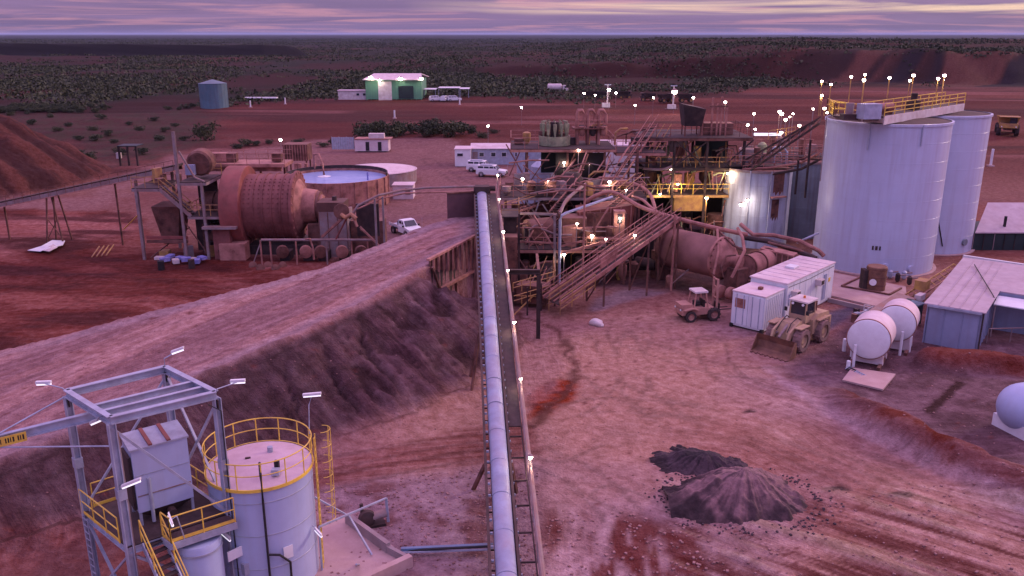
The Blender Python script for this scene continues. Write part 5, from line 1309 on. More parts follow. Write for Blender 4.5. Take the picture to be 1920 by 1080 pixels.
# ================================================================== CENTRAL SCREEN AND CYCLONE PLANT
def make_plant():
    t = thing('screening_plant', 'rusty multi level screening plant of platforms, pipes and braces in the centre', 'plant', (xat(1090, 82), 82, 0))
    X = lambda px, Y, z: xat(px, Y, z)
    # upper level carrying the cyclones (separate things)
    xa, xb = X(958, 89, 10.8), X(1200, 89, 10.8)
    columns(t, [X(988, 88, 8), X(1062, 88, 6), X(1130, 88, 6), X(1192, 88, 8)], (87.2, 93.5), -.1, 10.7, 'rust', .22)
    platform(t, xa, X(1150, 89, 10.8), 87, 94, 10.8, rail='rust_light', beamm='rust_light', sides='blr')
    MB().rail([(xa, 87, 10.85), (X(1010, 87, 10.8), 87, 10.85)], 1.1, .035, 1.2).build('handrail', M['rust_light'], t, kind='stuff')
    platform(t, X(1150, 91, 10.6), X(1240, 91, 10.6), 88, 93, 10.3, rail='rust_light', sides='fb')
    # middle level
    platform(t, X(938, 84, 7.0), X(1205, 84, 7.0), 81.5, 88.5, 6.9, m='grating', rail='rust_light', beamm='galv_dusty', sides='fblr')
    columns(t, [X(948, 82, 4), X(1040, 82, 4), X(1120, 82, 4), X(1196, 82, 4)], (81.8, 86.5), -.1, 6.8, 'rust', .2)
    # lower level
    platform(t, X(965, 76.5, 3.2), X(1175, 76.5, 3.2), 75.0, 81.0, 3.3, rail='rust_light', beamm='rust_light', sides='fr')
    columns(t, [X(972, 75.2, 1), X(1047, 75.2, 1), X(1112, 75.2, 1), X(1170, 75.2, 1)], (75.2, 80.6), -.1, 6.6, 'rust', .2)
    # pale goose neck pipe and tall post in front
    f = P(1049, 522, 0); z1 = zat(402, 74.4); g0 = X(1049, 74.4, 2); 
    MB().poly([(g0, 74.4, 0), (g0, 74.4, z1 - .5), (g0 + .12, 74.4, z1 - .1), (g0 + .5, 74.5, z1 + .1), (X(1148, 78, z1 + .8), 78, z1 + .9)], .13, 8).build('pipe', M['galv'], t, smooth=True)
    xp = X(1094, 73.6, 4); MB().tube((xp, 73.6, 1.5), (xp, 73.6, zat(345, 73.6)), .09, 8).build('post', M['rust_light'], t)
    # screens: two boxes and their chutes
    sc = [(1075, 77.5, 4.6, 2.3, 2.2, 2.6, 'rust', 'pale pink screen hood'), (1120, 78.4, 4.9, 2.2, 2.0, 2.6, 'rust', '')]
    for px, Y, z, w, d, h, m, _ in sc:
        MB().box((X(px, Y, z), Y, z), (w, d, h)).build('screen_box', M[m], t)
    bx = X(1132, 79, 5.0)
    MB().add([(bx - 2.3, 77.8, 3.6), (bx + 2.4, 77.8, 3.9), (bx + 2.4, 81, 3.9), (bx - 2.3, 81, 3.6), (bx - 2.6, 77.6, 6.2), (bx + 2.7, 77.6, 6.9), (bx + 2.7, 81, 6.9), (bx - 2.6, 81, 6.2)],
             [(3, 2, 1, 0), (4, 5, 6, 7), (0, 1, 5, 4), (1, 2, 6, 5), (2, 3, 7, 6), (3, 0, 4, 7)]).build('screen_box', mat('dark red plate', (.26, .075, .05), (.12, .04, .03), .85, 0, .9, .1, DUST, .3), t)
    for k in range(6): MB().beam((bx - 2.2 + k * .9, 77.55, 3.7 + k * .05), (bx - 2.4 + k * .95, 77.5, 6.2 + k * .12), .1).build('rib', M['rust_light'], t)
    # the light door/booth at (1168, 415)
    bo = X(1160, 77.2, 5.0); MB().box((bo, 77.2, 5.05), (1.05, 1.2, 2.9)).build('booth', M['rust_light'], t)
    MB().box((bo, 76.58, 5.8), (.42, .03, .8)).build('booth_opening', M['black'], t)
    # vibrating screen drum and dome at left
    MB().lathe([(.5, -1.4), (1.25, -1.2), (1.25, 1.2), (.5, 1.4)], (X(1010, 78, 4.2), 78, 4.3), 20, (.9, .4, 0)).build('scrubber_drum', M['rust'], t, smooth=True)
    MB().lathe([(1.1, 0), (1.1, 1.3), (.7, 1.9), (.1, 2.0)], (X(1072, 84, 7), 84, 7.0), 18).build('cone_crusher', M['dark_steel'], t, smooth=True)
    MB().add([(-.7, -.05, -1.0), (.7, -.05, -1.0), (.5, -.05, -1.5), (-.3, -.05, -1.5), (-.7, -.05, 1.0), (.7, -.05, 1.0), (.7, .3, 1.0), (-.7, .3, 1.0), (-.7, .3, -1.0), (.7, .3, -1.0)],
             [(0, 1, 5, 4), (4, 5, 6, 7), (0, 3, 2, 1), (1, 9, 6, 5), (0, 4, 7, 8), (8, 7, 6, 9)])
    ch = X(1068, 76.1, 4.3); MB().prism([(ch - .65, 76.0, 5.2), (ch + .55, 76.0, 5.4), (ch + .55, 76.0, 3.2), (ch + .1, 76.0, 3.0), (ch - .65, 76.0, 4.0)], (0, .4, 0)).build('chute', M['rust_light'], t)
    # large ducts and hoses looping over the plant
    def pipe(pts, r, m='rust_light', nm='pipe'): 
        MB().poly(pts, r, 8).build(nm, M[m], t, smooth=True)
    def curve(keys, n=6):
        """Catmull-Rom through (px, py, Y) sight points"""
        K = [PY(*k) for k in keys]; K = [K[0] * 2 - K[1]] + K + [K[-1] * 2 - K[-2]]; out = []
        for i in range(1, len(K) - 2):
            for j in range(n):
                u = j / n; p0, p1, p2, p3 = K[i - 1:i + 3]
                out.append(.5 * ((2 * p1) + (p2 - p0) * u + (2 * p0 - 5 * p1 + 4 * p2 - p3) * u * u + (3 * p1 - p0 - 3 * p2 + p3) * u ** 3))
        return out + [K[-2]]
    pipe(curve([(1098, 378, 80), (1120, 366, 80), (1150, 361, 79), (1200, 387, 77), (1245, 403, 75.5), (1330, 425, 74), (1400, 440, 76)]), .20)
    pipe(curve([(1150, 345, 84), (1190, 345, 84), (1215, 360, 82), (1226, 382, 79), (1228, 400, 76)]), .17)
    pipe(curve([(1185, 368, 80), (1205, 375, 78), (1222, 390, 76.5), (1250, 408, 75)]), .13)
    pipe(curve([(1050, 400, 76), (1062, 375, 78), (1085, 355, 80), (1098, 345, 82)]), .15, 'galv_dusty')
    pipe(curve([(1010, 372, 83), (1030, 352, 84), (1062, 320, 86), (1085, 290, 88)]), .10)
    pipe(curve([(1015, 380, 83), (1045, 350, 84), (1085, 315, 86)]), .08, 'rust')
    pipe(curve([(1160, 303, 87), (1180, 275, 89), (1215, 240, 92)]), .09); pipe(curve([(1172, 308, 87), (1195, 280, 89), (1225, 248, 92)]), .09)
    pipe(curve([(1150, 258, 90), (1190, 246, 91), (1235, 238, 92)]), .10, 'rust')
    pipe(curve([(1205, 316, 90), (1240, 318, 90), (1260, 312, 90)]), .14, 'galv_dusty')
    pipe(curve([(1158, 309, 88), (1180, 312, 88), (1205, 315, 89)]), .13, 'dark_steel')
    # stairs (zigzag) with stringers
    for a, b in (((1175, 300, 87), (1220, 232, 92)), ((1140, 352, 83), (1175, 300, 87)), ((1030, 398, 80), (1075, 345, 82)), ((985, 470, 76), (1040, 420, 78))):
        p, q = PY(*a), PY(*b)
        for o in (0, .8):
            MB().beam(p + Vector((o, 0, 0)), q + Vector((o, 0, 0)), .06, .22).build('stringer', M['rust_light'], t)
            MB().beam(p + Vector((o, 0, 1)), q + Vector((o, 0, 1)), .05).build('stair_rail', M['rust_light'], t)
        st = MB()
        for k in range(12): c = p.lerp(q, (k + .5) / 12); st.box(c + Vector((.4, 0, 0)), (.8, .28, .04))
        st.build('treads', M['grating'], t, kind='stuff')
    # diagonal braces seen on the front
    for a, b, w, m in (((1000, 403, 76), (1038, 465, 75), .16, 'rust_light'), ((1110, 440, 75.5), (1142, 388, 76), .12, 'rust_light'), ((1050, 462, 75), (1100, 450, 75), .16, 'rust_light'),
                       ((1050, 476, 74.6), (1140, 452, 75), .22, 'rust_light'), ((975, 400, 78), (1045, 402, 78), .2, 'galv_dusty'), ((1040, 402, 75), (1040, 540, 75), .22, 'galv_dusty'),
                       ((945, 452, 75), (1045, 456, 75), .16, 'rust_light'), ((985, 458, 75), (1000, 432, 76), .1, 'rust_light'), ((1010, 470, 75), (990, 430, 76), .1, 'rust'),
                       ((1120, 320, 86), (1143, 285, 88), .1, 'rust_light'), ((1075, 350, 82), (1100, 285, 87), .12, 'rust_light'), ((1125, 352, 83), (1145, 290, 87), .1, 'rust_light')):
        MB().beam(PY(*a), PY(*b), w).build('brace', M[m], t)
    # many small fittings
    rnd = random.Random(5)
    for k in range(84):
        px = rnd.uniform(945, 1200); lv = rnd.choice([(82, 7.0), (84, 7.0), (86, 7.0), (76.5, 3.4), (79, 3.4), (90, 10.9), (77, 0), (80, 0), (84, 0)])
        Y = lv[0] + rnd.uniform(-.8, .8); z = lv[1]; x = X(px, Y, z)
        h = rnd.uniform(.5, 1.7); m = rnd.choice(['rust', 'rust_light', 'dark_steel', 'galv_dusty', 'rust', 'yellow_dusty'])
        r_ = rnd.random()
        if r_ < .35: MB().box((x, Y, z + h / 2), (rnd.uniform(.5, 1.3), rnd.uniform(.4, 1), h), rnd.uniform(0, .5)).build('cabinet', M[m], t)
        elif r_ < .65: MB().lathe([(.18, 0), (.42, h * .4), (.42, h), (.2, h * 1.1)], (x, Y, z), 12).build('pump', M[m], t, smooth=True)
        else: MB().poly([(x, Y, z), (x, Y, z + h), (x + .5, Y, z + h + .4), (x + rnd.uniform(.8, 2.0), Y + .3, z + h + .4)], rnd.uniform(.05, .12), 6).build('pipe', M[m], t, smooth=True)
    # bracing bays, handrails and cable trays filling the frame
    for k in range(48):
        Y = rnd.choice([75.0, 81.6, 82, 87.2, 93.4]); z0 = {75.0: 0, 81.6: 3.4, 82: 0, 87.2: 7.0, 93.4: 7.0}[Y]; px = rnd.uniform(950, 1170); w_ = rnd.uniform(18, 55)
        z1 = z0 + rnd.uniform(2.2, 3.6); a_, b_ = (X(px, Y, z0), Y - .1, z0 + .1), (X(px + w_ * rnd.choice([-1, 1]), Y, z1), Y - .1, z1)
        MB().beam(a_, b_, rnd.choice([.07, .1, .13])).build('brace', M[rnd.choice(['rust_light', 'rust_light', 'rust', 'galv_dusty'])], t)
    for k in range(30):
        Y = rnd.choice([75.2, 78, 81.5, 84, 87, 90]); z = rnd.choice([1.6, 2.4, 4.4, 5.2, 8.4, 9.4]); px = rnd.uniform(940, 1120); q_ = px + rnd.uniform(40, 120)
        dz_ = rnd.uniform(-.6, .6)
        MB().poly([(X(px, Y, z), Y, z), (X((px + q_) / 2, Y, z), Y, z + dz_), (X(q_, Y, z), Y, z + dz_)], rnd.uniform(.05, .13), 6).build('pipe', M[rnd.choice(['rust_light', 'rust', 'galv_dusty', 'rust_light'])], t, smooth=True)
    for a_, b_ in (((945, 400, 79), (1035, 372, 84)), ((1140, 388, 78), (1190, 345, 84)), ((985, 560, 71), (1010, 500, 75)), ((1215, 300, 90), (1245, 250, 92))):
        p, q = PY(*a_), PY(*b_)
        for o_ in (0, .75):
            MB().beam(p + Vector((o_, 0, 0)), q + Vector((o_, 0, 0)), .06, .2).build('stringer', M['rust_light'], t); MB().beam(p + Vector((o_, 0, 1)), q + Vector((o_, 0, 1)), .05).build('stair_rail', M['yellow_dusty'], t)
        st = MB()
        for k in range(10): c = p.lerp(q, (k + .5) / 10); st.box(c + Vector((.37, 0, 0)), (.75, .26, .04))
        st.build('treads', M['grating'], t, kind='stuff')
    MB().box((X(1040, 94, 9), 94.2, 8.9), (3.0, .12, 3.2)).build('wall_panel', M['dark_green'], t)  # this and the next sheets are added as a dark backdrop for shaded gaps
    MB().box((X(1085, 88, 5), 87.4, 8.8), (5.0, .12, 3.2)).build('wall_panel', M['gap_shade'], t)
    MB().box((X(1020, 82, 2), 81.2, 1.8), (6.5, .12, 3.2)).build('wall_panel', M['gap_shade'], t)
    MB().box((X(1115, 80, 2), 80.7, 1.7), (7.5, .12, 3.4)).build('wall_panel', M['gap_shade'], t)
    # backing sheets added below the decks to paint in the dark gaps
    MB().box((X(1110, 90, 3), 88.0, 3.2), (9.5, .15, 5.6)).build('wall_panel', M['gap_shade'], t)
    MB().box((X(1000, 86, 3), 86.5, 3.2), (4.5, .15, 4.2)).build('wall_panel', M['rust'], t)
    MB().box((X(1185, 80, 2), 79.6, 2.4), (4.0, .15, 4.6)).build('wall_panel', M['gap_shade'], t)
    return t
plant = make_plant()
def make_cyclones():
    zb = 10.85
    t = thing('cyclone_cluster', 'weathered green ring of small cyclones on the top platform of the screening plant', 'machine', (xat(1040, 90, 12), 90, zb))
    cx = xat(1040, 90, 13); 
    for k in range(12):
        a = k * pi / 6; x, y = cx + 1.35 * cos(a), 90 + 1.1 * sin(a)
        MB().lathe([(.07, 0), (.19, .9), (.19, 1.35)], (x, y, zb + .9), 10).build('cyclone', M['green_cyc'], t, smooth=True)
        MB().poly([(x, y, zb + 2.25), (x, y, zb + 2.45), (x + .35 * cos(a) * -1, y - .3 * sin(a), zb + 2.5)], .07, 5).build('overflow_pipe', M['green_cyc'], t)
    MB().lathe([(1.65, 0), (1.65, .95), (1.5, .95)], (cx, 90, zb + .05), 24, capb=False).build('underflow_tub', M['green_cyc'], t, smooth=True)
    MB().lathe([(.45, 0), (.45, 2.3)], (cx, 90, zb + .1), 12).build('feed_column', M['dark_steel'], t, smooth=True)
    r = thing('pump_skid', 'pink dusty cluster of upright pumps and pipes behind the green cyclones', 'machine', (xat(1100, 91, 12), 91, zb))
    for k in range(6):
        x = xat(1082 + (k % 3) * 20, 91, 13); y = 90.4 + (k // 3) * 1.2
        MB().tube((x, y, zb), (x, y, zb + 3.1), .16, 8).build('column', M['rust_light'], r)
        MB().poly([(x, y, zb + 3.1), (x + .1, y, zb + 3.5), (x + .5, y, zb + 3.55), (x + .75, y, zb + 3.1), (x + .75, y, zb + 2.2)], .13, 8).build('bend', M['rust_light'], r, smooth=True)
        MB().lathe([(.2, 0), (.38, .3), (.38, 1.0)], (x + .5, y, zb + .9), 10).build('pump', M['dark_steel' if k % 2 else 'rust_light'], r, smooth=True)
    MB().box((xat(1103, 91, 12), 91, zb + 1.7), (3.4, 2.2, .12)).build('deck', M['rust'], r)
    MB().rail([(xat(1078, 90, 12), 89.8, zb + 1.7), (xat(1130, 90, 12), 89.8, zb + 1.7)], .9, .04, .9).build('handrail', M['rust_light'], r, kind='stuff')
make_cyclones()
# lit lamps of the central plant
for i, (px, py, Y, s, pw, lab) in enumerate([(963, 410, 77, .14, 25, 'lamp on a bracket right of the conveyor above the drum'), (1082, 419, 75, .11, 15, 'lamp under the gooseneck pipe of the screening plant'), (1110, 442, 75, .13, 22, 'lamp at the foot of the pink diagonal brace'),
        (1058, 477, 74.5, .13, 25, 'lamp low beside the pale gooseneck pipe'), (1163, 409, 76.3, .13, 25, 'lamp on the pink booth of the screening plant'), (1143, 341, 81.4, .17, 35, 'bright lamp on the middle rail of the screening plant'), (1174, 356, 80, .10, 10, 'small lamp near the looping pipes'),
        (1058, 305, 87, .16, 35, 'bright lamp under the top deck below the cyclones'), (1085, 281, 86.9, .11, 12, 'lamp at the edge of the top deck of the screening plant'), (980, 335, 81.5, .14, 20, 'left lamp on the middle level near the parked utes'), (1027, 337, 81.5, .12, 15, 'second lamp on the middle level left of the stairs'),
        (933, 328, 83, .13, 15, 'lamp below the parked white utes'), (1105, 308, 87, .09, 0, 'faint lamp inside the screening plant'), (1190, 441, 71.5, .10, 10, 'lamp on the rail of the diagonal conveyor'), (1136, 448, 72, .08, 8, 'small lamp lower on the diagonal conveyor rail')]):
    h = PY(px, py, Y); lamp(h, (h.x - .05, h.y + .1, max(q for q in (0, 3.35, 6.95, 10.85) if q < h.z - .2)), lab, s, 'lamps of the screening plant', power=pw)

# ================================================================== DIAGONAL CONVEYOR GALLERY
def make_gallery():
    a = P(1018, 560, .7); b = PY(1243, 402, 75.5)
    a = PY(1018, 558, 67.0)
    t = thing('diagonal_conveyor', 'rusty inclined conveyor with parallel pipes climbing right from the yard to the mill', 'conveyor', (a.x, a.y, 0))
    n = (b - a).normalized(); o = Vector((n.y, -n.x, 0)).normalized()     # towards the viewer / right
    W = 2.1
    for off, dz, w, h, m in ((0, 0, .14, .3, 'rust_light'), (.45, .05, .09, .12, 'rust_light'), (.95, 0, .12, .26, 'rust'), (1.35, .02, .08, .1, 'rust_light'), (W, 0, .14, .34, 'rust_light')):
        MB().beam(a + o * off + Vector((0, 0, dz)), b + o * off + Vector((0, 0, dz)), w, h).build('stringer', M[m], t)
    MB().prism([a + o * .1, b + o * .1, b + o * .9, a + o * .9], (0, 0, -.05)).build('belt', M['belt'], t)
    MB().prism([a + o * 1.0 + Vector((0, 0, -.1)), b + o * 1.0 + Vector((0, 0, -.1)), b + o * W + Vector((0, 0, -.1)), a + o * W + Vector((0, 0, -.1))], (0, 0, -.05)).build('walkway', M['grating'], t)
    U = Vector((0, 0, 1))
    for off in (-.1, .95, W):
        for h in (.5, .95): MB().beam(a + o * off + U * h, b + o * off + U * h, .055).build('handrail', M['rust_light'], t)
    ps = MB()
    for k in range(17):
        p = a.lerp(b, k / 16)
        for off in (-.1, .95, W): ps.beam(p + o * off, p + o * off + U, .05)
    ps.build('rail_posts', M['rust_light'], t, kind='stuff')
    c = a.lerp(b, .32) + o * W * .95 + U * .55
    MB().prism([c, c + n * 2.0, c + n * 2.0 + U * .75, c + U * .75], o * .08).build('cover_sheet', M['rust_light'], t)
    for f in (.35, .72, .98):
        p = a.lerp(b, f)
        for off in (0, W): MB().beam(p + o * off, (p.x + o.x * off, p.y + o.y * off, -.1), .16).build('trestle_leg', M['rust'], t)
        MB().beam((p.x, p.y, 0), p + o * W, .09).build('trestle_brace', M['rust'], t)
    # yellow rails at the foot
    f0 = a - n * .2
    for off in (1.0, 2.4):
        q = f0 + o * off + Vector((0, 0, -.4)); q2 = q + n * 4.0
        for h in (.1, .55, 1.0): MB().beam(q + U * h, q2 + U * h, .05).build('foot_rail', M['yellow_dusty'], t)
        for k in range(4): p = q.lerp(q2, k / 3); MB().beam(p - U * .4, p + U * 1.0, .05).build('foot_post', M['yellow_dusty'], t)
make_gallery()

# ================================================================== MILL 2 (right of centre) AND ITS SURROUNDINGS
def make_mill2():
    a = PY(1252, 462, 77.0); b = PY(1352, 484, 72.4); ax = (b - a).normalized(); L = (b - a).length
    t = thing('ball_mill', 'dusty pink cylindrical grinding mill right of the diagonal conveyor', 'mill', (a.x, a.y, 0))
    r = 1.78
    MB().lathe([(.5, -1.0), (.5, -.5), (r * .95, 0), (r, .05), (r, L)], a, 40, ax).build('shell', M['mill_pink'], t, smooth=True)
    MB().lathe([(r + .16, L), (r + .16, L + .22), (r, L + .24)], a, 40, ax, capa=True, capb=False).build('end_flange', M['rust_light'], t, smooth=True)
    MB().lathe([(r, L + .24), (r * .55, L + 1.1), (.6, L + 1.3), (.6, L + 2.0)], a, 32, ax, capa=False).build('end_cone', M['rust_light'], t, smooth=True)
    MB().lathe([(r + .10, .25), (r + .32, .25), (r + .32, .62), (r + .10, .62)], a, 48, ax, capa=False, capb=False).build('girth_gear', M['rust'], t, smooth=True)
    for k in range(20):
        q = 2 * pi * k / 20; x, y, _ = MB().frame_of(a, b); c = a + ax * (L + .25) + (x * cos(q) + y * sin(q)) * (r + .05)
        MB().box(c, (.12, .12, .12)).build('bolt', M['rust'], t)
    for f, w in ((-.6, 1.2), (L + 1.7, 1.2)):
        c = a + ax * f; MB().box((c.x, c.y, c.z / 2 - .3), (1.4, 1.5, c.z - .4), .6).build('pedestal', M['rust'], t)
    c = a + ax * 1.0 + Vector((-.9, -2.0, 0)); MB().lathe([(.28, 0), (.28, 1.0), (.1, 1.15)], (c.x, c.y, 0), 12).build('oil_drum', M['rust_light'], t, smooth=True)
    MB().tube((a.x - .9, a.y + .4, 1.2), (a.x - 2.6, a.y + 1.6, 1.2), .55, 14).build('drive_motor', M['dark_steel'], t, smooth=True)
    # service posts standing in front of the mill
    s = thing('pipe_rack', 'thin pipe rack posts in front of the dusty pink mill', 'frame', tuple(P(1258, 545, 0)))
    for px, top, bot in ((1258, 402, 545), (1346, 430, 500)):
        f = P(px, bot, 0); z = zat(top, f.y); MB().tube((f.x, f.y, -.1), (f.x, f.y, z), .11, 8).build('post', M['rust_light'], s)
    f = P(1258, 545, 0); g = P(1346, 500, 0)
    MB().beam((f.x, f.y, .6), (f.x + 1.9, f.y + .4, 2.2), .08).build('brace', M['galv_dusty'], s)
    # trommel and pump cluster
    u = thing('trommel', 'rusty trommel drum with hoses at the discharge end of the mill', 'machine', tuple(P(1400, 545, 0)))
    c = PY(1398, 500, 71.5); d = PY(1440, 486, 74.5)
    MB().lathe([(.95, 0), (.95, (d - c).length)], c, 24, (d - c)).build('drum', M['rust_light'], u, smooth=True)
    for f in (.0, .5, .97): p = c.lerp(d, f); MB().lathe([(.97, 0), (1.07, 0), (1.07, .12), (.97, .12)], p, 24, (d - c), capa=False, capb=False).build('band', M['rust'], u, smooth=True)
    MB().box((c.x + .6, c.y + .8, .8), (2.6, 2.2, 1.6), .7).build('sump', M['rust'], u)
    for k, (px, py, Y) in enumerate([(1352, 528, 70.3), (1372, 535, 69.6), (1388, 520, 70.6)]):
        p = PY(px, py, Y)
        MB().lathe([(.2, -.3), (.55, -.22), (.55, .2), (.25, .3)], (p.x, p.y, .8), 16, (.5, -.8, 0)).build('pump', M['rust_light'], u, smooth=True)
    for pts, r_, m in (([(1383, 428, 73), (1392, 445, 71.5), (1396, 470, 70.3), (1383, 498, 69.8), (1372, 520, 69.8)], .14, 'rust_light'), ([(1345, 430, 73), (1347, 470, 71), (1338, 515, 70)], .11, 'rust_light'),
                       ([(1350, 435, 73), (1375, 460, 71.5), (1392, 468, 71)], .10, 'rust'), ([(1356, 520, 70), (1352, 500, 70.2), (1362, 480, 70.5), (1380, 478, 70.5)], .09, 'rust')):
        K = [PY(*k) for k in pts]; MB().poly(K, r_, 8).build('hose', M[m], u, smooth=True)
    # dark conduits and launder running right to the big tank
    v = thing('slurry_launder', 'pink dusty launder and dark pipes curving right towards the big tank', 'pipe', tuple(P(1480, 500, 0)))
    for pts, r_, m in (([(1388, 420, 80), (1412, 440, 79), (1450, 441, 79), (1500, 452, 77), (1535, 470, 75), (1545, 480, 74.6)], .20, 'rust_light'), ([(1395, 445, 78), (1440, 452, 77.5), (1490, 468, 75.5), (1530, 485, 74)], .26, 'dark_steel'),
                       ([(1440, 455, 76.5), (1500, 470, 75), (1540, 490, 74)], .14, 'rust'), ([(1495, 455, 78.6), (1512, 447, 77.5), (1535, 437, 77.3)], .10, 'galv')):
        MB().poly([PY(*k) for k in pts], r_, 8).build('pipe', M[m], v, smooth=True)
    p, q = PY(1425, 468, 74.5), PY(1488, 482, 72.9)
    d = (q - p); nn = Vector((-d.y, d.x, 0)).normalized()
    MB().prism([p, q, q + nn * 1.3, p + nn * 1.3], (0, 0, .12)).build('launder_lid', M['rust_light'], v)
    MB().prism([p - Vector((0, 0, 1.6)), q - Vector((0, 0, 1.6)), q - Vector((0, 0, .0)), p - Vector((0, 0, .0))], nn * 1.2).build('launder_box', M['rust'], v)
    for k in range(7): s_ = p.lerp(q, k / 6); MB().beam(s_ - Vector((0, .05, 1.6)), s_ + Vector((0, -.05, 0)), .08).build('rib', M['rust_light'], v)
    for f in (.05, .95): s_ = p.lerp(q, f); MB().beam((s_.x, s_.y, 0), (s_.x, s_.y, s_.z - .1), .14).build('leg', M['rust'], v)
make_mill2()
# dark trusswork linking process tower, tanks and walkway
def make_bridge():
    t = thing('pipe_bridge', 'dark lattice pipe bridge climbing to the top of the front tank', 'bridge', tuple(Vector((xat(1460, 90), 90, 0))))
    a, b = PY(1392, 330, 90), PY(1536, 232, 82.5)
    a2, b2 = PY(1398, 300, 91), PY(1540, 220, 83.5)
    for p, q in ((a, b), (a2, b2), (a + Vector((0, 1.5, 0)), b + Vector((0, 1.5, 0)))):
        MB().beam(p, q, .14, .18).build('chord', M['dark_steel'], t)
    for k in range(9):
        p, q = a.lerp(b, k / 8), a2.lerp(b2, k / 8); MB().beam(p, q, .09).build('post', M['dark_steel'], t)
        if k < 8: MB().beam(p, a2.lerp(b2, (k + 1) / 8), .08).build('brace', M['rust'], t)
    g = [(1392, 330, 90), (1450, 326, 88.7), (1502, 317, 88), (1535, 300, 86)]
    MB().poly([PY(*k) for k in g], .14, 8).build('pipe', M['dark_steel'], t, smooth=True)
    MB().poly([PY(x, y - 12, Y) for x, y, Y in g], .12, 8).build('pipe', M['rust_light'], t, smooth=True)
    MB().rail([PY(*k) for k in g], 1.1, .035, 1.2).build('handrail', M['rust_light'], t, kind='stuff')
    for px, py, Y in ((1497, 300, 88), (1520, 262, 86)):
        p = PY(px, py, Y); MB().beam((p.x, p.y, 6), (p.x, p.y, p.z), .18).build('column', M['dark_steel'], t)
    m = thing('valve_station', 'grey hooded box and small pipes on the lower tank tops', 'machine', tuple(PY(1462, 290, 95)))
    p = PY(1460, 292, 94)
    MB().poly([p + Vector((-.9, 0, -1.5)), p + Vector((-.9, 0, .4)), p + Vector((-.5, 0, .9)), p + Vector((.5, 0, .9)), p + Vector((.9, 0, .4)), p + Vector((.9, 0, -1.5))], .12, 8).build('loop_pipe', M['galv'], m, smooth=True)
    MB().poly([p + Vector((-.4, 0, -1.5)), p + Vector((-.4, 0, .1)), p + Vector((0, 0, .4)), p + Vector((.4, 0, .1)), p + Vector((.4, 0, -1.5))], .09, 8).build('loop_pipe', M['galv'], m, smooth=True)
    MB().lathe([(.5, 0), (.5, 1.1), (.2, 1.4)], PY(1428, 290, 96), 12).build('drum', M['green_cyc'], m, smooth=True)
    MB().box(PY(1405, 290, 96), (1.3, 1, 1.3)).build('cabinet', M['galv_dusty'], m)
    MB().rail([PY(1440, 262, 96), PY(1490, 255, 95)], 1.0, .04, 1).build('handrail', M['yellow_dusty'], m, kind='stuff')
    for px in (1412, 1440, 1480, 1505): q = PY(px, 300, 97); MB().beam((q.x, q.y, 8.3), (q.x, q.y, 11.0), .1).build('post', M['rust_light'], m)
    MB().box(PY(1438, 252, 100), (3.0, .6, .25)).build('tube_light', M['tube'], m)
make_bridge()
for i, (px, py, Y, s) in enumerate([(1414, 213, 118, .17), (1402, 234, 105, .17), (1416, 242, 102, .14), (1462, 209, 120, .22), (1466, 213, 119, .2), (1487, 213, 120, .16), (1473, 224, 110, .18), (1481, 219, 115, .11), (1499, 235, 100, .16), (1465, 248, 95, .15), (1525, 204, 90, .15), (1551, 211, 80.7, .1)]):
    lab = ['lamp left of the bright pair beyond the dark tower', 'lamp over the left end of the lower tank tops', 'lamp just right of the one over the lower tank tops', 'largest lamp of the cluster beyond the lower tanks', 'lamp touching the largest one beyond the lower tanks', 'reddish lamp right of the largest one', 'lamp under the largest one beyond the lower tanks', 'faint lamp between its brighter neighbours',
           'lamp beside the pipe bridge', 'lamp above the grey hooded box', 'lamp left of the tall front tank railing', 'small lamp at the tank edge bracket'][i]
    h = PY(px, py, Y); lamp(h, (h.x, h.y, 0 if Y > 98 else 8.6), lab, s, 'lamps beyond the lower tanks', power=14 if i in (1, 9, 3) else 0)

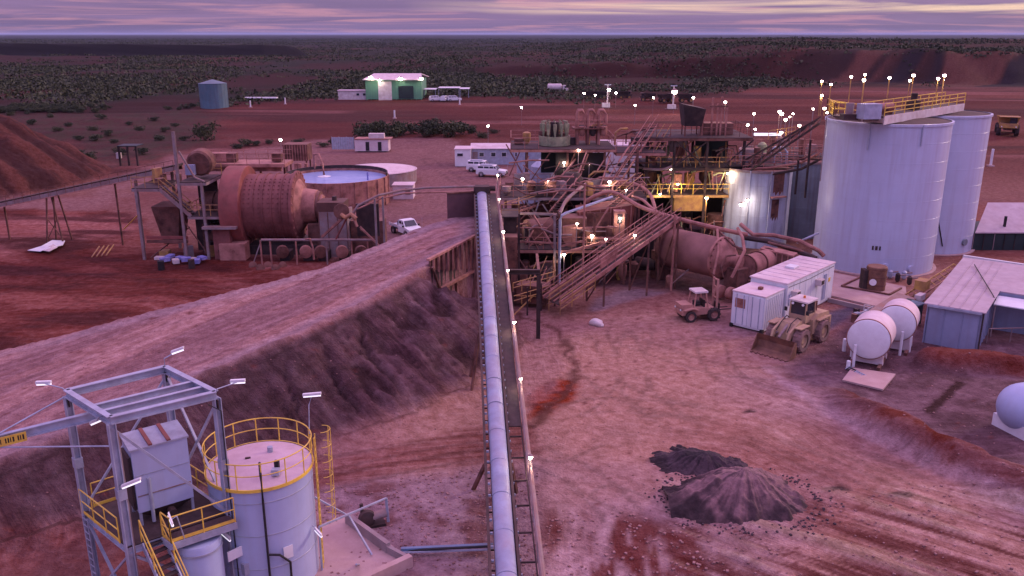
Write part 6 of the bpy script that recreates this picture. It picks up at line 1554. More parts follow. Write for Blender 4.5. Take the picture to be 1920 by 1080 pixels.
# ================================================================== LEFT MILL AREA
def make_mill1():
    Y = 88.0; zc = 4.75
    xr0, xr1 = xat(434, Y, zc), xat(470, Y, zc)
    t = thing('grinding_mill', 'large red dusty grinding mill with a broad red gear guard at left', 'mill', ((xr0 + xr1) / 2, Y, 0))
    ax = (1, 0, 0); c = (xr0, Y, zc)
    xe = xat(562, Y, zc) - xr0
    MB().lathe([(4.15, 0), (4.2, .05), (4.2, xr1 - xr0 - .05), (4.15, xr1 - xr0)], c, 72, ax).build('gear_guard', M['red_oxide'], t, smooth=True)
    MB().lathe([(3.35, xr1 - xr0 - .2), (3.35, xe), (3.2, xe + .05)], c, 64, ax).build('shell', mill_mat, t, smooth=True)
    for f in (.22, .40, .58, .76, .94):
        h = (xr1 - xr0) + (xe - (xr1 - xr0)) * f; MB().lathe([(3.36, h), (3.44, h), (3.44, h + .10), (3.36, h + .10)], c, 64, ax, capa=False, capb=False).build('liner_band', mill_mat, t, smooth=True)
    # liner bolts in rings, joined: hundreds of them
    bl = MB()
    for i in range(10):
        h = (xr1 - xr0) + (xe - (xr1 - xr0)) * (.06 + .095 * i)
        for k in range(44):
            a = 2 * pi * k / 44; 
            if cos(a - pi * 1.25) < -.35: continue
            bl.box((xr0 + h, Y + 3.38 * cos(a), zc + 3.38 * sin(a)), (.10, .10, .10))
    bl.build('liner_bolts', mill_mat, t, kind='stuff')
    MB().lathe([(3.62, xe - .28), (3.68, xe - .25), (3.68, xe), (3.6, xe + .02)], c, 64, ax, capb=True).build('end_flange', mill_mat, t, smooth=True)
    for k in range(26):
        a = 2 * pi * k / 26; MB().box((xr0 + xe + .06, Y + 3.5 * cos(a), zc + 3.5 * sin(a)), (.12, .16, .16)).build('bolt', M['rust_light'], t)
    MB().lathe([(2.9, xe), (2.2, xe + .5), (1.9, xe + .6), (1.7, xe + 1.9), (1.2, xe + 2.0), (1.2, xe + 2.5)], c, 40, ax, capa=False).build('end_cone', M['rust_light'], t, smooth=True)
    MB().lathe([(1.2, -2.6), (1.2, -1.6), (3.2, 0)], c, 36, ax).build('feed_cone', M['rust'], t, smooth=True)
    for x in (xr0 - 2.0, xr0 + xe + 1.75):
        MB().box((x, Y, 1.6), (1.3, 3.6, 3.2)).build('pedestal', M['rust'], t)
        MB().lathe([(1.6, -.5), (1.6, .5)], (x, Y, zc), 20, ax).build('bearing', M['rust'], t, smooth=True)
    gx = (xr0 + xr1) / 2
    MB().box((gx + .1, Y - 3.6, .85), (2.6, 1.6, 1.75)).build('plinth', M['rust_light'], t)
    MB().box((xat(417, 84, 1.5), 84.6, 1.6), (1.7, 1.3, 3.3)).build('plinth', mill_mat, t)
    MB().box((xat(417, 84, 1.5), 83.9, 3.4), (3.4, 1.0, .25)).build('ledge', M['galv_dusty'], t)
    for dx_ in (-.25, .25): MB().box((xat(417, 84, 1.5) + dx_, 83.93, .95), (.32, .04, .18)).build('slot', M['black'], t)
    MB().box((xr0 + 5.5, Y + .5, .5), (10, 5, 1.0)).build('foundation', M['dark_steel'], t)
    return xr0, xr1, xe
mill_mat = mat('red dusted mill shell', (.25, .085, .075), (.12, .034, .030), .85, 0, .7, .15, (.24, .10, .09), .45)
MX0, MX1, MXE = make_mill1()
def make_left_tower():
    X = lambda px, z=5, Y=84: xat(px, Y, z)
    t = thing('access_tower', 'dusty steel stair tower with yellow rails left of the red mill', 'tower', (X(330), 85, 0))
    g = 'galv_dusty'
    for px, top, Y in ((263, 7.3, 84), (338, 12.9, 84), (385, 7.9, 84), (262, 7.3, 89), (330, 8.6, 89), (385, 8.4, 89)):
        x = X(px, top / 2, Y); MB().ibeam((x, Y, -.1), (x, Y, top), .26, .26, .05).build('column', M[g], t)
    x0, x1, x2 = X(263, 7), X(338, 6), X(385, 7)
    platform(t, x0 - .8, x0 + 1.9, 84, 89, 7.3, rail='yellow_dusty', beamm=g, sides='fb')
    platform(t, x1, x2 + .1, 84, 89, 7.9, rail='yellow_dusty', beamm=g, sides='b')
    platform(t, x1 + .6, x2 + 2.6, 84, 88, 4.5, rail='yellow_dusty', beamm=g, sides='fl')
    # inclined walkway
    a, b = Vector((x0 + 1.9, 84, 7.25)), Vector((x1 + .9, 84, 4.5))
    for o in (0, 1.1):
        MB().beam(a + Vector((0, o, 0)), b + Vector((0, o, 0)), .12, .34).build('stringer', M[g], t)
        for h in (.55, 1.05): MB().beam(a + Vector((0, o, h)), b + Vector((0, o, h)), .05).build('stair_rail', M['yellow_dusty'], t)
    st = MB()
    for k in range(14): st.box(a.lerp(b, (k + .5) / 14) + Vector((0, .55, .05)), (.28, 1.05, .04))
    st.build('treads', M['grating'], t, kind='stuff')
    # lower beams
    for z, m in ((2.3, 'red_oxide'), (1.9, 'rust')):
        MB().beam((x0, 84.1, z), (x1 + .3, 84.1, z), .16, .3).build('beam', M[m], t)
    MB().beam((x0, 89, 3.3), (x2, 89, 3.3), .16, .3).build('beam', M['rust'], t)
    for p, q in (((x0, 88.9, .2), (x0 + 2, 88.9, 7)), ((x1, 84.1, 4.2), (x1 + 2.4, 84.1, .2)), ((x0 + .2, 84, .2), (x0 + 2.6, 89, 2.3))):
        MB().beam(p, q, .1).build('brace', M['rust'], t)
    # chute, bins, cabinets within
    MB().box(((x1 + x2) / 2, 88.4, 6.2), (x2 - x1 - .6, .3, 3.0)).build('wall_panel', M['dark_steel'], t)
    MB().box(((x1 + x2) / 2 + .2, 88.0, 2.1), (x2 - x1, 2.2, 3.6)).build('bin', M['dark_steel'], t)
    MB().add([(x0 + .9, 86, 1.2), (x0 + 2.4, 86, 1.2), (x0 + 2.4, 88, 1.2), (x0 + .9, 88, 1.2), (x0 + .3, 85.3, 5.2), (x0 + 3.2, 85.3, 5.2), (x0 + 3.2, 88.5, 5.2), (x0 + .3, 88.5, 5.2)],
             [(3, 2, 1, 0), (4, 5, 6, 7), (0, 1, 5, 4), (1, 2, 6, 5), (2, 3, 7, 6), (3, 0, 4, 7)]).build('chute', M['rust'], t)
    rnd = random.Random(9)
    for k in range(16):
        x = rnd.uniform(x0, x2 + 1); z = rnd.choice([0, 0, 0, 2.4, 7.95 if x > x1 else 7.35]); h = rnd.uniform(.6, 1.6)
        MB().box((x, rnd.uniform(85, 88), z + h / 2), (rnd.uniform(.4, 1), rnd.uniform(.4, 1), h), rnd.uniform(0, 1)).build('cabinet', M[rnd.choice(['rust', 'rust_light', 'dark_steel', 'yellow_dusty', 'galv_dusty'])], t)
    MB().poly([(x2 - 2.2, 84, 11.0), (x2 - 1.0, 84.2, 8.4), (x2, 84, 8.0)], .10, 6).build('pipe', M[g], t)
    # gear dome equipment at the head of the feed conveyor
    MB().lathe([(1.1, -.8), (1.3, -.6), (1.3, .6), (1.1, .8)], (x1 + 1.6, 86.5, 9.6), 20, (0, 1, .1)).build('pulley_guard', M['rust'], t, smooth=True)
    MB().box((x1 + .9, 85.2, 9.0), (.9, .5, 1.0)).build('cabinet', M['blue_wall'], t)
    # clutter at the base
    s = thing('scrap_pallet', 'blue and white tarpaulin scrap heaped at the foot of the stair tower', 'scrap', tuple(P(342, 492, 0)))
    for k in range(9):
        p = P(300 + k * 10, 488 + (k * 5 % 9), 0)
        MB().box((p.x, p.y, .25 + (k % 3) * .12), (.9, .6, .28 + .1 * (k % 2)), k * .7).build('bundle', M['blue_scrap' if k % 3 else 'white_dusty'], s)
    for px, py in ((303, 506), (360, 503)):
        p = P(px, py, 0); d = thing('rubbish_drum', 'dark drum standing ' + ('left of' if px < 320 else 'right before') + ' the blue tarpaulin scrap', 'drum', (p.x, p.y, 0))
        MB().lathe([(.30, 0), (.32, .3), (.30, .62), (.32, .9)], (p.x, p.y, 0), 14).build('body', M['black' if px < 320 else 'dark_steel'], d, smooth=True)
    # mill roof platform at top behind gear: pink deck
    u = thing('mill_deck', 'pale dusty pink steel deck with rails above the red mill', 'platform', (MX0 + 3, 93, 0))
    platform(u, xat(378, 93, 8.8), xat(540, 93, 8.8), 91.5, 95, 8.6, m='rust_light', rail='rust_light', beamm='rust_light', sides='fb')
    MB().box((xat(460, 93, 8.2), 92, 8.15), (xat(530, 93, 8.2) - xat(385, 93, 8.2), .3, .7)).build('fascia', M['rust_light'], u)
    for px in (390, 440, 490, 535): MB().beam((xat(px, 94, 5), 94.5, 0), (xat(px, 94, 5), 94.5, 8.5), .22).build('column', M['rust'], u)
    for px in (400, 418, 436, 520): MB().box((xat(px, 93, 9.2), 93, 9.2), (1.0, .9, .9)).build('cabinet', M['rust_light' if px < 430 else 'rust'], u)
make_left_tower()
def make_motor_house():
    t = thing('motor_house', 'dusty panelled motor housing with dark cover right of the red mill', 'machine', (xat(625, 86, 2), 86, 0))
    x0, x1 = xat(598, 85, 3), xat(652, 85, 3)
    MB().box(((x0 + x1) / 2, 86.5, 2.35), (x1 - x0, 3, 4.7)).build('housing', M['galv_dusty'], t)
    for f in (.02, .33, .66, .98): MB().box((x0 + (x1 - x0) * f, 84.97, 2.35), (.07, .06, 4.7)).build('batten', M['rust'], t)
    MB().box(((x0 + x1) / 2 - .2, 86.4, 5.2), (x1 - x0 - .2, 2.6, .95)).build('cover', mat('dark brown cover', (.12, .05, .04), (.07, .03, .025), .8, 0, 1, .1, DUST, .2), t)
    MB().tube(((x0 + x1) / 2, 86.4, 5.6), ((x0 + x1) / 2, 86.4, 6.1), .25, 10).build('vent', M['dark_steel'], t)
    MB().box((x1 + 1.8, 87, 1.8), (3.4, 2.0, 3.6)).build('annex', M['rust'], t)
    # pipe gantry in front
    g = thing('pipe_gantry', 'pale horizontal pipe gantry on posts in front of the red mill', 'frame', (xat(600, 81.5, 2), 81.5, 0))
    xa, xb = xat(490, 82, 2.4), xat(700, 82, 2.4)
    MB().tube((xa, 82, 2.55), (xb, 82, 2.55), .13, 8).build('pipe', M['galv_dusty'], g, smooth=True)
    MB().beam((xa, 82.8, 2.4), (xb, 82.8, 2.4), .12, .16).build('beam', M['rust_light'], g)
    for px in (490, 508, 556, 613, 660, 690):
        x = xat(px, 82, 1.2); MB().beam((x, 82, -.1), (x, 82, 2.5), .14).build('post', M['galv_dusty' if px % 2 else 'rust_light'], g)
    MB().beam((xa, 82, 2.5), (xa - 1.1, 82, -.1), .1).build('brace', M['galv_dusty'], g)
    for k, px in enumerate((528, 572, 600, 640, 676)):
        x = xat(px, 83, .8); MB().lathe([(.25, -.4), (.62, -.3), (.62, .3), (.25, .4)], (x, 83.4, 1.0), 16, (.3, -1, 0)).build('pump', M['rust_light' if k % 2 else 'rust'], g, smooth=True)
        MB().box((x + .2, 84.2, .5), (1.0, 1.6, .9)).build('pump_base', M['dark_steel'], g)
    x = xat(582, 81.9, 2); MB().poly([(x - .5, 82, 2.6), (x, 81.9, 2.7), (x + .25, 81.8, 1.8), (x + .3, 81.8, .6)], .11, 8).build('pipe', M['rust_light'], g, smooth=True)
    for k in range(5): p = P(474 + k * 14, 500 + (k % 2) * 5, 0); MB().lathe([(.4, 0), (.42, .15), (.1, .2)], (p.x, p.y, .1), 10, (.5, -.8, .4)).build('spare_part', M['rust'], g)
    # tall posts and diagonal pipework at the right end
    r = thing('pipe_trestle', 'tall grey trestle with diagonal pipes between the red mill and the ramp', 'frame', (xat(712, 80, 3), 80, 0))
    for px in (706, 718): x = xat(px, 80, 3); MB().beam((x, 80 + (px - 706) * .08, -.1), (x, 80 + (px - 706) * .08, zat(372, 80)), .18).build('column', M['galv_dusty'], r)
    c = lambda px, py, Y: PY(px, py, Y)
    MB().poly([c(900, 349, 84), c(800, 352, 84), c(752, 357, 83), c(710, 366, 81), c(672, 385, 80.5), (c(655, 410, 80.5))], .12, 8).build('pipe', M['galv_dusty'], r, smooth=True)
    MB().poly([c(905, 358, 84), c(760, 362, 83), c(715, 372, 81), c(670, 392, 80)], .08, 8).build('pipe', M['rust_light'], r, smooth=True)
    MB().beam(c(604, 444, 82), c(650, 402, 80.5), .22).build('brace', M['rust_light'], r)
    MB().beam(c(630, 448, 81.5), c(652, 405, 80.5), .12).build('brace', M['red_oxide'], r)
    MB().beam(c(660, 400, 80.2), c(670, 425, 80), .3, .12).build('hose', M['rust_light'], r)
    MB().poly([c(640, 402, 80.4), c(648, 408, 80.1), c(658, 402, 80.1), c(668, 410, 80)], .22, 8).build('valve_body', mat('orange dusted fitting', (.55, .27, .12), (.36, .16, .1), .8, 0, 1.2, .1, DUST, .4), r, smooth=True)
    MB().lathe([(.35, 0), (.75, 0), (.75, .3), (.35, .3)], c(640, 396, 80.6), 20, (.2, -1, .1)).build('flange', M['rust'], r, smooth=True)
    MB().beam(c(675, 425, 80), c(712, 462, 80), .16).build('brace', M['rust_light'], r); MB().beam(c(712, 462, 80), c(740, 448, 80), .12).build('brace', M['rust'], r)
    MB().beam(c(675, 430, 81), c(700, 448, 81), .12).build('brace', M['rust'], r)
    MB().box(c(690, 412, 82.5), (2.2, .3, 3.2)).build('screen', M['dark_steel'], r)
make_motor_house()

# feed conveyor from the stockpile
def make_feed_conveyor():
    a, b = PY(-40, 392, 93), PY(332, 314, 88)
    t = thing('feed_conveyor', 'long rusty feed conveyor rising from the left edge to the stair tower', 'conveyor', (a.x, a.y, 0))
    U = Vector((0, 0, 1)); o = Vector((0, -1, 0))
    MB().prism([a, b, b - o * 1.4, a - o * 1.4], (0, 0, .08)).build('belt', M['belt'], t)
    for off in (0, 1.4): MB().beam(a - o * off - U * .1, b - o * off - U * .1, .14, .5).build('stringer', M['galv_dusty' if off == 0 else 'rust'], t)
    MB().beam(a + o * .7 - U * .25, b + o * .7 - U * .25, .5, .08).build('walkway', M['rust_light'], t)
    for h in (.55, 1.05): MB().beam(a + o * .95 + U * (h - .2), b + o * .95 + U * (h - .2), .045).build('handrail', M['rust'], t)
    idl = MB(); rp = MB()
    n = 46
    for k in range(n + 1):
        p = a.lerp(b, k / n); idl.box(p - o * .7 + U * .18, (.22, 1.5, .22)); 
        if k % 2 == 0: rp.beam(p + o * .95 - U * .2, p + o * .95 + U * .85, .04)
    idl.build('idlers', M['dark_steel'], t, kind='stuff'); rp.build('rail_posts', M['rust'], t, kind='stuff')
    for px, bot in ((92, 455),):
        f = (PY(px, 380, 91).x - a.x) / (b.x - a.x); p = a.lerp(b, f)
        for s in (-.9, .9):
            for y in (0, 1.4): MB().beam((p.x + s * .3, p.y + y, p.z - .3), (p.x + s, p.y + y * 1.4 - .2, -.1), .14).build('trestle_leg', M['rust'], t)
            MB().beam((p.x - s * .6, p.y, p.z * .5), (p.x + s * .9, p.y, .5), .08).build('trestle_brace', M['rust'], t)
    for px in (-30, 215): 
        f = (PY(px, 360, 90).x - a.x) / (b.x - a.x); p = a.lerp(b, f); MB().beam((p.x, p.y + .7, p.z - .3), (p.x, p.y + .7, -.1), .16).build('trestle_leg', M['rust'], t)
    s = thing('white_sheet_scrap', 'crumpled white sheet lying under the feed conveyor trestle', 'sheet', tuple(P(90, 460, 0)))
    mb = MB(); q = [P(52, 470, .1), P(78, 462, .25), P(98, 451, .45), P(122, 452, .2), P(118, 460, .3), P(92, 466, .4), P(75, 472, .2)]
    mb.prism(q, (0, 0, .06)).build('sheet', M['white'], s)
    mb = MB(); mb.prism([P(80, 470, .3), P(100, 458, .5), P(108, 464, .3), P(92, 472, .4)], (0, 0, .05)); mb.build('folded_corner', M['white_dusty'], s)
    y = thing('pipe_stack', 'loose yellow rusty pipes leaning on the ground near the stair tower', 'pipe', tuple(P(190, 475, 0)))
    for k in range(4): MB().tube(P(172 + k * 9, 482 - k, .1), P(186 + k * 9, 462 - k, .6), .07, 6).build('pipe', M['yellow_dusty'], y)
    MB().tube(P(232, 430, .3), PY(262, 400, 87), .06, 6).build('pipe', M['yellow'], y)
make_feed_conveyor()

# thickener
def make_thickener():
    zt = 3.5; c = P(632, 332, zt); r = 6.7
    t = thing('thickener', 'round thickener tank of pale blue water behind the red mill', 'tank', (c.x, c.y, 0))
    MB().lathe([(r + .15, 0), (r + .15, zt + .25), (r, zt + .25), (r, zt - .3)], (c.x, c.y, 0), 72, capa=False, capb=False).build('wall', M['rust_light'], t, smooth=True)
    MB().lathe([(r, 0), (.01, 0)], (c.x, c.y, zt - .12), 72, capa=False, capb=False).build('water', M['water'], t)
    for k in range(36):
        a = 2 * pi * k / 36 ; 
        if sin(a) > -.1: MB().box((c.x + (r + .02) * cos(a), c.y + (r + .02) * sin(a), zt + .45), (.12, 1.18, .42), a).build('weir_plate', M['dark_steel'], t)
    for k in range(24): a = 2 * pi * k / 24; MB().beam((c.x + (r + .22) * cos(a), c.y + (r + .22) * sin(a), 0), (c.x + (r + .22) * cos(a), c.y + (r + .22) * sin(a), zt + .2), .12).build('rib', M['rust_light'], t)
    w = c + Vector((-2.0, 1.2, 0))
    MB().poly([(w.x - 2.3, w.y + 4.5, 3.2), (w.x - 1.9, w.y + 3, 6.0), (w.x - .8, w.y + 1, 6.3), (w.x - .1, w.y, 5.0), (w.x, w.y, 3.6)], .16, 8).build('feed_pipe', M['rust_light'], t, smooth=True)
    MB().lathe([(.9, 0), (.25, .12), (.1, .25)], (w.x, w.y, zt - .1), 16).build('splash', M['white'], t, smooth=True)
    MB().tube((c.x + 4.4, c.y - 1.5, zt - .2), (c.x + 4.4, c.y - 1.5, zt + .9), .12, 8).build('sensor_post', M['blue_scrap'], t)
    for px in (555, 562, 574, 590, 604): q = PY(px, 315, c.y + 8); MB().lathe([(.25, 0), (.25, 1.6)], (q.x, q.y, 0 + 2.6), 8).build('post', M['rust_light'], t)
    d = thing('low_tank', 'low wide tank with a pale pink roof behind the thickener', 'tank', tuple(P(700, 330, 0)))
    q = P(708, 316, 2.0); q = Vector((q.x, q.y, 0)); MB().lathe([(6.0, 0), (6.0, 1.9), (5.9, 2.0)], (q.x, q.y, 0), 48, capb=False).build('wall', M['galv_dusty'], d, smooth=True)
    MB().lathe([(6.1, 1.95), (.1, 2.6)], (q.x, q.y, 0), 48, capa=False).build('roof', M['roof_white'], d, smooth=True)
    # rusty box behind
    b = thing('rusty_container', 'rusty slatted box behind the thickener feed pipe', 'container', tuple(P(558, 312, 0)))
    z = 5.2; x0, x1 = xat(535, 128, 6), xat(580, 128, 6)
    MB().box(((x0 + x1) / 2, 128, z), (x1 - x0, 3, 2.4)).build('body', M['rust'], b)
    for k in range(9): MB().box((x0 + .2 + k * (x1 - x0 - .4) / 8, 126.45, z), (.12, .1, 2.3)).build('rib', M['rust_light'], b)
    for x in (x0 + .3, x1 - .3):
        for y in (126.8, 129.2): MB().beam((x, y, 0), (x, y, 4.0), .2).build('leg', M['rust'], b)
make_thickener()

# ================================================================== SMALL BUILDINGS
def gable(t, x0, x1, y0, y1, h, rise, wall, roof, ov=.3, axis='x'):
    MB().box(((x0 + x1) / 2, (y0 + y1) / 2, h / 2), (x1 - x0, y1 - y0, h)).build('wall', M[wall], t)
    ym = (y0 + y1) / 2
    for s in (-1, 1):
        ye = ym + s * ((y1 - y0) / 2 + ov)
        MB().prism([(x0 - ov, ye, h - .02), (x1 + ov, ye, h - .02), (x1 + ov, ym, h + rise), (x0 - ov, ym, h + rise)], (0, 0, .08)).build('roof', M[roof], t)
    for x in (x0, x1 - .04): MB().prism([(x, y0, h - .02), (x, y1, h - .02), (x, ym, h + rise - .03)], (.04, 0, 0)).build('gable_end', M[wall], t)
def win(t, x, y, z, w=.9, h=.8, axis='y'):
    d = (w, .06, h) if axis == 'y' else (.06, w, h)
    f = MB().box((x, y, z), d).build('window', M['white'], t)
    d2 = (w - .14, .04, h - .14) if axis == 'y' else (.04, w - .14, h - .14)
    MB().box((x, y - .035, z) if axis == 'y' else (x - .035, y, z), d2).build('pane', M['glass'], f)
def make_office():
    t = thing('site_office', 'long grey portable office with small windows and a white end box', 'building', tuple(P(920, 315, 0)))
    Y = 150; x0, x1, x2 = xat(852, Y - 4, 1.4), xat(884, Y, 1.4), xat(1010, Y, 1.4)
    gable(t, x1 + .1, x2, Y, Y + 5, 2.8, .6, 'galv', 'roof_white')
    for px in (903, 925, 945, 970): win(t, xat(px, Y, 1.8), Y - .04, 1.8, .9, .8)
    MB().box((xat(891, Y, 1), Y - .05, 1.2), (.9, .06, 2.1)).build('door', M['galv_dusty'], t)
    e = thing('white_cabin', 'white cabin at the left end of the long grey office', 'building', (x0, Y - 3, 0))
    MB().box(((x0 + x1) / 2, Y - .6, 1.55), (x1 - x0, 4.2, 2.9)).build('wall', M['white'], e)
    MB().box(((x0 + x1) / 2, Y - .6, 3.05), (x1 - x0 + .2, 4.4, .12)).build('roof', M['roof_white'], e)
    MB().box(((x0 + x1) / 2, Y - .6, .05), (x1 - x0, 3.9, .18)).build('skid', M['black'], e)
    win(e, x0 + .9, Y - 2.74, 2.1, 1.1, .6)
    # white workshop panels behind the plant
    w = thing('white_workshop', 'tall white sheeted workshop wall behind the screening plant', 'building', tuple(P(1165, 335, 0)))
    Y = 118; xa, xb = xat(1128, Y, 3), xat(1202, Y, 3)
    zt = zat(274, Y)
    n = 7
    for k in range(n):
        a = xa + (xb - xa) * k / n; MB().box((a + (xb - xa) / n / 2, Y + (k % 2) * .06, zt / 2), ((xb - xa) / n - .05, .2, zt)).build('panel', M['white_dusty'], w)
    MB().box(((xa + xb) / 2, Y + 3, zt + .08), (xb - xa + .3, 6.4, .16)).build('roof', M['roof_white'], w)
    MB().box((xat(1120, Y, 5), Y + .2, zt - 2.1), (1.3, .2, 4.0)).build('panel', M['white_dusty'], w)
    g = thing('grey_vessel', 'pair of grey upright vessels standing before the office', 'tank', tuple(P(985, 335, 0)), group='grey vessels by the office')
    for k, (px, r, top) in enumerate(((983, 1.0, 283), (1005, 1.3, 280))):
        x = xat(px, 112, 3); 
        MB().lathe([(r, 0), (r, zat(top, 112))], (x, 112, 0), 20).build('shell', M['galv'], g, smooth=True)
    h = thing('silver_hopper', 'pale conical hopper on legs beside the grey vessels', 'hopper', (xat(1028, 104, 3), 104, 0))
    x = xat(1018, 104, 4); MB().lathe([(.3, 1.6), (1.5, 3.6), (1.5, 6.6), (.6, 7.4)], (x, 104, 0), 20).build('shell', M['galv'], h, smooth=True)
    for k in range(4): a = k * pi / 2 + .7; MB().beam((x + 1.4 * cos(a), 104 + 1.4 * sin(a), 0), (x + 1.4 * cos(a), 104 + 1.4 * sin(a), 4), .12).build('leg', M['galv_dusty'], h)
    # cream hut near thickener
    c = thing('cream_hut', 'small cream pump hut right of the thickener', 'hut', tuple(P(755, 356, 0)))
    x0, x1 = xat(736, 117, 1), xat(774, 117, 1)
    MB().box(((x0 + x1) / 2, 118.5, .95), (x1 - x0, 2.6, 1.9)).build('wall', M['rust_light'] if 0 else M['roof_white'], c)
    MB().box(((x0 + x1) / 2, 118.5, 1.95), (x1 - x0 + .2, 2.8, .1)).build('roof', M['roof_white'], c)
    MB().box(((x0 + x1) / 2 + .7, 117.17, 1.1), (.7, .05, .9)).build('door', M['galv_dusty'], c)
    d = thing('fence_panel', 'grey mesh screen fence left of the pink rubble wall', 'fence', tuple(P(645, 290, 0)))
    xa, xb = xat(622, 170, 1), xat(664, 170, 1); nn = 10
    for k in range(nn): x = xa + (xb - xa) * (k + .5) / nn; MB().box((x, 170, 1.3), ((xb - xa) / nn - .05, .06, 2.4)).build('panel', M['galv'], d)
    for k in range(4): x = xa + (xb - xa) * k / 3; MB().beam((x, 170.1, 0), (x, 170.1, 2.7), .1).build('post', M['galv_dusty'], d)
    p = thing('roadside_hut', 'low pink dusty hut with two dark doorways beyond the thickener', 'hut', tuple(P(697, 293, 0)))
    Y = 168; xa, xb = xat(665, Y, 1), xat(728, Y, 1)
    MB().box(((xa + xb) / 2, Y + 1.5, 1.15), (xb - xa, 3, 2.3)).build('wall', M['roof_white'], p)
    MB().box(((xa + xb) / 2 + .3, Y + 1.5, 2.36), (xb - xa + .5, 3.4, .12)).build('roof', M['rust_light'], p)
    for px in (689, 712): MB().box((xat(px, Y, 1), Y - .03, .95), (.7, .06, 1.7)).build('doorway', M['black'], p)
    MB().box((xat(705, Y, 2.6), Y + 1, 2.9), (3, 1.4, .9)).build('roof_box', M['white_dusty'], p)
make_office()
def make_far_shed():
    Y = 300; t = thing('green_shed', 'large green shed with pale roof and bright eave lights in the distance', 'building', tuple(P(738, 182, 0)))
    x0, x1 = xat(686, Y, 4), xat(790, Y, 4)
    zb = zat(183, Y) 
    zb = min(zb, .5); H_ = zat(150, Y); zr = zat(139, Y + 9)
    MB().box(((x0 + x1) / 2, Y + 9, (H_ + zb) / 2), (x1 - x0, 18, H_ - zb)).build('wall', M['green_shed'], t)
    MB().prism([(x0 - .8, Y - 1.2, H_), (x1 + .8, Y - 1.2, H_), (x1 - 1, Y + 10, zr), (x0 + 1.5, Y + 10, zr)], (0, 0, .25)).build('roof', M['roof_white'], t)
    MB().prism([(x0 - .8, Y + 21, H_), (x1 + .8, Y + 21, H_), (x1 - 1, Y + 10, zr), (x0 + 1.5, Y + 10, zr)], (0, 0, .25)).build('roof', M['roof_white'], t)
    xm = xat(722, Y, 3)
    MB().box((xm, Y - .12, H_ / 2 - .2), (4.6, .2, H_ - .6)).build('sliding_door', M['white_dusty'], t)
    MB().box((xm + 7.2, Y - .1, H_ / 2 - .6), (5.2, .2, H_ * .62)).build('opening', M['dark_green'], t)
    for k in range(12): MB().box((x0 + (x1 - x0) * k / 11, Y - .08, H_ / 2), (.18, .1, H_ - .2)).build('wall_rib', M['green_shed'], t)
    for px, py in ((695, 145), (711, 150), (751, 147), (790, 147)):
        h = PY(px, py, Y - 1.6); lamp(h, (h.x, h.y + 1.2, h.z + .5), {695: 'eave light at the left end of the green shed', 711: 'eave light over the pale door of the green shed', 751: 'eave light over the dark opening of the green shed', 790: 'eave light at the right end of the green shed'}[px], .50, 'eave lights of the green shed', 'lamp_far', pm='white', power=22)
    b = thing('white_hut', 'long low white hut left of the green shed', 'building', tuple(P(655, 186, 0)))
    x0, x1 = xat(634, Y + 2, 1), xat(690, Y + 2, 1)
    MB().box(((x0 + x1) / 2, Y + 4, 1.7), (x1 - x0, 4, 3.0)).build('wall', M['white_dusty'], b)
    MB().box(((x0 + x1) / 2, Y + 4, 3.3), (x1 - x0 + .4, 4.5, .2)).build('roof', M['roof_white'], b)
    for px in (671, 683): win(b, xat(px, Y + 2, 2), Y + 1.95, 2.0, 1.1, .9)
    c = thing('carport', 'row of low white carports right of the green shed', 'shelter', tuple(P(830, 182, 0)))
    for px0, px1, z in ((795, 818, 3.4), (822, 862, 3.9), (862, 880, 3.6)):
        xa, xb = xat(px0, Y + 8, z), xat(px1, Y + 8, z)
        MB().box(((xa + xb) / 2, Y + 10, z), (xb - xa, 7, .18)).build('roof', M['white'], c)
        for x in (xa + .2, xb - .2): MB().beam((x, Y + 6.8, 0), (x, Y + 6.8, z), .15).build('post', M['galv'], c)
    w = thing('water_tank', 'round blue green water tank alone in the red scrub at left', 'tank', tuple(P(403, 206, 0)))
    g = P(403, 203, 0); r = 4.15
    MB().lathe([(r, -.5), (r, 7.6)], (g.x, g.y, 0), 48, capb=False).build('shell', M['water_tank'], w, smooth=True)
    MB().lathe([(r + .1, 7.5), (.1, 8.7)], (g.x, g.y, 0), 48, capa=False).build('roof', M['water_tank'], w, smooth=True)
    for k in range(20): a = 2 * pi * k / 20; MB().box((g.x + r * cos(a), g.y + r * sin(a), 3.7), (.08, .12, 7.6), a).build('rib', M['water_tank'], w)
    s = thing('shade_shelter', 'small dark roofed shelter in scrub left of the stair tower', 'shelter', tuple(P(248, 300, 0)))
    Y = 150; x = xat(246, Y, 2)
    MB().box((x, Y, 3.4), (3.4, 3, .15)).build('roof', M['dark_green'], s)
    for dx_ in (-1.5, 0, 1.5): MB().beam((x + dx_, Y - 1.3, 0), (x + dx_, Y - 1.3, 3.4), .3).build('post', M['dark_steel'], s)
    MB().box((x - 2.2, Y, 1.6), (.7, .7, 1.0)).build('box', M['white_dusty'], s)
make_far_shed()
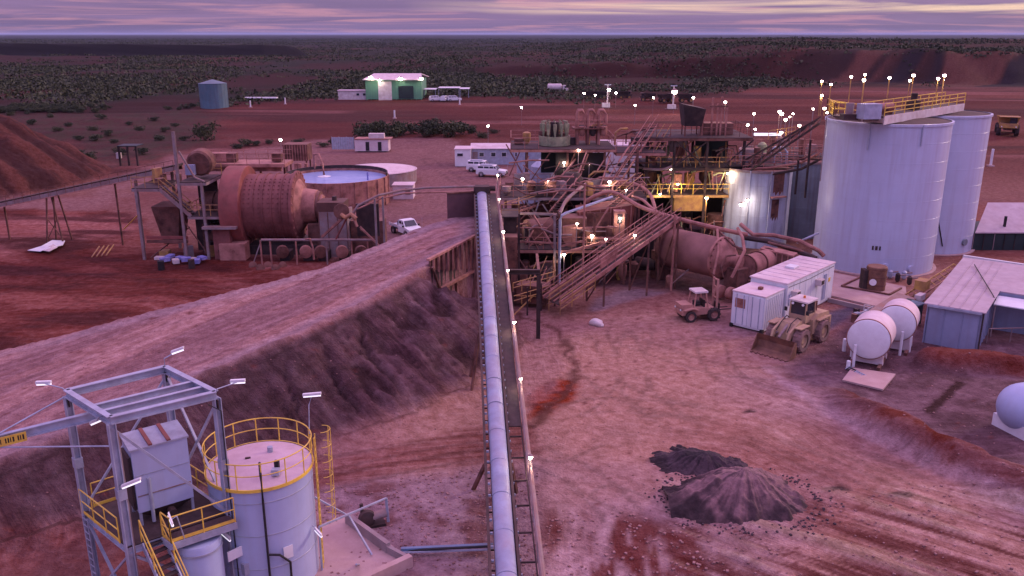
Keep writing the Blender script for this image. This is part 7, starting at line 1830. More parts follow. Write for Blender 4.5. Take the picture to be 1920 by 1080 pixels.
# isolated far lights
for px, py, Y, s, lab in [(1142, 168, 262, .62, 'very bright floodlight of the left light tower in the red flats'), (1265, 172, 250, .60, 'very bright floodlight of the right light tower in the red flats'), (1095, 175, 270, .32, 'light on the left end of the parked machine row'), (1116, 178, 268, .34, 'second light on the parked machine row'), (1155, 174, 270, .30, 'faint light just right of the left light tower'),
                          (1191, 197, 215, .28, 'light low on the red flats between the two light towers'), (1225, 183, 240, .28, 'light left of the right light tower'), (1300, 184, 240, .22, 'light right of the right light tower'), (978, 201, 215, .22, 'lone light on the red flats above the office'), (915, 236, 178, .18, 'lone light near the end of the dark bushes'),
                          (526, 262, 160, .26, 'light on a pole behind the thickener'), (1770, 150, 300, .20, 'far light behind the tank walkway')]:
    h = PY(px, py, Y); lamp(h, (h.x, h.y, 0), lab, s, 'lone lights on the red flats', 'lamp_far', power=120 if s > .5 else 0)

# ================================================================== CONTAINERS
def make_containers():
    a = P(1358, 608, 0); b = P(1430, 626, 0); n = Vector((.68, .733, 0)); n.normalize(); w = Vector((-n.y, n.x, 0)); W = 2.75
    o = Vector((b.x, b.y, 0)); rz = atan2(n.y, n.x)
    t = thing('white_container', 'short white shipping container with panelled doors nearest the wheel loader', 'container', tuple(o), rz)
    Lc, Hc = 3.1, 2.75
    MB().box((Lc / 2, W / 2, Hc / 2 + .15), (Lc, W, Hc)).build('shell', M['container'], t, local=True)
    MB().box((Lc / 2, W / 2, Hc + .17), (Lc + .08, W + .08, .08)).build('roof', M['roof_white'], t, local=True)
    for k in range(2):
        y = W * (.26 + .48 * k)
        d = MB().box((-.03, y, Hc / 2 + .15), (.06, W * .45, Hc - .3)).build('door', M['container'], t, local=True)
        for q in (-.3, .3): MB().tube((-.08, y + q, .35), (-.08, y + q, Hc), .03, 6).build('lock_rod', M['galv'], d, local=True)
    MB().box((-.07, W * .74, 2.05), (.03, .85, .75)).build('notice', M['rust_light'], t, local=True)
    for x, y in ((.1, .1), (.1, W - .1), (Lc - .1, .1), (Lc - .1, W - .1)): MB().box((x - .12, y, .16), (.3, .22, .3)).build('corner_casting', M['black'], t, local=True)
    for k in range(1, 10): MB().box((Lc * k / 10, -.02, Hc / 2 + .15), (.12, .05, Hc - .4)).build('corrugation', M['container'], t, local=True)
    MB().box((Lc * .5, W * .45, Hc + .3), (.35, .3, .25)).build('roof_vent', M['rust'], t, local=True)
    u = thing('white_container', 'long white container building with pale roof behind the short container', 'container', tuple(o + n * (Lc + .15)), rz)
    L2, H2 = 8.9, 3.15; y0 = -.12; W2 = 3.1
    MB().box((L2 / 2, W2 / 2 + y0, H2 / 2 + .1), (L2, W2, H2)).build('shell', M['container'], u, local=True)
    MB().prism([(-.08, y0 - .08, H2 + .12), (L2 + .08, y0 - .08, H2 + .12), (L2 + .08, W2 + y0 + .08, H2 + .12), (-.08, W2 + y0 + .08, H2 + .12)], (0, 0, .10)).build('roof', M['roof_white'], u, local=True)
    for k in range(8): MB().box((L2 * (k + .5) / 8, y0 - .02, H2 / 2 + .1), (L2 / 8 - .08, .05, H2 - .2)).build('wall_panel', M['container'], u, local=True)
    for k in range(7): MB().box((L2 * (k + 1) / 8, W2 / 2 + y0, H2 + .235), (.05, W2, .03)).build('roof_seam', M['roof_white'], u, local=True)
    MB().box((L2 * .80, y0 - .06, 1.55), (.55, .06, 2.2)).build('door', M['blue_wall'], u, local=True)
    MB().box((L2 * .52, W2 * .55, H2 + .32), (.95, .8, .16)).build('skylight', M['white'], u, local=True)
    for k in (.22, .36): 
        f = MB().box((L2 * k - 1.2, y0 - .06, 1.9), (.8, .06, .9)).build('window', M['galv'], u, local=True)
        MB().box((L2 * k - 1.2, y0 - .10, 1.9), (.64, .04, .74)).build('pane', M['container'], f, local=True)
    for k in (.12, .62): 
        f = MB().box((L2 * k, y0 - .3, 2.35), (.75, .5, .5)).build('air_conditioner', M['white_dusty'], u, local=True)
        MB().box((L2 * k, y0 - .56, 2.35), (.5, .03, .34)).build('fan_grille', M['dark_steel'], f, local=True)
    MB().poly([(.2, y0 - .06, 3.0), (4, y0 - .05, 2.9), (L2 - .2, y0 - .06, 3.05)], .025, 5).build('cable', M['black'], u, local=True)
    MB().box((L2 * .90, y0 - .06, 2.0), (.35, .03, .35)).build('warning_sign', M['yellow'], u, local=True)
    for z in (.6, 1.6, 2.6): MB().box((L2 + .05, .5, z), (.1, .3, .12)).build('hinge', M['dark_steel'], u, local=True)
make_containers()

# ================================================================== VEHICLES
def wheel(t, x, y, r, w, tm='tyre', rm='loader', n=24, nm='wheel'):
    s = 1 if y > 0 else -1
    o = MB().lathe([(r * .58, -w / 2), (r * .92, -w / 2), (r, -w / 2 + w * .14), (r, w / 2 - w * .14), (r * .92, w / 2), (r * .58, w / 2)], (x, y, r), n, (0, 1, 0), capa=False, capb=False).build(nm, M[tm], t, local=True, smooth=True)
    MB().lathe([(.05, -w * .3), (r * .30, -w * .3), (r * .35, -w * .12), (r * .6, -w * .38), (r * .6, w * .38), (r * .35, w * .12), (r * .30, w * .3), (.05, w * .3)], (x, y, r), n, (0, 1, 0)).build('rim', M[rm], o, local=True, smooth=True)
    if r > .5:
        lg = MB()
        for k in range(22):
            a = 2 * pi * k / 22; lg.box((x + r * cos(a), y - s * w * .0 + (w * .2 if k % 2 else -w * .2), r + r * sin(a)), (.10, w * .5, .10), R=Matrix.Rotation(-a, 3, 'Y') @ Matrix.Identity(3))
        lg.build('tread_lugs', M[tm], o, local=True, kind='stuff')
def make_loader():
    g = P(1478, 648, 0); rz = atan2(-.70, -.714)
    t = thing('wheel_loader', 'dusty yellow wheel loader with a rusty bucket on the ground by the white container', 'loader', (21.2, 59.7, 0), rz)
    L = dict(local=True)
    for x in (1.55, -1.55):
        for y in (-1.05, 1.05): wheel(t, x, y, .86, .62, 'tyre', 'loader')
    # rear frame and engine hood
    MB().prism([(-2.9, -.95, .8), (-.3, -.95, .8), (-.3, -.95, 1.9), (-1.0, -.95, 2.25), (-2.7, -.95, 2.1), (-2.95, -.95, 1.5)], (0, 1.9, 0)).build('engine_hood', M['loader'], t, **L)
    MB().box((-2.98, 0, 1.25), (.25, 2.0, .9)).build('counterweight', M['loader'], t, **L)
    for k in range(4): MB().box((-1.3 - .35 * k, -.97, 1.7), (.22, .04, .5)).build('grille', M['black'], t, **L)
    for y in (-.97, .97): MB().box((-1.2, y, .0 + 1.62) if 0 else (-1.55, y * 1.02, 1.83), (1.7, .5, .07)).build('fender', M['loader'], t, **L)
    MB().tube((-1.9, .3, 2.1), (-1.9, .3, 2.9), .08, 8).build('exhaust', M['rust'], t, **L)
    # cab
    cb = MB().box((-.35, 0, 2.0), (1.5, 1.35, .55)).build('cab', M['loader'], t, **L)
    for x in (.35, -1.05):
        for y in (-.63, .63): MB().beam((x, y, 2.2), (x * .9 - .03, y * .95, 3.25), .1).build('pillar', M['loader'], cb, **L)
    MB().box((-.37, 0, 2.72), (1.26, 1.16, .95)).build('glazing', M['glass'], cb, **L)
    MB().prism([(-1.2, -.75, 3.25), (.45, -.75, 3.25), (.45, .75, 3.25), (-1.2, .75, 3.25)], (0, 0, .12)).build('cab_roof', M['white_dusty'], cb, **L)
    # front frame, arms, cylinders, bucket
    MB().prism([(-.1, -.55, .7), (2.3, -.55, .7), (2.2, -.55, 1.25), (1.7, -.55, 2.0), (.6, -.55, 2.0), (.0, -.55, 1.4)], (0, 1.1, 0)).build('front_frame', M['loader'], t, **L)
    for y in (-1.05, 1.05): MB().box((1.55, y, 1.85), (1.3, .55, .07)).build('fender', M['loader'], t, **L)
    for y in (-.62, .62):
        MB().prism([(.9, y - .08, 1.95), (1.2, y - .08, 2.15), (2.6, y - .08, 1.55), (3.15, y - .08, .5), (2.9, y - .08, .35), (2.3, y - .08, 1.15)], (0, .16, 0)).build('lift_arm', M['loader'], t, **L)
        MB().tube((1.4, y * .8, 1.0), (2.4, y * .8, 1.3), .09, 8).build('hydraulic_ram', M['galv_dusty'], t, **L)
    MB().tube((1.5, 0, 1.95), (2.9, 0, 1.15), .10, 8).build('hydraulic_ram', M['galv_dusty'], t, **L)
    prof = [(3.05, .08), (3.0, .75), (3.1, 1.15), (3.3, 1.25), (3.25, 1.12), (3.12, .75), (3.22, .22), (3.5, .10), (4.1, .05), (4.1, .0), (3.3, .0)]
    bk = MB().prism([(x, -1.5, z) for x, z in prof], (0, 3.0, 0)).build('bucket', M['bucket'], t, **L)
    for y in (-1.5, 1.46): MB().prism([(3.05, y, .05), (3.02, y, .8), (3.3, y, 1.22), (4.05, y, .06)], (0, .05, 0)).build('bucket_side', M['bucket'], bk, **L)
    for k in range(8): MB().box((4.15, -1.35 + k * .386, .05), (.25, .12, .08)).build('tooth', M['rust'], bk, **L)
    for y in (-.4, .4): 
        MB().lathe([(.10, 0), (.10, .06)], (.42, y, 3.1), 8, (1, 0, 0)).build('headlight', M['white'], t, **L)
    MB().tube((-2.6, -.5, 2.15), (-2.6, -.5, 2.6), .12, 8).build('air_cleaner', M['dark_steel'], t, **L)
    for y in (-.5, .45):
        MB().poly([(.5, y, 1.95), (1.1, y * .9, 2.3), (1.9, y * .8, 2.05), (2.5, y * .9, 1.5)], .035, 5).build('hydraulic_hose', M['black'], t, **L)
    for y in (-.85, .85): MB().box((.55, y, 2.6), (.06, .22, .3)).build('mirror', M['black'], t, **L)
    MB().tube((-.5, 0, 3.37), (-.5, 0, 3.55), .09, 8).build('beacon', M['orange'], t, **L)
    MB().rail([(-2.8, -.9, 2.1), (-1.3, -.9, 2.2)], .55, .025, .7, mid=False).build('hood_rail', M['loader'], t, kind='stuff', **L)
    MB().beam((-.9, .98, .9), (-.9, .98, 1.9), .3, .06).build('ladder', M['loader'], t, **L)
make_loader()
def make_forklift():
    p = P(1308, 597, 0)
    t = thing('forklift', 'dusty pink rough terrain forklift with raised mast facing right', 'forklift', (p.x, p.y, 0), radians(14))
    L = dict(local=True)
    for x, r in ((1.0, .52), (-1.0, .46)):
        for y in (-.75, .75): wheel(t, x, y, r, .36, 'tyre_dark', 'forklift', 18)
    MB().prism([(-1.7, -.7, .55), (1.2, -.7, .55), (1.2, -.7, 1.0), (.5, -.7, 1.05), (-.2, -.7, 1.1), (-1.5, -.7, 1.15), (-1.75, -.7, .9)], (0, 1.4, 0)).build('chassis', M['forklift'], t, **L)
    for y in (-.78, .78):
        MB().prism([(-1.6, y - .2, .98), (-.9, y - .2, 1.12), (-.35, y - .2, .95), (-.35, y - .2, 1.02), (-.9, y - .2, 1.2), (-1.6, y - .2, 1.06)], (0, .4, 0)).build('fender', M['forklift'], t, **L)
    MB().box((-1.3, 0, 1.25), (.9, 1.2, .35)).build('engine_hood', M['forklift'], t, **L)
    MB().box((-.2, 0, 1.35), (.45, .5, .35)).build('seat', M['black'], t, **L)
    for x, x2 in ((.55, .35), (-.65, -.5)):
        for y in (-.55, .55): MB().beam((x, y, 1.05), (x2, y * .92, 2.3), .09).build('cab_post', M['forklift'], t, **L)
    MB().prism([(-.62, -.6, 2.3), (.48, -.6, 2.3), (.48, .6, 2.3), (-.62, .6, 2.3)], (0, 0, .14)).build('cab_roof', M['white_dusty'], t, **L)
    MB().box((.30, 0, 1.35), (.1, .9, .6)).build('dash', M['dark_steel'], t, **L)
    for y in (-.35, .35): MB().beam((1.45, y, .25), (1.40, y, 3.3), .16, .10).build('mast', M['forklift'], t, **L)
    for z in (.6, 1.7, 2.6, 3.2): MB().beam((1.44, -.35, z), (1.44, .35, z), .09).build('mast_crossbar', M['forklift'], t, **L)
    MB().box((1.58, 0, 1.0), (.10, 1.0, .6)).build('carriage', M['dark_steel'], t, **L)
    for y in (-.3, .3): MB().box((2.15, y, .72), (1.15, .12, .06)).build('fork', M['dark_steel'], t, **L)
    for y in (-.5, .5): MB().lathe([(.08, 0), (.08, .05)], (-1.76, y, 1.0), 8, (-1, 0, 0)).build('headlight', M['white'], t, **L)
make_forklift()
def make_ute(kind='ute'):
    t = thing('parked_ute', 'white ute', 'ute', (0, 0, 0)); L = dict(local=True)
    w = 1.82; h0 = .45
    wag = kind == 'wagon'
    MB().prism([(-2.4 if wag else -.2, -w / 2, h0), (2.35, -w / 2, h0), (2.45, -w / 2, .75), (2.35, -w / 2, 1.05), (1.25, -w / 2, 1.18), (-2.4 if wag else -.35, -w / 2, 1.18)], (0, w, 0)).build('body', M['white'], t, **L)
    xe = -2.35 if wag else -.30
    vs = [(xe, -w / 2 + .05, 1.18), (1.25, -w / 2 + .05, 1.18), (1.25, w / 2 - .05, 1.18), (xe, w / 2 - .05, 1.18), (xe + .1, -w / 2 + .16, 1.85), (.65, -w / 2 + .16, 1.85), (.65, w / 2 - .16, 1.85), (xe + .1, w / 2 - .16, 1.85)]
    MB().add(vs, [(3, 2, 1, 0), (4, 5, 6, 7), (0, 1, 5, 4), (1, 2, 6, 5), (2, 3, 7, 6), (3, 0, 4, 7)]).build('cabin', M['white'], t, **L)
    MB().add([(1.23, -w / 2 + .16, 1.24), (1.23, w / 2 - .16, 1.24), (.72, w / 2 - .24, 1.78), (.72, -w / 2 + .24, 1.78)], [(0, 1, 2, 3)])
    ws = MB().prism([(1.225, -.72, 1.26), (1.225, .72, 1.26), (.74, .64, 1.78), (.74, -.64, 1.78)], (.03, 0, .02)); ws.build('windscreen', M['glass'], t, **L)
    for s in (-1, 1):
        xs = [(-.18, .42), (.5, .98)] if not wag else [(-2.1, -1.2), (-1.1, -.3), (-.2, .45), (.52, .98)]
        for a, b in xs:
            y = s * (w / 2 - .095)
            MB().prism([(a, y, 1.26), (b, y, 1.26), (min(b, .72), y - s * .07, 1.72), (a + .03, y - s * .07, 1.72)], (0, s * .03, 0)).build('side_window', M['glass'], t, **L)
        MB().lathe([(.11, 0), (.11, .05)], (2.40, s * .68, .86), 8, (1, 0, 0)).build('headlight', M['glass'] if 0 else M['galv'], t, **L)
        for x in (1.55, -1.55):
            wheel(t, x, s * .80, .38, .25, 'tyre_dark', 'galv_dusty', 14)
            MB().lathe([(.40, 0), (.46, 0), (.46, .1), (.40, .1)], (x, s * .90 - .05, .42), 12, (0, 1, 0), capa=False, capb=False).build('wheel_arch', M['black'], t, **L)
        MB().box((1.15, s * 1.0, 1.3), (.1, .2, .18)).build('mirror', M['black'], t, **L)
    MB().box((2.42, 0, .58), (.16, 1.7, .28)).build('bumper', M['dark_steel'], t, **L)
    MB().box((2.43, 0, .86), (.04, 1.0, .2)).build('grille', M['black'], t, **L)
    MB().tube((2.4, .75, 1.1), (2.4, .75, 2.3), .012, 4).build('aerial', M['galv'], t, **L)
    if not wag:
        MB().box((-1.4, 0, .92), (2.15, 1.85, .10)).build('tray', M['galv'], t, **L)
        for s in (-1, 1): MB().box((-1.4, s * .9, 1.08), (2.15, .04, .24)).build('tray_side', M['white_dusty'], t, **L)
        MB().box((-.37, 0, 1.35), (.05, 1.7, .8)).build('headboard', M['galv'], t, **L)
        MB().box((-1.0, .1, 1.15), (.8, 1.0, .4)).build('toolbox', M['dark_steel'], t, **L)
        MB().box((-1.2, 0, .6), (2.4, 1.0, .2)).build('chassis', M['black'], t, **L)
    else:
        MB().box((-.8, 0, 1.93), (2.0, 1.3, .06)).build('roof_rack', M['galv'], t, **L)
    return t
ute = make_ute('ute'); wag = make_ute('wagon')
p = P(762, 440, 0); place(ute, (p.x, p.y, 0), radians(-55), 'white ute with a tray parked between the mill and the ramp', 'white utes and wagons on site')
for px, py, rz, lab in ((903, 322, -12, 'white wagon parked nearest the grey office'), (922, 331, -12, 'white wagon parked nearest the viewer before the office')):
    o = wag if px == 903 else copy_tree(wag)
    p = P(px, py, 0); place(o, (p.x, p.y, 0), radians(rz), lab, 'white utes and wagons on site')
for k, (px, py, rz, lab) in enumerate(((818, 178, 20, 'white wagon under the left carport far away'), (834, 177, 75, 'white wagon nose on at the middle of the far carports'), (852, 176, 10, 'white wagon at the right end of the far carports'))):
    o = copy_tree(wag); p = PY(px, py, 297); place(o, (p.x, 297, 0), radians(rz), lab, 'white utes and wagons on site')
def truckbits():
    t = thing('tanker_truck', 'pale water tanker truck far off on the red flats', 'truck', tuple(P(1048, 174, 0)), 0)
    L = dict(local=True)
    MB().lathe([(.9, 0), (1.3, .25), (1.3, 5.3), (.9, 5.55)], (-4.5, 0, 2.2), 20, (1, 0, 0)).build('tank', M['white_dusty'], t, smooth=True, **L)
    MB().box((-1.2, 0, .9), (8.4, 1.2, .3)).build('chassis', M['dark_steel'], t, **L)
    MB().prism([(1.4, -1.2, .8), (3.6, -1.2, .8), (3.6, -1.2, 1.7), (2.9, -1.2, 1.9), (2.6, -1.2, 2.9), (1.4, -1.2, 2.9)], (0, 2.4, 0)).build('cab', M['white_dusty'], t, **L)
    MB().box((2.5, -1.22, 2.3), (.8, .05, .6)).build('window', M['glass'], t, **L)
    for x in (2.8, -1.9, -3.2):
        for y in (-1.0, 1.0): wheel(t, x, y, .55, .35, 'tyre_dark', 'galv_dusty', 14)
truckbits()
def make_haul(label, loc, rz, sc=1.0, ym='yellow_dusty'):
    t = thing('haul_truck', label, 'dump truck', loc, rz); t.scale = (sc,) * 3
    L = dict(local=True)
    for x in (2.6, -2.2):
        for y in (-1.9, 1.9): wheel(t, x, y, 1.25, .9, 'tyre_dark', 'yellow_dusty', 20)
    MB().box((.2, 0, 1.7), (7.0, 1.8, .8)).build('chassis', M['rust'], t, **L)
    MB().add([(-3.6, -1.8, 2.6), (2.0, -1.8, 2.2), (2.0, 1.8, 2.2), (-3.6, 1.8, 2.6), (-4.2, -2.3, 4.2), (2.4, -2.3, 4.4), (2.4, 2.3, 4.4), (-4.2, 2.3, 4.2)],
             [(3, 2, 1, 0), (0, 1, 5, 4), (1, 2, 6, 5), (2, 3, 7, 6), (3, 0, 4, 7), (0, 3, 2, 1)]).build('dump_body', M[ym], t, **L)
    MB().box((3.3, 0, 4.45), (2.2, 4.4, .15)).build('canopy', M[ym], t, **L)
    MB().prism([(2.4, -1.9, 1.9), (4.3, -1.9, 1.9), (4.3, -1.9, 2.9), (2.4, -1.9, 3.0)], (0, 3.8, 0)).build('hood', M[ym], t, **L)
    MB().box((3.0, .9, 3.6), (1.2, 1.5, 1.3)).build('cab', M['glass'], t, **L)
    for y in (-1.5, 1.5): MB().lathe([(.15, 0), (.15, .06)], (4.32, y, 2.2), 8, (1, 0, 0)).build('headlight', M['white'], t, **L)
    return t
g = P(1886, 252, 0)
make_haul('rusty yellow dump truck at the far right beyond the tanks', (g.x, g.y, 0), radians(-115), .95)
# row of parked machines between the light towers: simple real machines
for k, (px, py, rz) in enumerate(((1105, 186, 10), (1128, 186, 160), (1170, 186, 5), (1215, 190, 170), (1248, 192, 20), (1285, 192, 0))):
    g = P(px, py, 0)
    make_haul(['parked dump truck at the left end of the far row', 'parked dump truck second from the left in the far row', 'parked dump truck right of the left light tower', 'parked dump truck between the far lights', 'parked dump truck under the right light tower', 'parked dump truck at the right end of the far row'][k], (g.x, g.y, 0), radians(rz), .62, 'dark_steel')['group'] = 'dump trucks parked in the far row'

# light tower trailers
for px, py, lab in ((1136, 202, 'pale mast trailer of the left light tower'), (1259, 205, 'pale mast trailer of the right light tower')):
    g = P(px, py, 0); t = thing('light_tower', lab, 'light tower', (g.x, g.y, 0), group='mobile light towers')
    MB().box((g.x, g.y, .8), (2.4, 1.6, 1.3)).build('generator_box', M['white_dusty'], t)
    MB().beam((g.x + .4, g.y, 1.4), (g.x + .4, g.y, 7.0), .35).build('mast', M['white_dusty'], t)
    MB().beam((g.x - .6, g.y, 7.0), (g.x + 1.4, g.y, 7.0), .3).build('crossbar', M['galv'], t)
    for s in (-1, 1): MB().beam((g.x, g.y, .4), (g.x + s * 2.0, g.y, .1), .15).build('outrigger', M['galv_dusty'], t)
for px, py in ((740, 222), (862, 197), (535, 196), (470, 202), (1857, 312), (1832, 316)):
    g = P(px, py, 0); hh = 2.2 if py < 300 else 3.0
    t = thing('marker_post', {740: 'pale marker post in the middle of the red flats', 862: 'pale marker post on the flats right of the green shed', 535: 'white marker post right of the water tank', 470: 'small white marker just right of the water tank', 1857: 'white post beside the haul road right of the tanks', 1832: 'white post close to the rear tank edge'}[px], 'post', (g.x, g.y, 0), group='marker posts on the flats')
    MB().tube((g.x, g.y, -.1), (g.x, g.y, hh), .22, 8).build('post', M['white'], t, smooth=True)
    MB().box((g.x, g.y, .1), (.9, .9, .3)).build('base', M['concrete'], t)
g = P(490, 190, 0); t = thing('flat_trailer', 'long white flat trailer between the water tank and the white hut', 'trailer', (g.x, g.y, 0))
MB().box((g.x, g.y, 1.2), (11, 2.4, .35)).build('deck', M['white'], t)
for x in (-3.8, -2.6, 4.2): MB().lathe([(.5, -1.2), (.5, 1.2)], (g.x + x, g.y, .5), 12, (0, 1, 0)).build('axle_wheels', M['tyre_dark'], t, smooth=True)

# ================================================================== RIGHT SIDE: horizontal tanks, shed, slab, gas tank
def make_fuel_tanks():
    n = Vector((.53, .85, 0)).normalized()
    for k, (px, py, z, r, Ln, lab) in enumerate(((1628, 637, 2.0, 1.40, 2.5, 'white horizontal tank with round end at the front left'), (1680, 607, 2.2, 1.30, 2.2, 'white horizontal tank behind and right of its twin'))):
        c = P(px, py, z); t = thing('horizontal_tank', lab, 'tank', (c.x, c.y, 0), group='white horizontal tanks by the slab')
        MB().lathe([(.02, -.16), (r * .5, -.13), (r * .85, -.05), (r * .97, .02), (r, .10)], c, 48, n, capb=False).build('end_dome', M['white'], t, smooth=True)
        MB().lathe([(r, .10), (r, Ln), (r * .85, Ln + .12), (.05, Ln + .2)], c, 48, n, capa=False).build('shell', M['roof_white'], t, smooth=True)
        MB().lathe([(r + .01, .08), (r + .05, .08), (r + .05, .18), (r + .01, .18)], c, 48, n, capa=False, capb=False).build('rim', M['rust_light'], t, smooth=True)
        w = Vector((-n.y, n.x, 0))
        for f in (.5, Ln - .5):
            p = c + n * f
            MB().prism([Vector((*(p + w * s).xy, zz)) for s, zz in ((-1.05, .15), (1.05, .15), (.95, z - r * .55), (-.95, z - r * .55))], n * .25).build('saddle', M['roof_white'], t)
        for s in (-.9, .9): MB().beam(Vector((*(c + w * s - n * .3).xy, .12)), Vector((*(c + w * s + n * (Ln + .4)).xy, .12)), .22, .24).build('skid', M['rust'], t)
        for s in ((-.55, .75) if k else (.7,)): q = c + w * s - n * .35; MB().tube((q.x, q.y, 0), (q.x, q.y, z - .4), .10, 8).build('stand_pipe', M['white'], t)
    for k, (px, py, h) in enumerate(((1582, 658, .9), (1597, 668, 1.1), (1703, 660, 1.2), (1590, 690, .5))):
        g = P(px, py, 0); t = thing('bollard', ['short white bollard left of the front tank', 'white bollard nearest the front tank', 'white bollard right of the rear tank', 'low white bollard near the pale slab'][k], 'bollard', (g.x, g.y, 0), group='white bollards round the tanks')
        MB().tube((g.x, g.y, -.1), (g.x, g.y, h), .14, 10).build('post', M['white'], t, smooth=True)
        MB().sphere((g.x, g.y, h), .14, 10, 6, .5).build('cap', M['white'], t, smooth=True)
    t = thing('pump_skid', 'jumble of small grey pumps and pipes behind the white tanks', 'machine', tuple(P(1625, 600, 0)))
    rnd = random.Random(3)
    for k in range(22):
        p = P(rnd.uniform(1598, 1665), rnd.uniform(592, 606), 0)
        if k % 2: MB().poly([(p.x, p.y, .1), (p.x, p.y, .6 + rnd.random() * .4), (p.x + .4, p.y, .9), (p.x + .8, p.y + .2, .6)], .05, 6).build('pipe', M[rnd.choice(['galv', 'white_dusty', 'rust'])], t)
        else: MB().box((p.x, p.y, .3), (rnd.uniform(.2, .6), .4, rnd.uniform(.3, .8)), rnd.random()).build('pump_body', M[rnd.choice(['galv', 'rust', 'dark_steel'])], t)
    t = thing('pipe_heap', 'small heap of black fittings on the ground by the slab', 'scrap', tuple(P(1600, 700, 0)))
    for k in range(9):
        p = P(1585 + (k * 13 % 30), 694 + (k * 7 % 16), 0); MB().poly([(p.x, p.y, .08), (p.x + .3, p.y + .15, .2), (p.x + .6, p.y, .06)], .045, 5).build('fitting', M['black' if k % 2 else 'galv'], t)
    s = MB().prism([P(1597, 692, .03), P(1679, 704, .03), P(1655, 733, .03), P(1579, 715, .03)], (0, 0, .12)).build('concrete_slab', M['concrete'], None, 'pale pink concrete slab on the ground before the white tanks', 'slab')
    b = MB().prism([P(1556, 512, .02), P(1698, 540, .02), P(1700, 560, .02), P(1648, 578, .02), P(1555, 556, .02)], (0, 0, .14)).build('concrete_apron', M['concrete'], None, 'pale pink concrete apron at the foot of the front tank', 'slab')
    MB().beam(P(1553, 562, .2), P(1648, 584, .2), .25, .35).build('concrete_kerb', M['concrete_grey'], None, 'low grey kerb along the front edge of the apron', 'kerb')
    t = thing('rusty_drum', 'upright rusty brown drum on a steel frame before the front tank', 'drum', tuple(P(1640, 540, 0)))
    c = P(1640, 541, .2)
    MB().lathe([(.85, 0), (.85, 2.1), (.8, 2.15)], (c.x, c.y, .15), 28).build('shell', M['bucket'], t, smooth=True)
    for z in (.5, 1.2, 1.9): MB().lathe([(.86, z), (.9, z), (.9, z + .06), (.86, z + .06)], (c.x, c.y, .15), 28, capa=False, capb=False).build('hoop', M['rust'], t, smooth=True)
    MB().lathe([(.3, 0), (.3, .08)], (c.x - .55, c.y - .75, 1.0), 14, (-.5, -.8, 0)).build('round_label', M['white'], t)
    MB().box((c.x - 1.0, c.y + .2, 1.0), (.35, .9, 1.9)).build('side_panel', M['dark_steel'], t)
    for a, b_ in (((1578, 536), (1668, 552)), ((1578, 536), (1612, 520)), ((1668, 552), (1690, 540))): MB().beam(P(*a, .25), P(*b_, .25), .14).build('frame_beam', M['rust'], t)
    t = thing('dosing_pumps', 'dark valves and pumps between the rusty drum and the tank foot', 'pump', tuple(P(1675, 530, 0)))
    for k, (px, py) in enumerate(((1668, 524), (1682, 530), (1694, 526), (1704, 536))):
        p = P(px, py, 0); MB().lathe([(.1, 0), (.22, .15), (.22, .7), (.08, .85)], (p.x, p.y, .1), 10).build('pump', M['dark_steel' if k % 2 else 'galv'], t, smooth=True)
        MB().tube((p.x, p.y, .7), (p.x + .8, p.y + .2, .7), .07, 6).build('pipe', M['galv_dusty'], t)
    # lattice boom/conveyor lying beside the shed
    t = thing('folded_conveyor', 'yellowish lattice conveyor lying between the tanks and the blue grey shed', 'conveyor', tuple(P(1700, 570, 0)))
    a, b = P(1640, 600, .9), P(1800, 497, 1.2)
    d = (b - a).normalized(); w = Vector((-d.y, d.x, 0)).normalized() * .55
    for s in (-1, 1):
        MB().beam(a + w * s, b + w * s, .1, .14).build('chord', M['rust_light' if s < 0 else 'yellow_dusty'], t)
        MB().beam(a + w * s - Vector((0, 0, .6)), b + w * s - Vector((0, 0, .6)), .08).build('chord', M['rust'], t)
    for k in range(16): p = a.lerp(b, k / 15); q = a.lerp(b, min(1, (k + 1) / 15)); MB().beam(p - w, q + w, .06).build('lacing', M['yellow_dusty'], t)
    MB().prism([a.lerp(b, .02) - w * 1.3 + Vector((0, 0, .25)), a.lerp(b, .32) - w * 1.3 + Vector((0, 0, .25)), a.lerp(b, .32) + w * 1.3 + Vector((0, 0, .45)), a.lerp(b, .02) + w * 1.3 + Vector((0, 0, .45))], (0, 0, .06)).build('cover_sheet', M['galv_dusty'], t)
    MB().box(a.lerp(b, .5) + Vector((0, 0, .5)), (1.2, .9, .8), .8).build('drive', M['yellow_dusty'], t)
    MB().box(a.lerp(b, .40) + Vector((.2, -.8, .1)), (1.1, .5, .5), .8).build('white_box', M['white_dusty'], t)
    for f in (.1, .5, .9): p = a.lerp(b, f); MB().beam((p.x, p.y, 0), (p.x, p.y, .7), .2).build('support', M['rust'], t)
    g = P(1712, 610, 0); t = thing('green_tub', 'dark teal tub beside the blue grey shed wall', 'container', (g.x, g.y, 0))
    MB().box((g.x, g.y + .6, .9), (1.0, 1.3, 1.8), .7).build('body', M['dark_green'], t); MB().box((g.x - .1, g.y - .1, 1.85), (1.1, 1.0, .1), .7).build('lid', M['water_tank'], t)
    g = P(1652, 520, 0)
    g = P(1120, 610, 0); t = thing('boulder', 'pale rounded boulder alone in the yard', 'rock', (g.x, g.y, -.1))
    mb = MB(); mb.sphere((g.x, g.y, .18), .55, 14, 8, .62); mb.v = [tuple(np.array(v) + np.array([.13 * sin(v[1] * 5 + v[2] * 3), .1 * cos(v[0] * 4), .05 * sin(v[0] * 7)])) for v in mb.v]
    mb.build('rock', M['white_dusty'], t, smooth=True)
make_fuel_tanks()
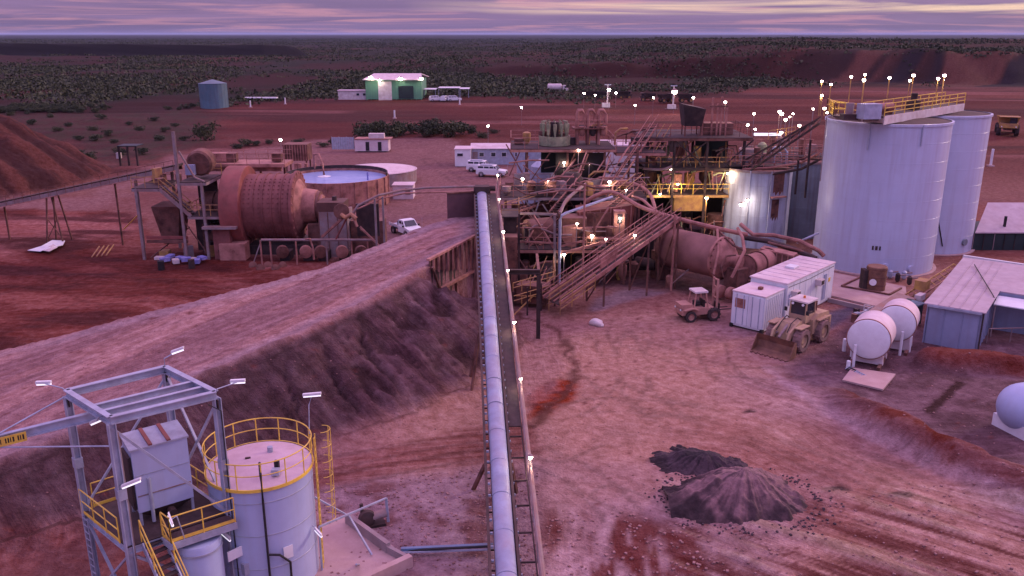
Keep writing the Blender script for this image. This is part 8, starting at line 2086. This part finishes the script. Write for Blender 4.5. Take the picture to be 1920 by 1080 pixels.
def make_shed():
    n = Vector((.59, .807, 0)); w = Vector((n.y, -n.x, 0))       # w towards the right/viewer
    a = P(1730, 642, 0)
    t = thing('blue_grey_shed', 'blue grey sheet shed with wide pale pink roof at right', 'building', (a.x, a.y, 0))
    W, h = 3.55, 3.0
    p0 = a; p1 = a + w * W; D1 = 6.4
    for (p, q, nm) in ((p0, p1, 'front'), (p1, p1 + n * D1, 'side'), (p0 + n * 15, p0, 'left')):
        MB().prism([p, q, q + Vector((0, 0, h)), p + Vector((0, 0, h))], Vector((0, 0, 0)) + ((n if nm == 'front' else (-w if nm == 'side' else w)) * .12)).build('wall', M['blue_wall'], t)
        L_ = (q - p).length; k = int(L_ / .9); d = (q - p).normalized(); out = -n if nm == 'front' else (w if nm == 'side' else -w)
        for i in range(k + 1): s = p + d * (L_ * i / k) + out * .02; MB().beam(s, s + Vector((0, 0, h - .05)), .05).build('sheet_rib', M['blue_wall'], t)
    q = p1 + n * D1; W2 = 8
    MB().prism([q, q + w * W2, q + w * W2 + Vector((0, 0, h)), q + Vector((0, 0, h))], n * .12).build('wall', M['blue_wall'], t)
    def roofpoly(pts, z, nm='roof', m='roof_grey'): MB().prism([Vector((p.x, p.y, z + dz)) for p, dz in pts], (0, 0, .09)).build(nm, M[m], t)
    ov = .25
    roofpoly([(p0 - n * ov - w * ov, 0), (p1 - n * ov + w * ov, 0), (p1 + n * (D1 - .02) + w * ov, .0), (p0 + n * (D1 - .02) - w * ov, 0)], h + .02)
    roofpoly([(p0 + n * D1 - w * ov, 0), (p1 + n * D1 + w * (W2 + .2), 0), (p1 + n * 15.5 + w * (W2 + .2), .15), (p0 + n * 15.5 - w * ov, .15)], h + .02)
    for k in range(1, 5): s = p0 + w * (W * k / 5); MB().beam(s - n * .2 + Vector((0, 0, h + .13)), s + n * 15.3 + Vector((0, 0, h + .27)), .05, .03).build('roof_rib', M['roof_grey'], t)
    MB().beam(p0 - n * .27 + Vector((0, 0, h - .02)), p1 - n * .27 + Vector((0, 0, h - .02)), .1, .16).build('gutter', M['galv'], t)
    MB().poly([p0 + n * 13 + w * 1 + Vector((0, 0, h + .35)), p0 + n * 9 + w * 2.2 + Vector((0, 0, h + .3)), p1 + n * 4.5 + Vector((0, 0, h + .25)), p1 + n * 4.0 + w * .3 + Vector((0, 0, h))], .04, 6).build('cable', M['black'], t)
    # lean-to awning at right with dark opening
    a0 = q + w * .2 - n * .3
    MB().prism([a0 + Vector((0, 0, 2.75)), a0 + w * 6 + Vector((0, 0, 2.75)), a0 + w * 6 - n * 1.9 + Vector((0, 0, 2.55)), a0 - n * 1.9 + Vector((0, 0, 2.55))], (0, 0, .08)).build('awning', M['white'], t)
    for f in (.1, 2.8, 5.6): s = a0 - n * 1.7 + w * f; MB().beam((s.x, s.y, 0), (s.x, s.y, 2.55), .1).build('awning_post', M['galv_dusty'], t)
    MB().box(tuple((q + w * 2.5 - n * .02 + Vector((0, 0, 1.1)))), (1.0, .08, 2.1), atan2(w.y, w.x)).build('door', M['blue_wall'], t)
    s = p1 + w * .12 - n * .1; MB().beam((s.x, s.y, 0), (s.x, s.y, h), .08).build('downpipe', M['dark_steel'], t)
    r = thing('pipe_rail', 'thin pipe rail running right from the corner of the blue grey shed', 'rail', tuple(P(1840, 630, 0)))
    r0 = P(1838, 640, 0) + Vector((.3, -.3, 0))
    MB().tube(r0 + Vector((0, 0, 1.1)), r0 + Vector((5.5, .4, 1.1)), .045, 6).build('rail', M['galv_dusty'], r)
    for k in range(4): MB().tube(r0 + Vector((k * 1.8, k * .13, 0)), r0 + Vector((k * 1.8, k * .13, 1.1)), .04, 6).build('post', M['galv_dusty'], r)
    h_ = PY(1834, 634, r0.y - .2); lamp(h_, (h_.x, h_.y + .1, h_.z - .6), 'small light at the corner of the blue grey shed', .13, 'lone lights on the red flats', 'lamp', power=8)
    # far dark building with white gutter
    u = thing('dark_workshop', 'dark green clad workshop with pale gable roof at the right edge', 'building', tuple(P(1880, 500, 0)))
    Y = 88; x0 = xat(1822, Y, 1.5); x1 = x0 + 14; zt = zat(437, Y)
    MB().box(((x0 + x1) / 2, Y + 3, zt / 2), (x1 - x0, 6, zt)).build('wall', M['dark_green'], u)
    for k in range(9): MB().box((x0 + .2 + k * 1.1, Y - .03, zt / 2), (.07, .08, zt - .1)).build('mullion', M['galv_dusty' if k in (0, 2) else 'dark_steel'], u)
    MB().prism([(x0 + .2, Y - .2, zt), (x1, Y - .2, zt), (x1, Y + 6, zt + 2.0), (x0 + 4.5, Y + 6, zt + 2.0)], (0, 0, .12)).build('roof', M['roof_grey'], u)
    MB().tube((xat(1898, Y, 4), Y + 1, zt), (xat(1898, Y, 4), Y + 1, zt + 1.6), .15, 8).build('flue', M['black'], u)
    v = thing('white_gutter_beam', 'long white beam along the top of the pale roof at the right edge', 'beam', tuple(P(1860, 497, 0)))
    b0, b1 = PY(1806, 481, 78.0), PY(1990, 508, 76.0)
    MB().beam(b0, b1, .3, .3).build('beam', M['white'], v)
    MB().beam(b0 - Vector((0, 0, .55)), b1 - Vector((0, 0, .55)), .25, .5).build('lower_beam', M['dark_steel'], v)
    for k in range(5): p = b0.lerp(b1, k / 4); MB().beam((p.x, p.y, 0), (p.x, p.y, p.z - .7), .18).build('post', M['dark_steel'], v)
make_shed()
def make_gas_tank():
    z = .4; c = PY(1925, 758, 46.0)
    n = Vector((.95, .3, 0)).normalized(); r = 1.42
    c = Vector((xat(1886, 44.6, 1.5), 44.6, 1.45)); 
    t = thing('gas_tank', 'pale blue round ended tank on a white plinth at the right edge', 'tank', (c.x, c.y, -1.0))
    prof = [(max(.02, r * sin(radians(a))), r * (1 - cos(radians(a))) * .95) for a in range(0, 91, 10)] + [(r, r + 4), (r * .5, r + 5)]
    MB().lathe(prof, c - n * .05, 48, n).build('shell', M['tank_blue'], t, smooth=True)
    g = gz(c.x, c.y)
    for f in (1.0, 4.2): p = c + n * f; MB().box((p.x, p.y, (g - .2 + c.z - .7) / 2), (1.1, 2.3, c.z - .7 - g + .2), atan2(n.y, n.x)).build('plinth', M['white'], t)
make_gas_tank()

# ================================================================== ORE PILE IN THE YARD
def make_pile():
    c = P(1392, 935, 0); b = P(1322, 872, 0)
    def grid(cx, cy, R, H, seed, ridge, name, m, label, ecc=(1, 1), rot=0, dark=0):
        n = 150; xs = np.linspace(-R * 1.15, R * 1.15, n); X, Y = np.meshgrid(xs, xs); x = X.ravel(); y = Y.ravel()
        ca, sa = cos(rot), sin(rot); u = (x * ca + y * sa) / ecc[0]; v = (-x * sa + y * ca) / ecc[1]
        th = np.arctan2(v, u); rr = np.hypot(u, v)
        edge = R * (.80 + .30 * (fbm(np.cos(th) * 2 + seed, np.sin(th) * 2, 4, seed) - .5) * 2 * .55)
        g = fbm(np.cos(th) * 6 + seed, np.sin(th) * 6 + rr * .12, 4, seed + 3)
        # crest runs from the centre to one side
        d = np.hypot(np.where(u < 0, u * ridge, u), v)
        h = H * np.clip(1 - d / edge, -1, 1) + (g - .5) * .42 * np.clip(rr / R * 2.5, 0, 1) + (fbm(x * .9, y * .9, 4, seed + 8) - .5) * .7 + (fbm(x * 3, y * 3, 5, seed + 9) - .5) * .30
        h = np.where(h > H * .72, H * .72 + (h - H * .72) * .45, h)
        base = height(x + cx, y + cy); z = np.maximum(h, -.5) + base - .02
        keep = h > -.10
        idx = np.arange(n * n).reshape(n, n); f = np.stack([idx[:-1, :-1], idx[:-1, 1:], idx[1:, 1:], idx[1:, :-1]], -1).reshape(-1, 4)
        f = f[keep[f].any(1)]; used = np.unique(f); mp = np.full(n * n, -1); mp[used] = np.arange(len(used))
        mb = MB(); mb.v = np.stack([x + cx, y + cy, z], 1)[used].tolist(); mb.f = [tuple(q) for q in mp[f].tolist()]
        o = mb.build(name, m, None, label, 'soil pile', origin=(cx, cy, 0))
        st = fbm(np.cos(th) * 9 + seed, np.sin(th) * 9 + rr * .1, 4, seed + 5); bl = fbm(x * 1.2, y * 1.2, 4, seed + 6)
        k1 = smooth(.40, .62, st * .5 + bl * .5)
        colr = lerp3(C(.26, .140, .145), C(.075, .042, .048), k1) if not dark else lerp3(C(.075, .045, .055), C(.026, .017, .022), k1)
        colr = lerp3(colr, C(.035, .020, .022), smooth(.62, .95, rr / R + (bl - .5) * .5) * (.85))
        if not dark: colr = lerp3(colr, C(.34, .19, .185), smooth(.58, .68, bl) * smooth(.7, .3, rr / R) * .7)
        at = o.data.color_attributes.new('soil', 'FLOAT_COLOR', 'POINT'); cu_ = np.concatenate([colr[used], np.ones((len(used), 1))], 1); at.data.foreach_set('color', cu_.ravel().astype(np.float32)); o.data.polygons.foreach_set('use_smooth', [True] * len(o.data.polygons)); return o
    grid(c.x, c.y, 3.35, 2.0, 201, .62, 'ore_pile', M['pile'], 'conical purple brown ore pile in the middle of the yard', (1.12, .86), .15, 0)
    grid(b.x, b.y, 2.5, .95, 211, .6, 'ore_pile', M['pile'], 'lower dark charcoal pile behind the conical ore pile', (1.15, .75), -.35, 1)
    rnd = random.Random(8); mb = MB()
    for k in range(300):
        a = rnd.uniform(0, 2 * pi); rr = 3.0 + abs(rnd.gauss(0, .6)); x, y = c.x + rr * cos(a) * 1.15, c.y + rr * sin(a) * .85; s = rnd.uniform(.02, .08)
        mb.box((x, y, gz(x, y) + s * .3), (s * 1.6, s * 1.2, s), a)
    mb.build('ore_crumbs', M['pile_dark'], None, 'scattered dark clods around the ore pile', 'gravel', kind='stuff')
M['pile'] = mat('purple brown ore', (1, 1, 1), (.62, .62, .62), .95, 0, 3.5, .8, bscale=6)
_t = M['pile'].node_tree; _b = _t.nodes['Principled BSDF']; _src = _b.inputs['Base Color'].links[0].from_socket
_c = _t.nodes.new('ShaderNodeVertexColor'); _c.layer_name = 'soil'; _m = _t.nodes.new('ShaderNodeMix'); _m.data_type = 'RGBA'; _m.blend_type = 'MULTIPLY'; _m.inputs[0].default_value = 1
_t.links.new(_src, _m.inputs[6]); _t.links.new(_c.outputs[0], _m.inputs[7]); _t.links.new(_m.outputs[2], _b.inputs['Base Color'])
M['pile_dark'] = mat('charcoal ore', (.075, .045, .055), (.035, .022, .03), .95, 0, 1.6, .6, bscale=9)
make_pile()
# loose stones and clods over the yard, joined
def make_clods():
    rnd = np.random.default_rng(4); mb = MB()
    spots = [(RUBBLE, 800, .02, .07), (PURPAREA, 300, .02, .07), (STREAKS, 500, .02, .08), (LOWSLOPE, 350, .02, .09)]
    pts = []
    for poly, n, s0, s1 in spots:
        a = np.array([[p[0], p[1]] for p in poly]); lo, hi = a.min(0), a.max(0)
        x = rnd.uniform(lo[0], hi[0], n * 3); y = rnd.uniform(lo[1], hi[1], n * 3)
        ok = sdpoly(x, y, poly) < 0; x, y = x[ok][:n], y[ok][:n]; pts.append(np.stack([x, y, rnd.uniform(s0, s1, len(x)) ], 1))
    n = 1200; x = rnd.uniform(-30, 45, n); y = rnd.uniform(34, 75, n); pts.append(np.stack([x, y, rnd.uniform(.015, .05, n)], 1))
    A = np.concatenate(pts); Z = height(A[:, 0], A[:, 1])
    for (x, y, s), z in zip(A, Z): mb.box((x, y, z + s * .25), (s * 1.7, s * 1.3, s), float(x * 7 % 3))
    mb.build('loose_stones', mat('loose red stones', (.34, .18, .17), (.14, .06, .055), .95, 0, .8), None, 'loose red stones scattered over the yard and slopes', 'gravel', kind='stuff')
make_clods()

# ================================================================== VEGETATION
def leaf_cluster(n, rx, ry, rz, leaf, seed, zc=None, lumps=5):
    rnd = np.random.default_rng(seed); zc = rz if zc is None else zc
    L = rnd.uniform(-1, 1, (lumps, 3)) * np.array([rx, ry, rz]) * .55 + np.array([0, 0, zc]); R = rnd.uniform(.42, .66, lumps)
    k = rnd.integers(0, lumps, n); d = rnd.normal(size=(n, 3)); d /= np.linalg.norm(d, axis=1)[:, None]
    c = L[k] + d * (R[k] * rnd.uniform(.55, 1.05, n))[:, None] * np.array([rx, ry, rz]); c[:, 2] = np.maximum(c[:, 2], .03)
    a = rnd.normal(size=(n, 3)); a /= np.linalg.norm(a, axis=1)[:, None]; b = np.cross(a, rnd.normal(size=(n, 3))); b /= np.linalg.norm(b, axis=1)[:, None]
    s = (leaf * rnd.uniform(.6, 1.4, n))[:, None]
    v = np.stack([c - a * s, c + b * s * .6, c + a * s, c - b * s * .6], 1).reshape(-1, 3)
    f = np.arange(n * 4).reshape(n, 4); return v, f
def mesh_np(name, v, f, m):
    me = bpy.data.meshes.new(name); me.vertices.add(len(v)); me.vertices.foreach_set('co', v.ravel().astype(np.float32))
    me.loops.add(f.size); me.loops.foreach_set('vertex_index', f.ravel().astype(np.int32)); me.polygons.add(len(f)); me.polygons.foreach_set('loop_start', np.arange(0, f.size, 4, dtype=np.int32))
    me.update(calc_edges=True); me.materials.append(m); return me
bush_meshes = [mesh_np('bush_crown', *leaf_cluster(760, 2.6, 2.0, 1.5, .20, 300 + i, 1.5, 9), M['leaf' if i % 2 else 'leaf_dark']) for i in range(4)]
def stem_mesh():
    mb = MB()
    for k in range(4): a = k * 1.7; mb.tube((0, 0, -.2), (.9 * cos(a), .9 * sin(a), 1.7), .09, 5, .03)
    me = bpy.data.meshes.new('bush_trunk'); me.from_pydata(mb.v, [], mb.f); me.materials.append(M['trunk']); return me
STEM = stem_mesh()
def bush(x, y, s, i, label, group, rz=0, zs=1.0):
    t = thing('bush', label, 'bush', (x, y, gz(x, y)), rz, group); t.scale = (s, s, s * zs)
    for nm, me in (('crown', bush_meshes[i % 4]), ('trunk', STEM)):
        o = bpy.data.objects.new(nm, me); COL.objects.link(o); o.parent = t
rnd = random.Random(21)
for k, px in enumerate((678, 694, 712, 730, 750, 772, 795, 812, 832, 850, 868, 884)):
    g = P(px, 260 - (k % 3) * 3, 0); bush(g.x, g.y, rnd.uniform(1.05, 1.4) * (1 if k < 10 else .7), k, ('first second third fourth fifth sixth seventh eighth ninth tenth eleventh twelfth'.split()[k] + ' dark green bush from the left in the hedge row beyond the office yard'), 'row of dark green bushes beyond the office yard', rnd.uniform(0, 6), .95)
g = P(385, 262, 0); bush(g.x, g.y, 1.15, 1, 'single round dark bush below the blue green water tank', None, .5, 1.25)
for k, (px, py) in enumerate(((445, 276), (462, 272), (482, 272), (505, 270), (560, 270), (606, 274), (622, 270), (640, 272), (300, 262), (180, 262), (205, 255), (110, 250), (150, 290), (168, 300), (60, 232), (95, 222), (130, 236), (190, 226), (240, 232), (262, 246), (290, 228), (310, 250), (330, 238), (175, 245), (215, 268), (345, 262), (150, 262), (20, 218), (50, 214), (226, 290), (270, 290), (905, 262), (925, 255))):
    g = P(px, py, 0); bush(g.x, g.y, rnd.uniform(.45, .75), k, ('low dark shrub in the scrubby ground between the stockpile and the water tank' if px < 420 and py < 300 else 'low grey green shrub on the pink ground behind the mill and thickener'), 'low shrubs behind the mill', rnd.uniform(0, 6), .7)
# scrub: the 220 nearest bushes one by one, the rest of the plain joined
def plain_mask(x, y):
    e = 300 + (fbm(x * .008, y * 0, 3, 121) - .5) * 120 - smooth(-60, -200, x) * 60 + smooth(20, 120, x) * 110
    return y - e
R2 = np.random.default_rng(77)
NS = 150000
x = R2.uniform(-.72, .72, NS); d = 255 * np.exp(R2.uniform(0, 1, NS) ** 1.1 * np.log(16)); xx = x * d
cl = fbm(xx * .018, d * .010, 4, 130)
ok = (plain_mask(xx, d) > R2.uniform(-10, 30, NS)) & (cl > R2.uniform(.34, .66, NS)) & (sdpoly(xx, d, DARKDAM) > 10)
spm = sdpoly(xx, d, PLAT); ok &= ~((spm < 30) & (spm > -18) & (xx > 190)) 
xx, d = xx[ok], d[ok]; order = np.argsort(d); xx, d = xx[order], d[order]
n_ind = 220
for i in range(n_ind): bush(float(xx[i]), float(d[i]), rnd.uniform(.28, .75), i, 'dark scrub bush at the near edge of the plain', 'scrub bushes at the near edge of the plain', rnd.uniform(0, 6), rnd.uniform(.6, .9))
xs, ys = xx[n_ind:], d[n_ind:]; zs = height(xs, ys); N_ = len(xs)
print('scrub clumps', N_)
q = 5
sc = R2.uniform(.22, .75, N_) * (1 + ys / 1400)
ax = R2.normal(size=(N_, q, 3)); ax /= np.linalg.norm(ax, axis=2)[..., None]; bx_ = np.cross(ax, R2.normal(size=(N_, q, 3))); bx_ /= np.linalg.norm(bx_, axis=2)[..., None]
cc = R2.normal(size=(N_, q, 3)) * np.array([1.5, 1.3, .35]) * sc[:, None, None] + np.stack([xs, ys, zs + sc * .95], 1)[:, None, :]
ls = (sc[:, None] * R2.uniform(.5, 1.0, (N_, q)))[..., None]
V = np.stack([cc - ax * ls, cc + bx_ * ls * .7, cc + ax * ls, cc - bx_ * ls * .7], 2).reshape(-1, 3); F = np.arange(len(V)).reshape(-1, 4)
me = mesh_np('scrub_plain', V, F, M['leaf_dark'] if 0 else M['leaf'])
o = bpy.data.objects.new('scrub_plain', me); COL.objects.link(o); o['kind'] = 'stuff'; o['label'] = 'low dark green scrub covering the plain to the horizon'; o['category'] = 'scrub'

# ================================================================== HAZE
hb = MB(); hb.box((0, 47000, 34.5), (110000, 96000, 75))
hz = hb.build('haze', M['white'], None, kind='stuff')
hz.data.materials.clear()
hm = bpy.data.materials.new('evening haze'); hm.use_nodes = True; hn = hm.node_tree; hn.nodes.clear()
ho = hn.nodes.new('ShaderNodeOutputMaterial'); hv = hn.nodes.new('ShaderNodeVolumePrincipled')
hv.inputs['Color'].default_value = (.55, .66, .95, 1); hv.inputs['Density'].default_value = 2.5e-5; hv.inputs['Anisotropy'].default_value = 0.0
hn.links.new(hv.outputs[0], ho.inputs['Volume']); hz.data.materials.append(hm)
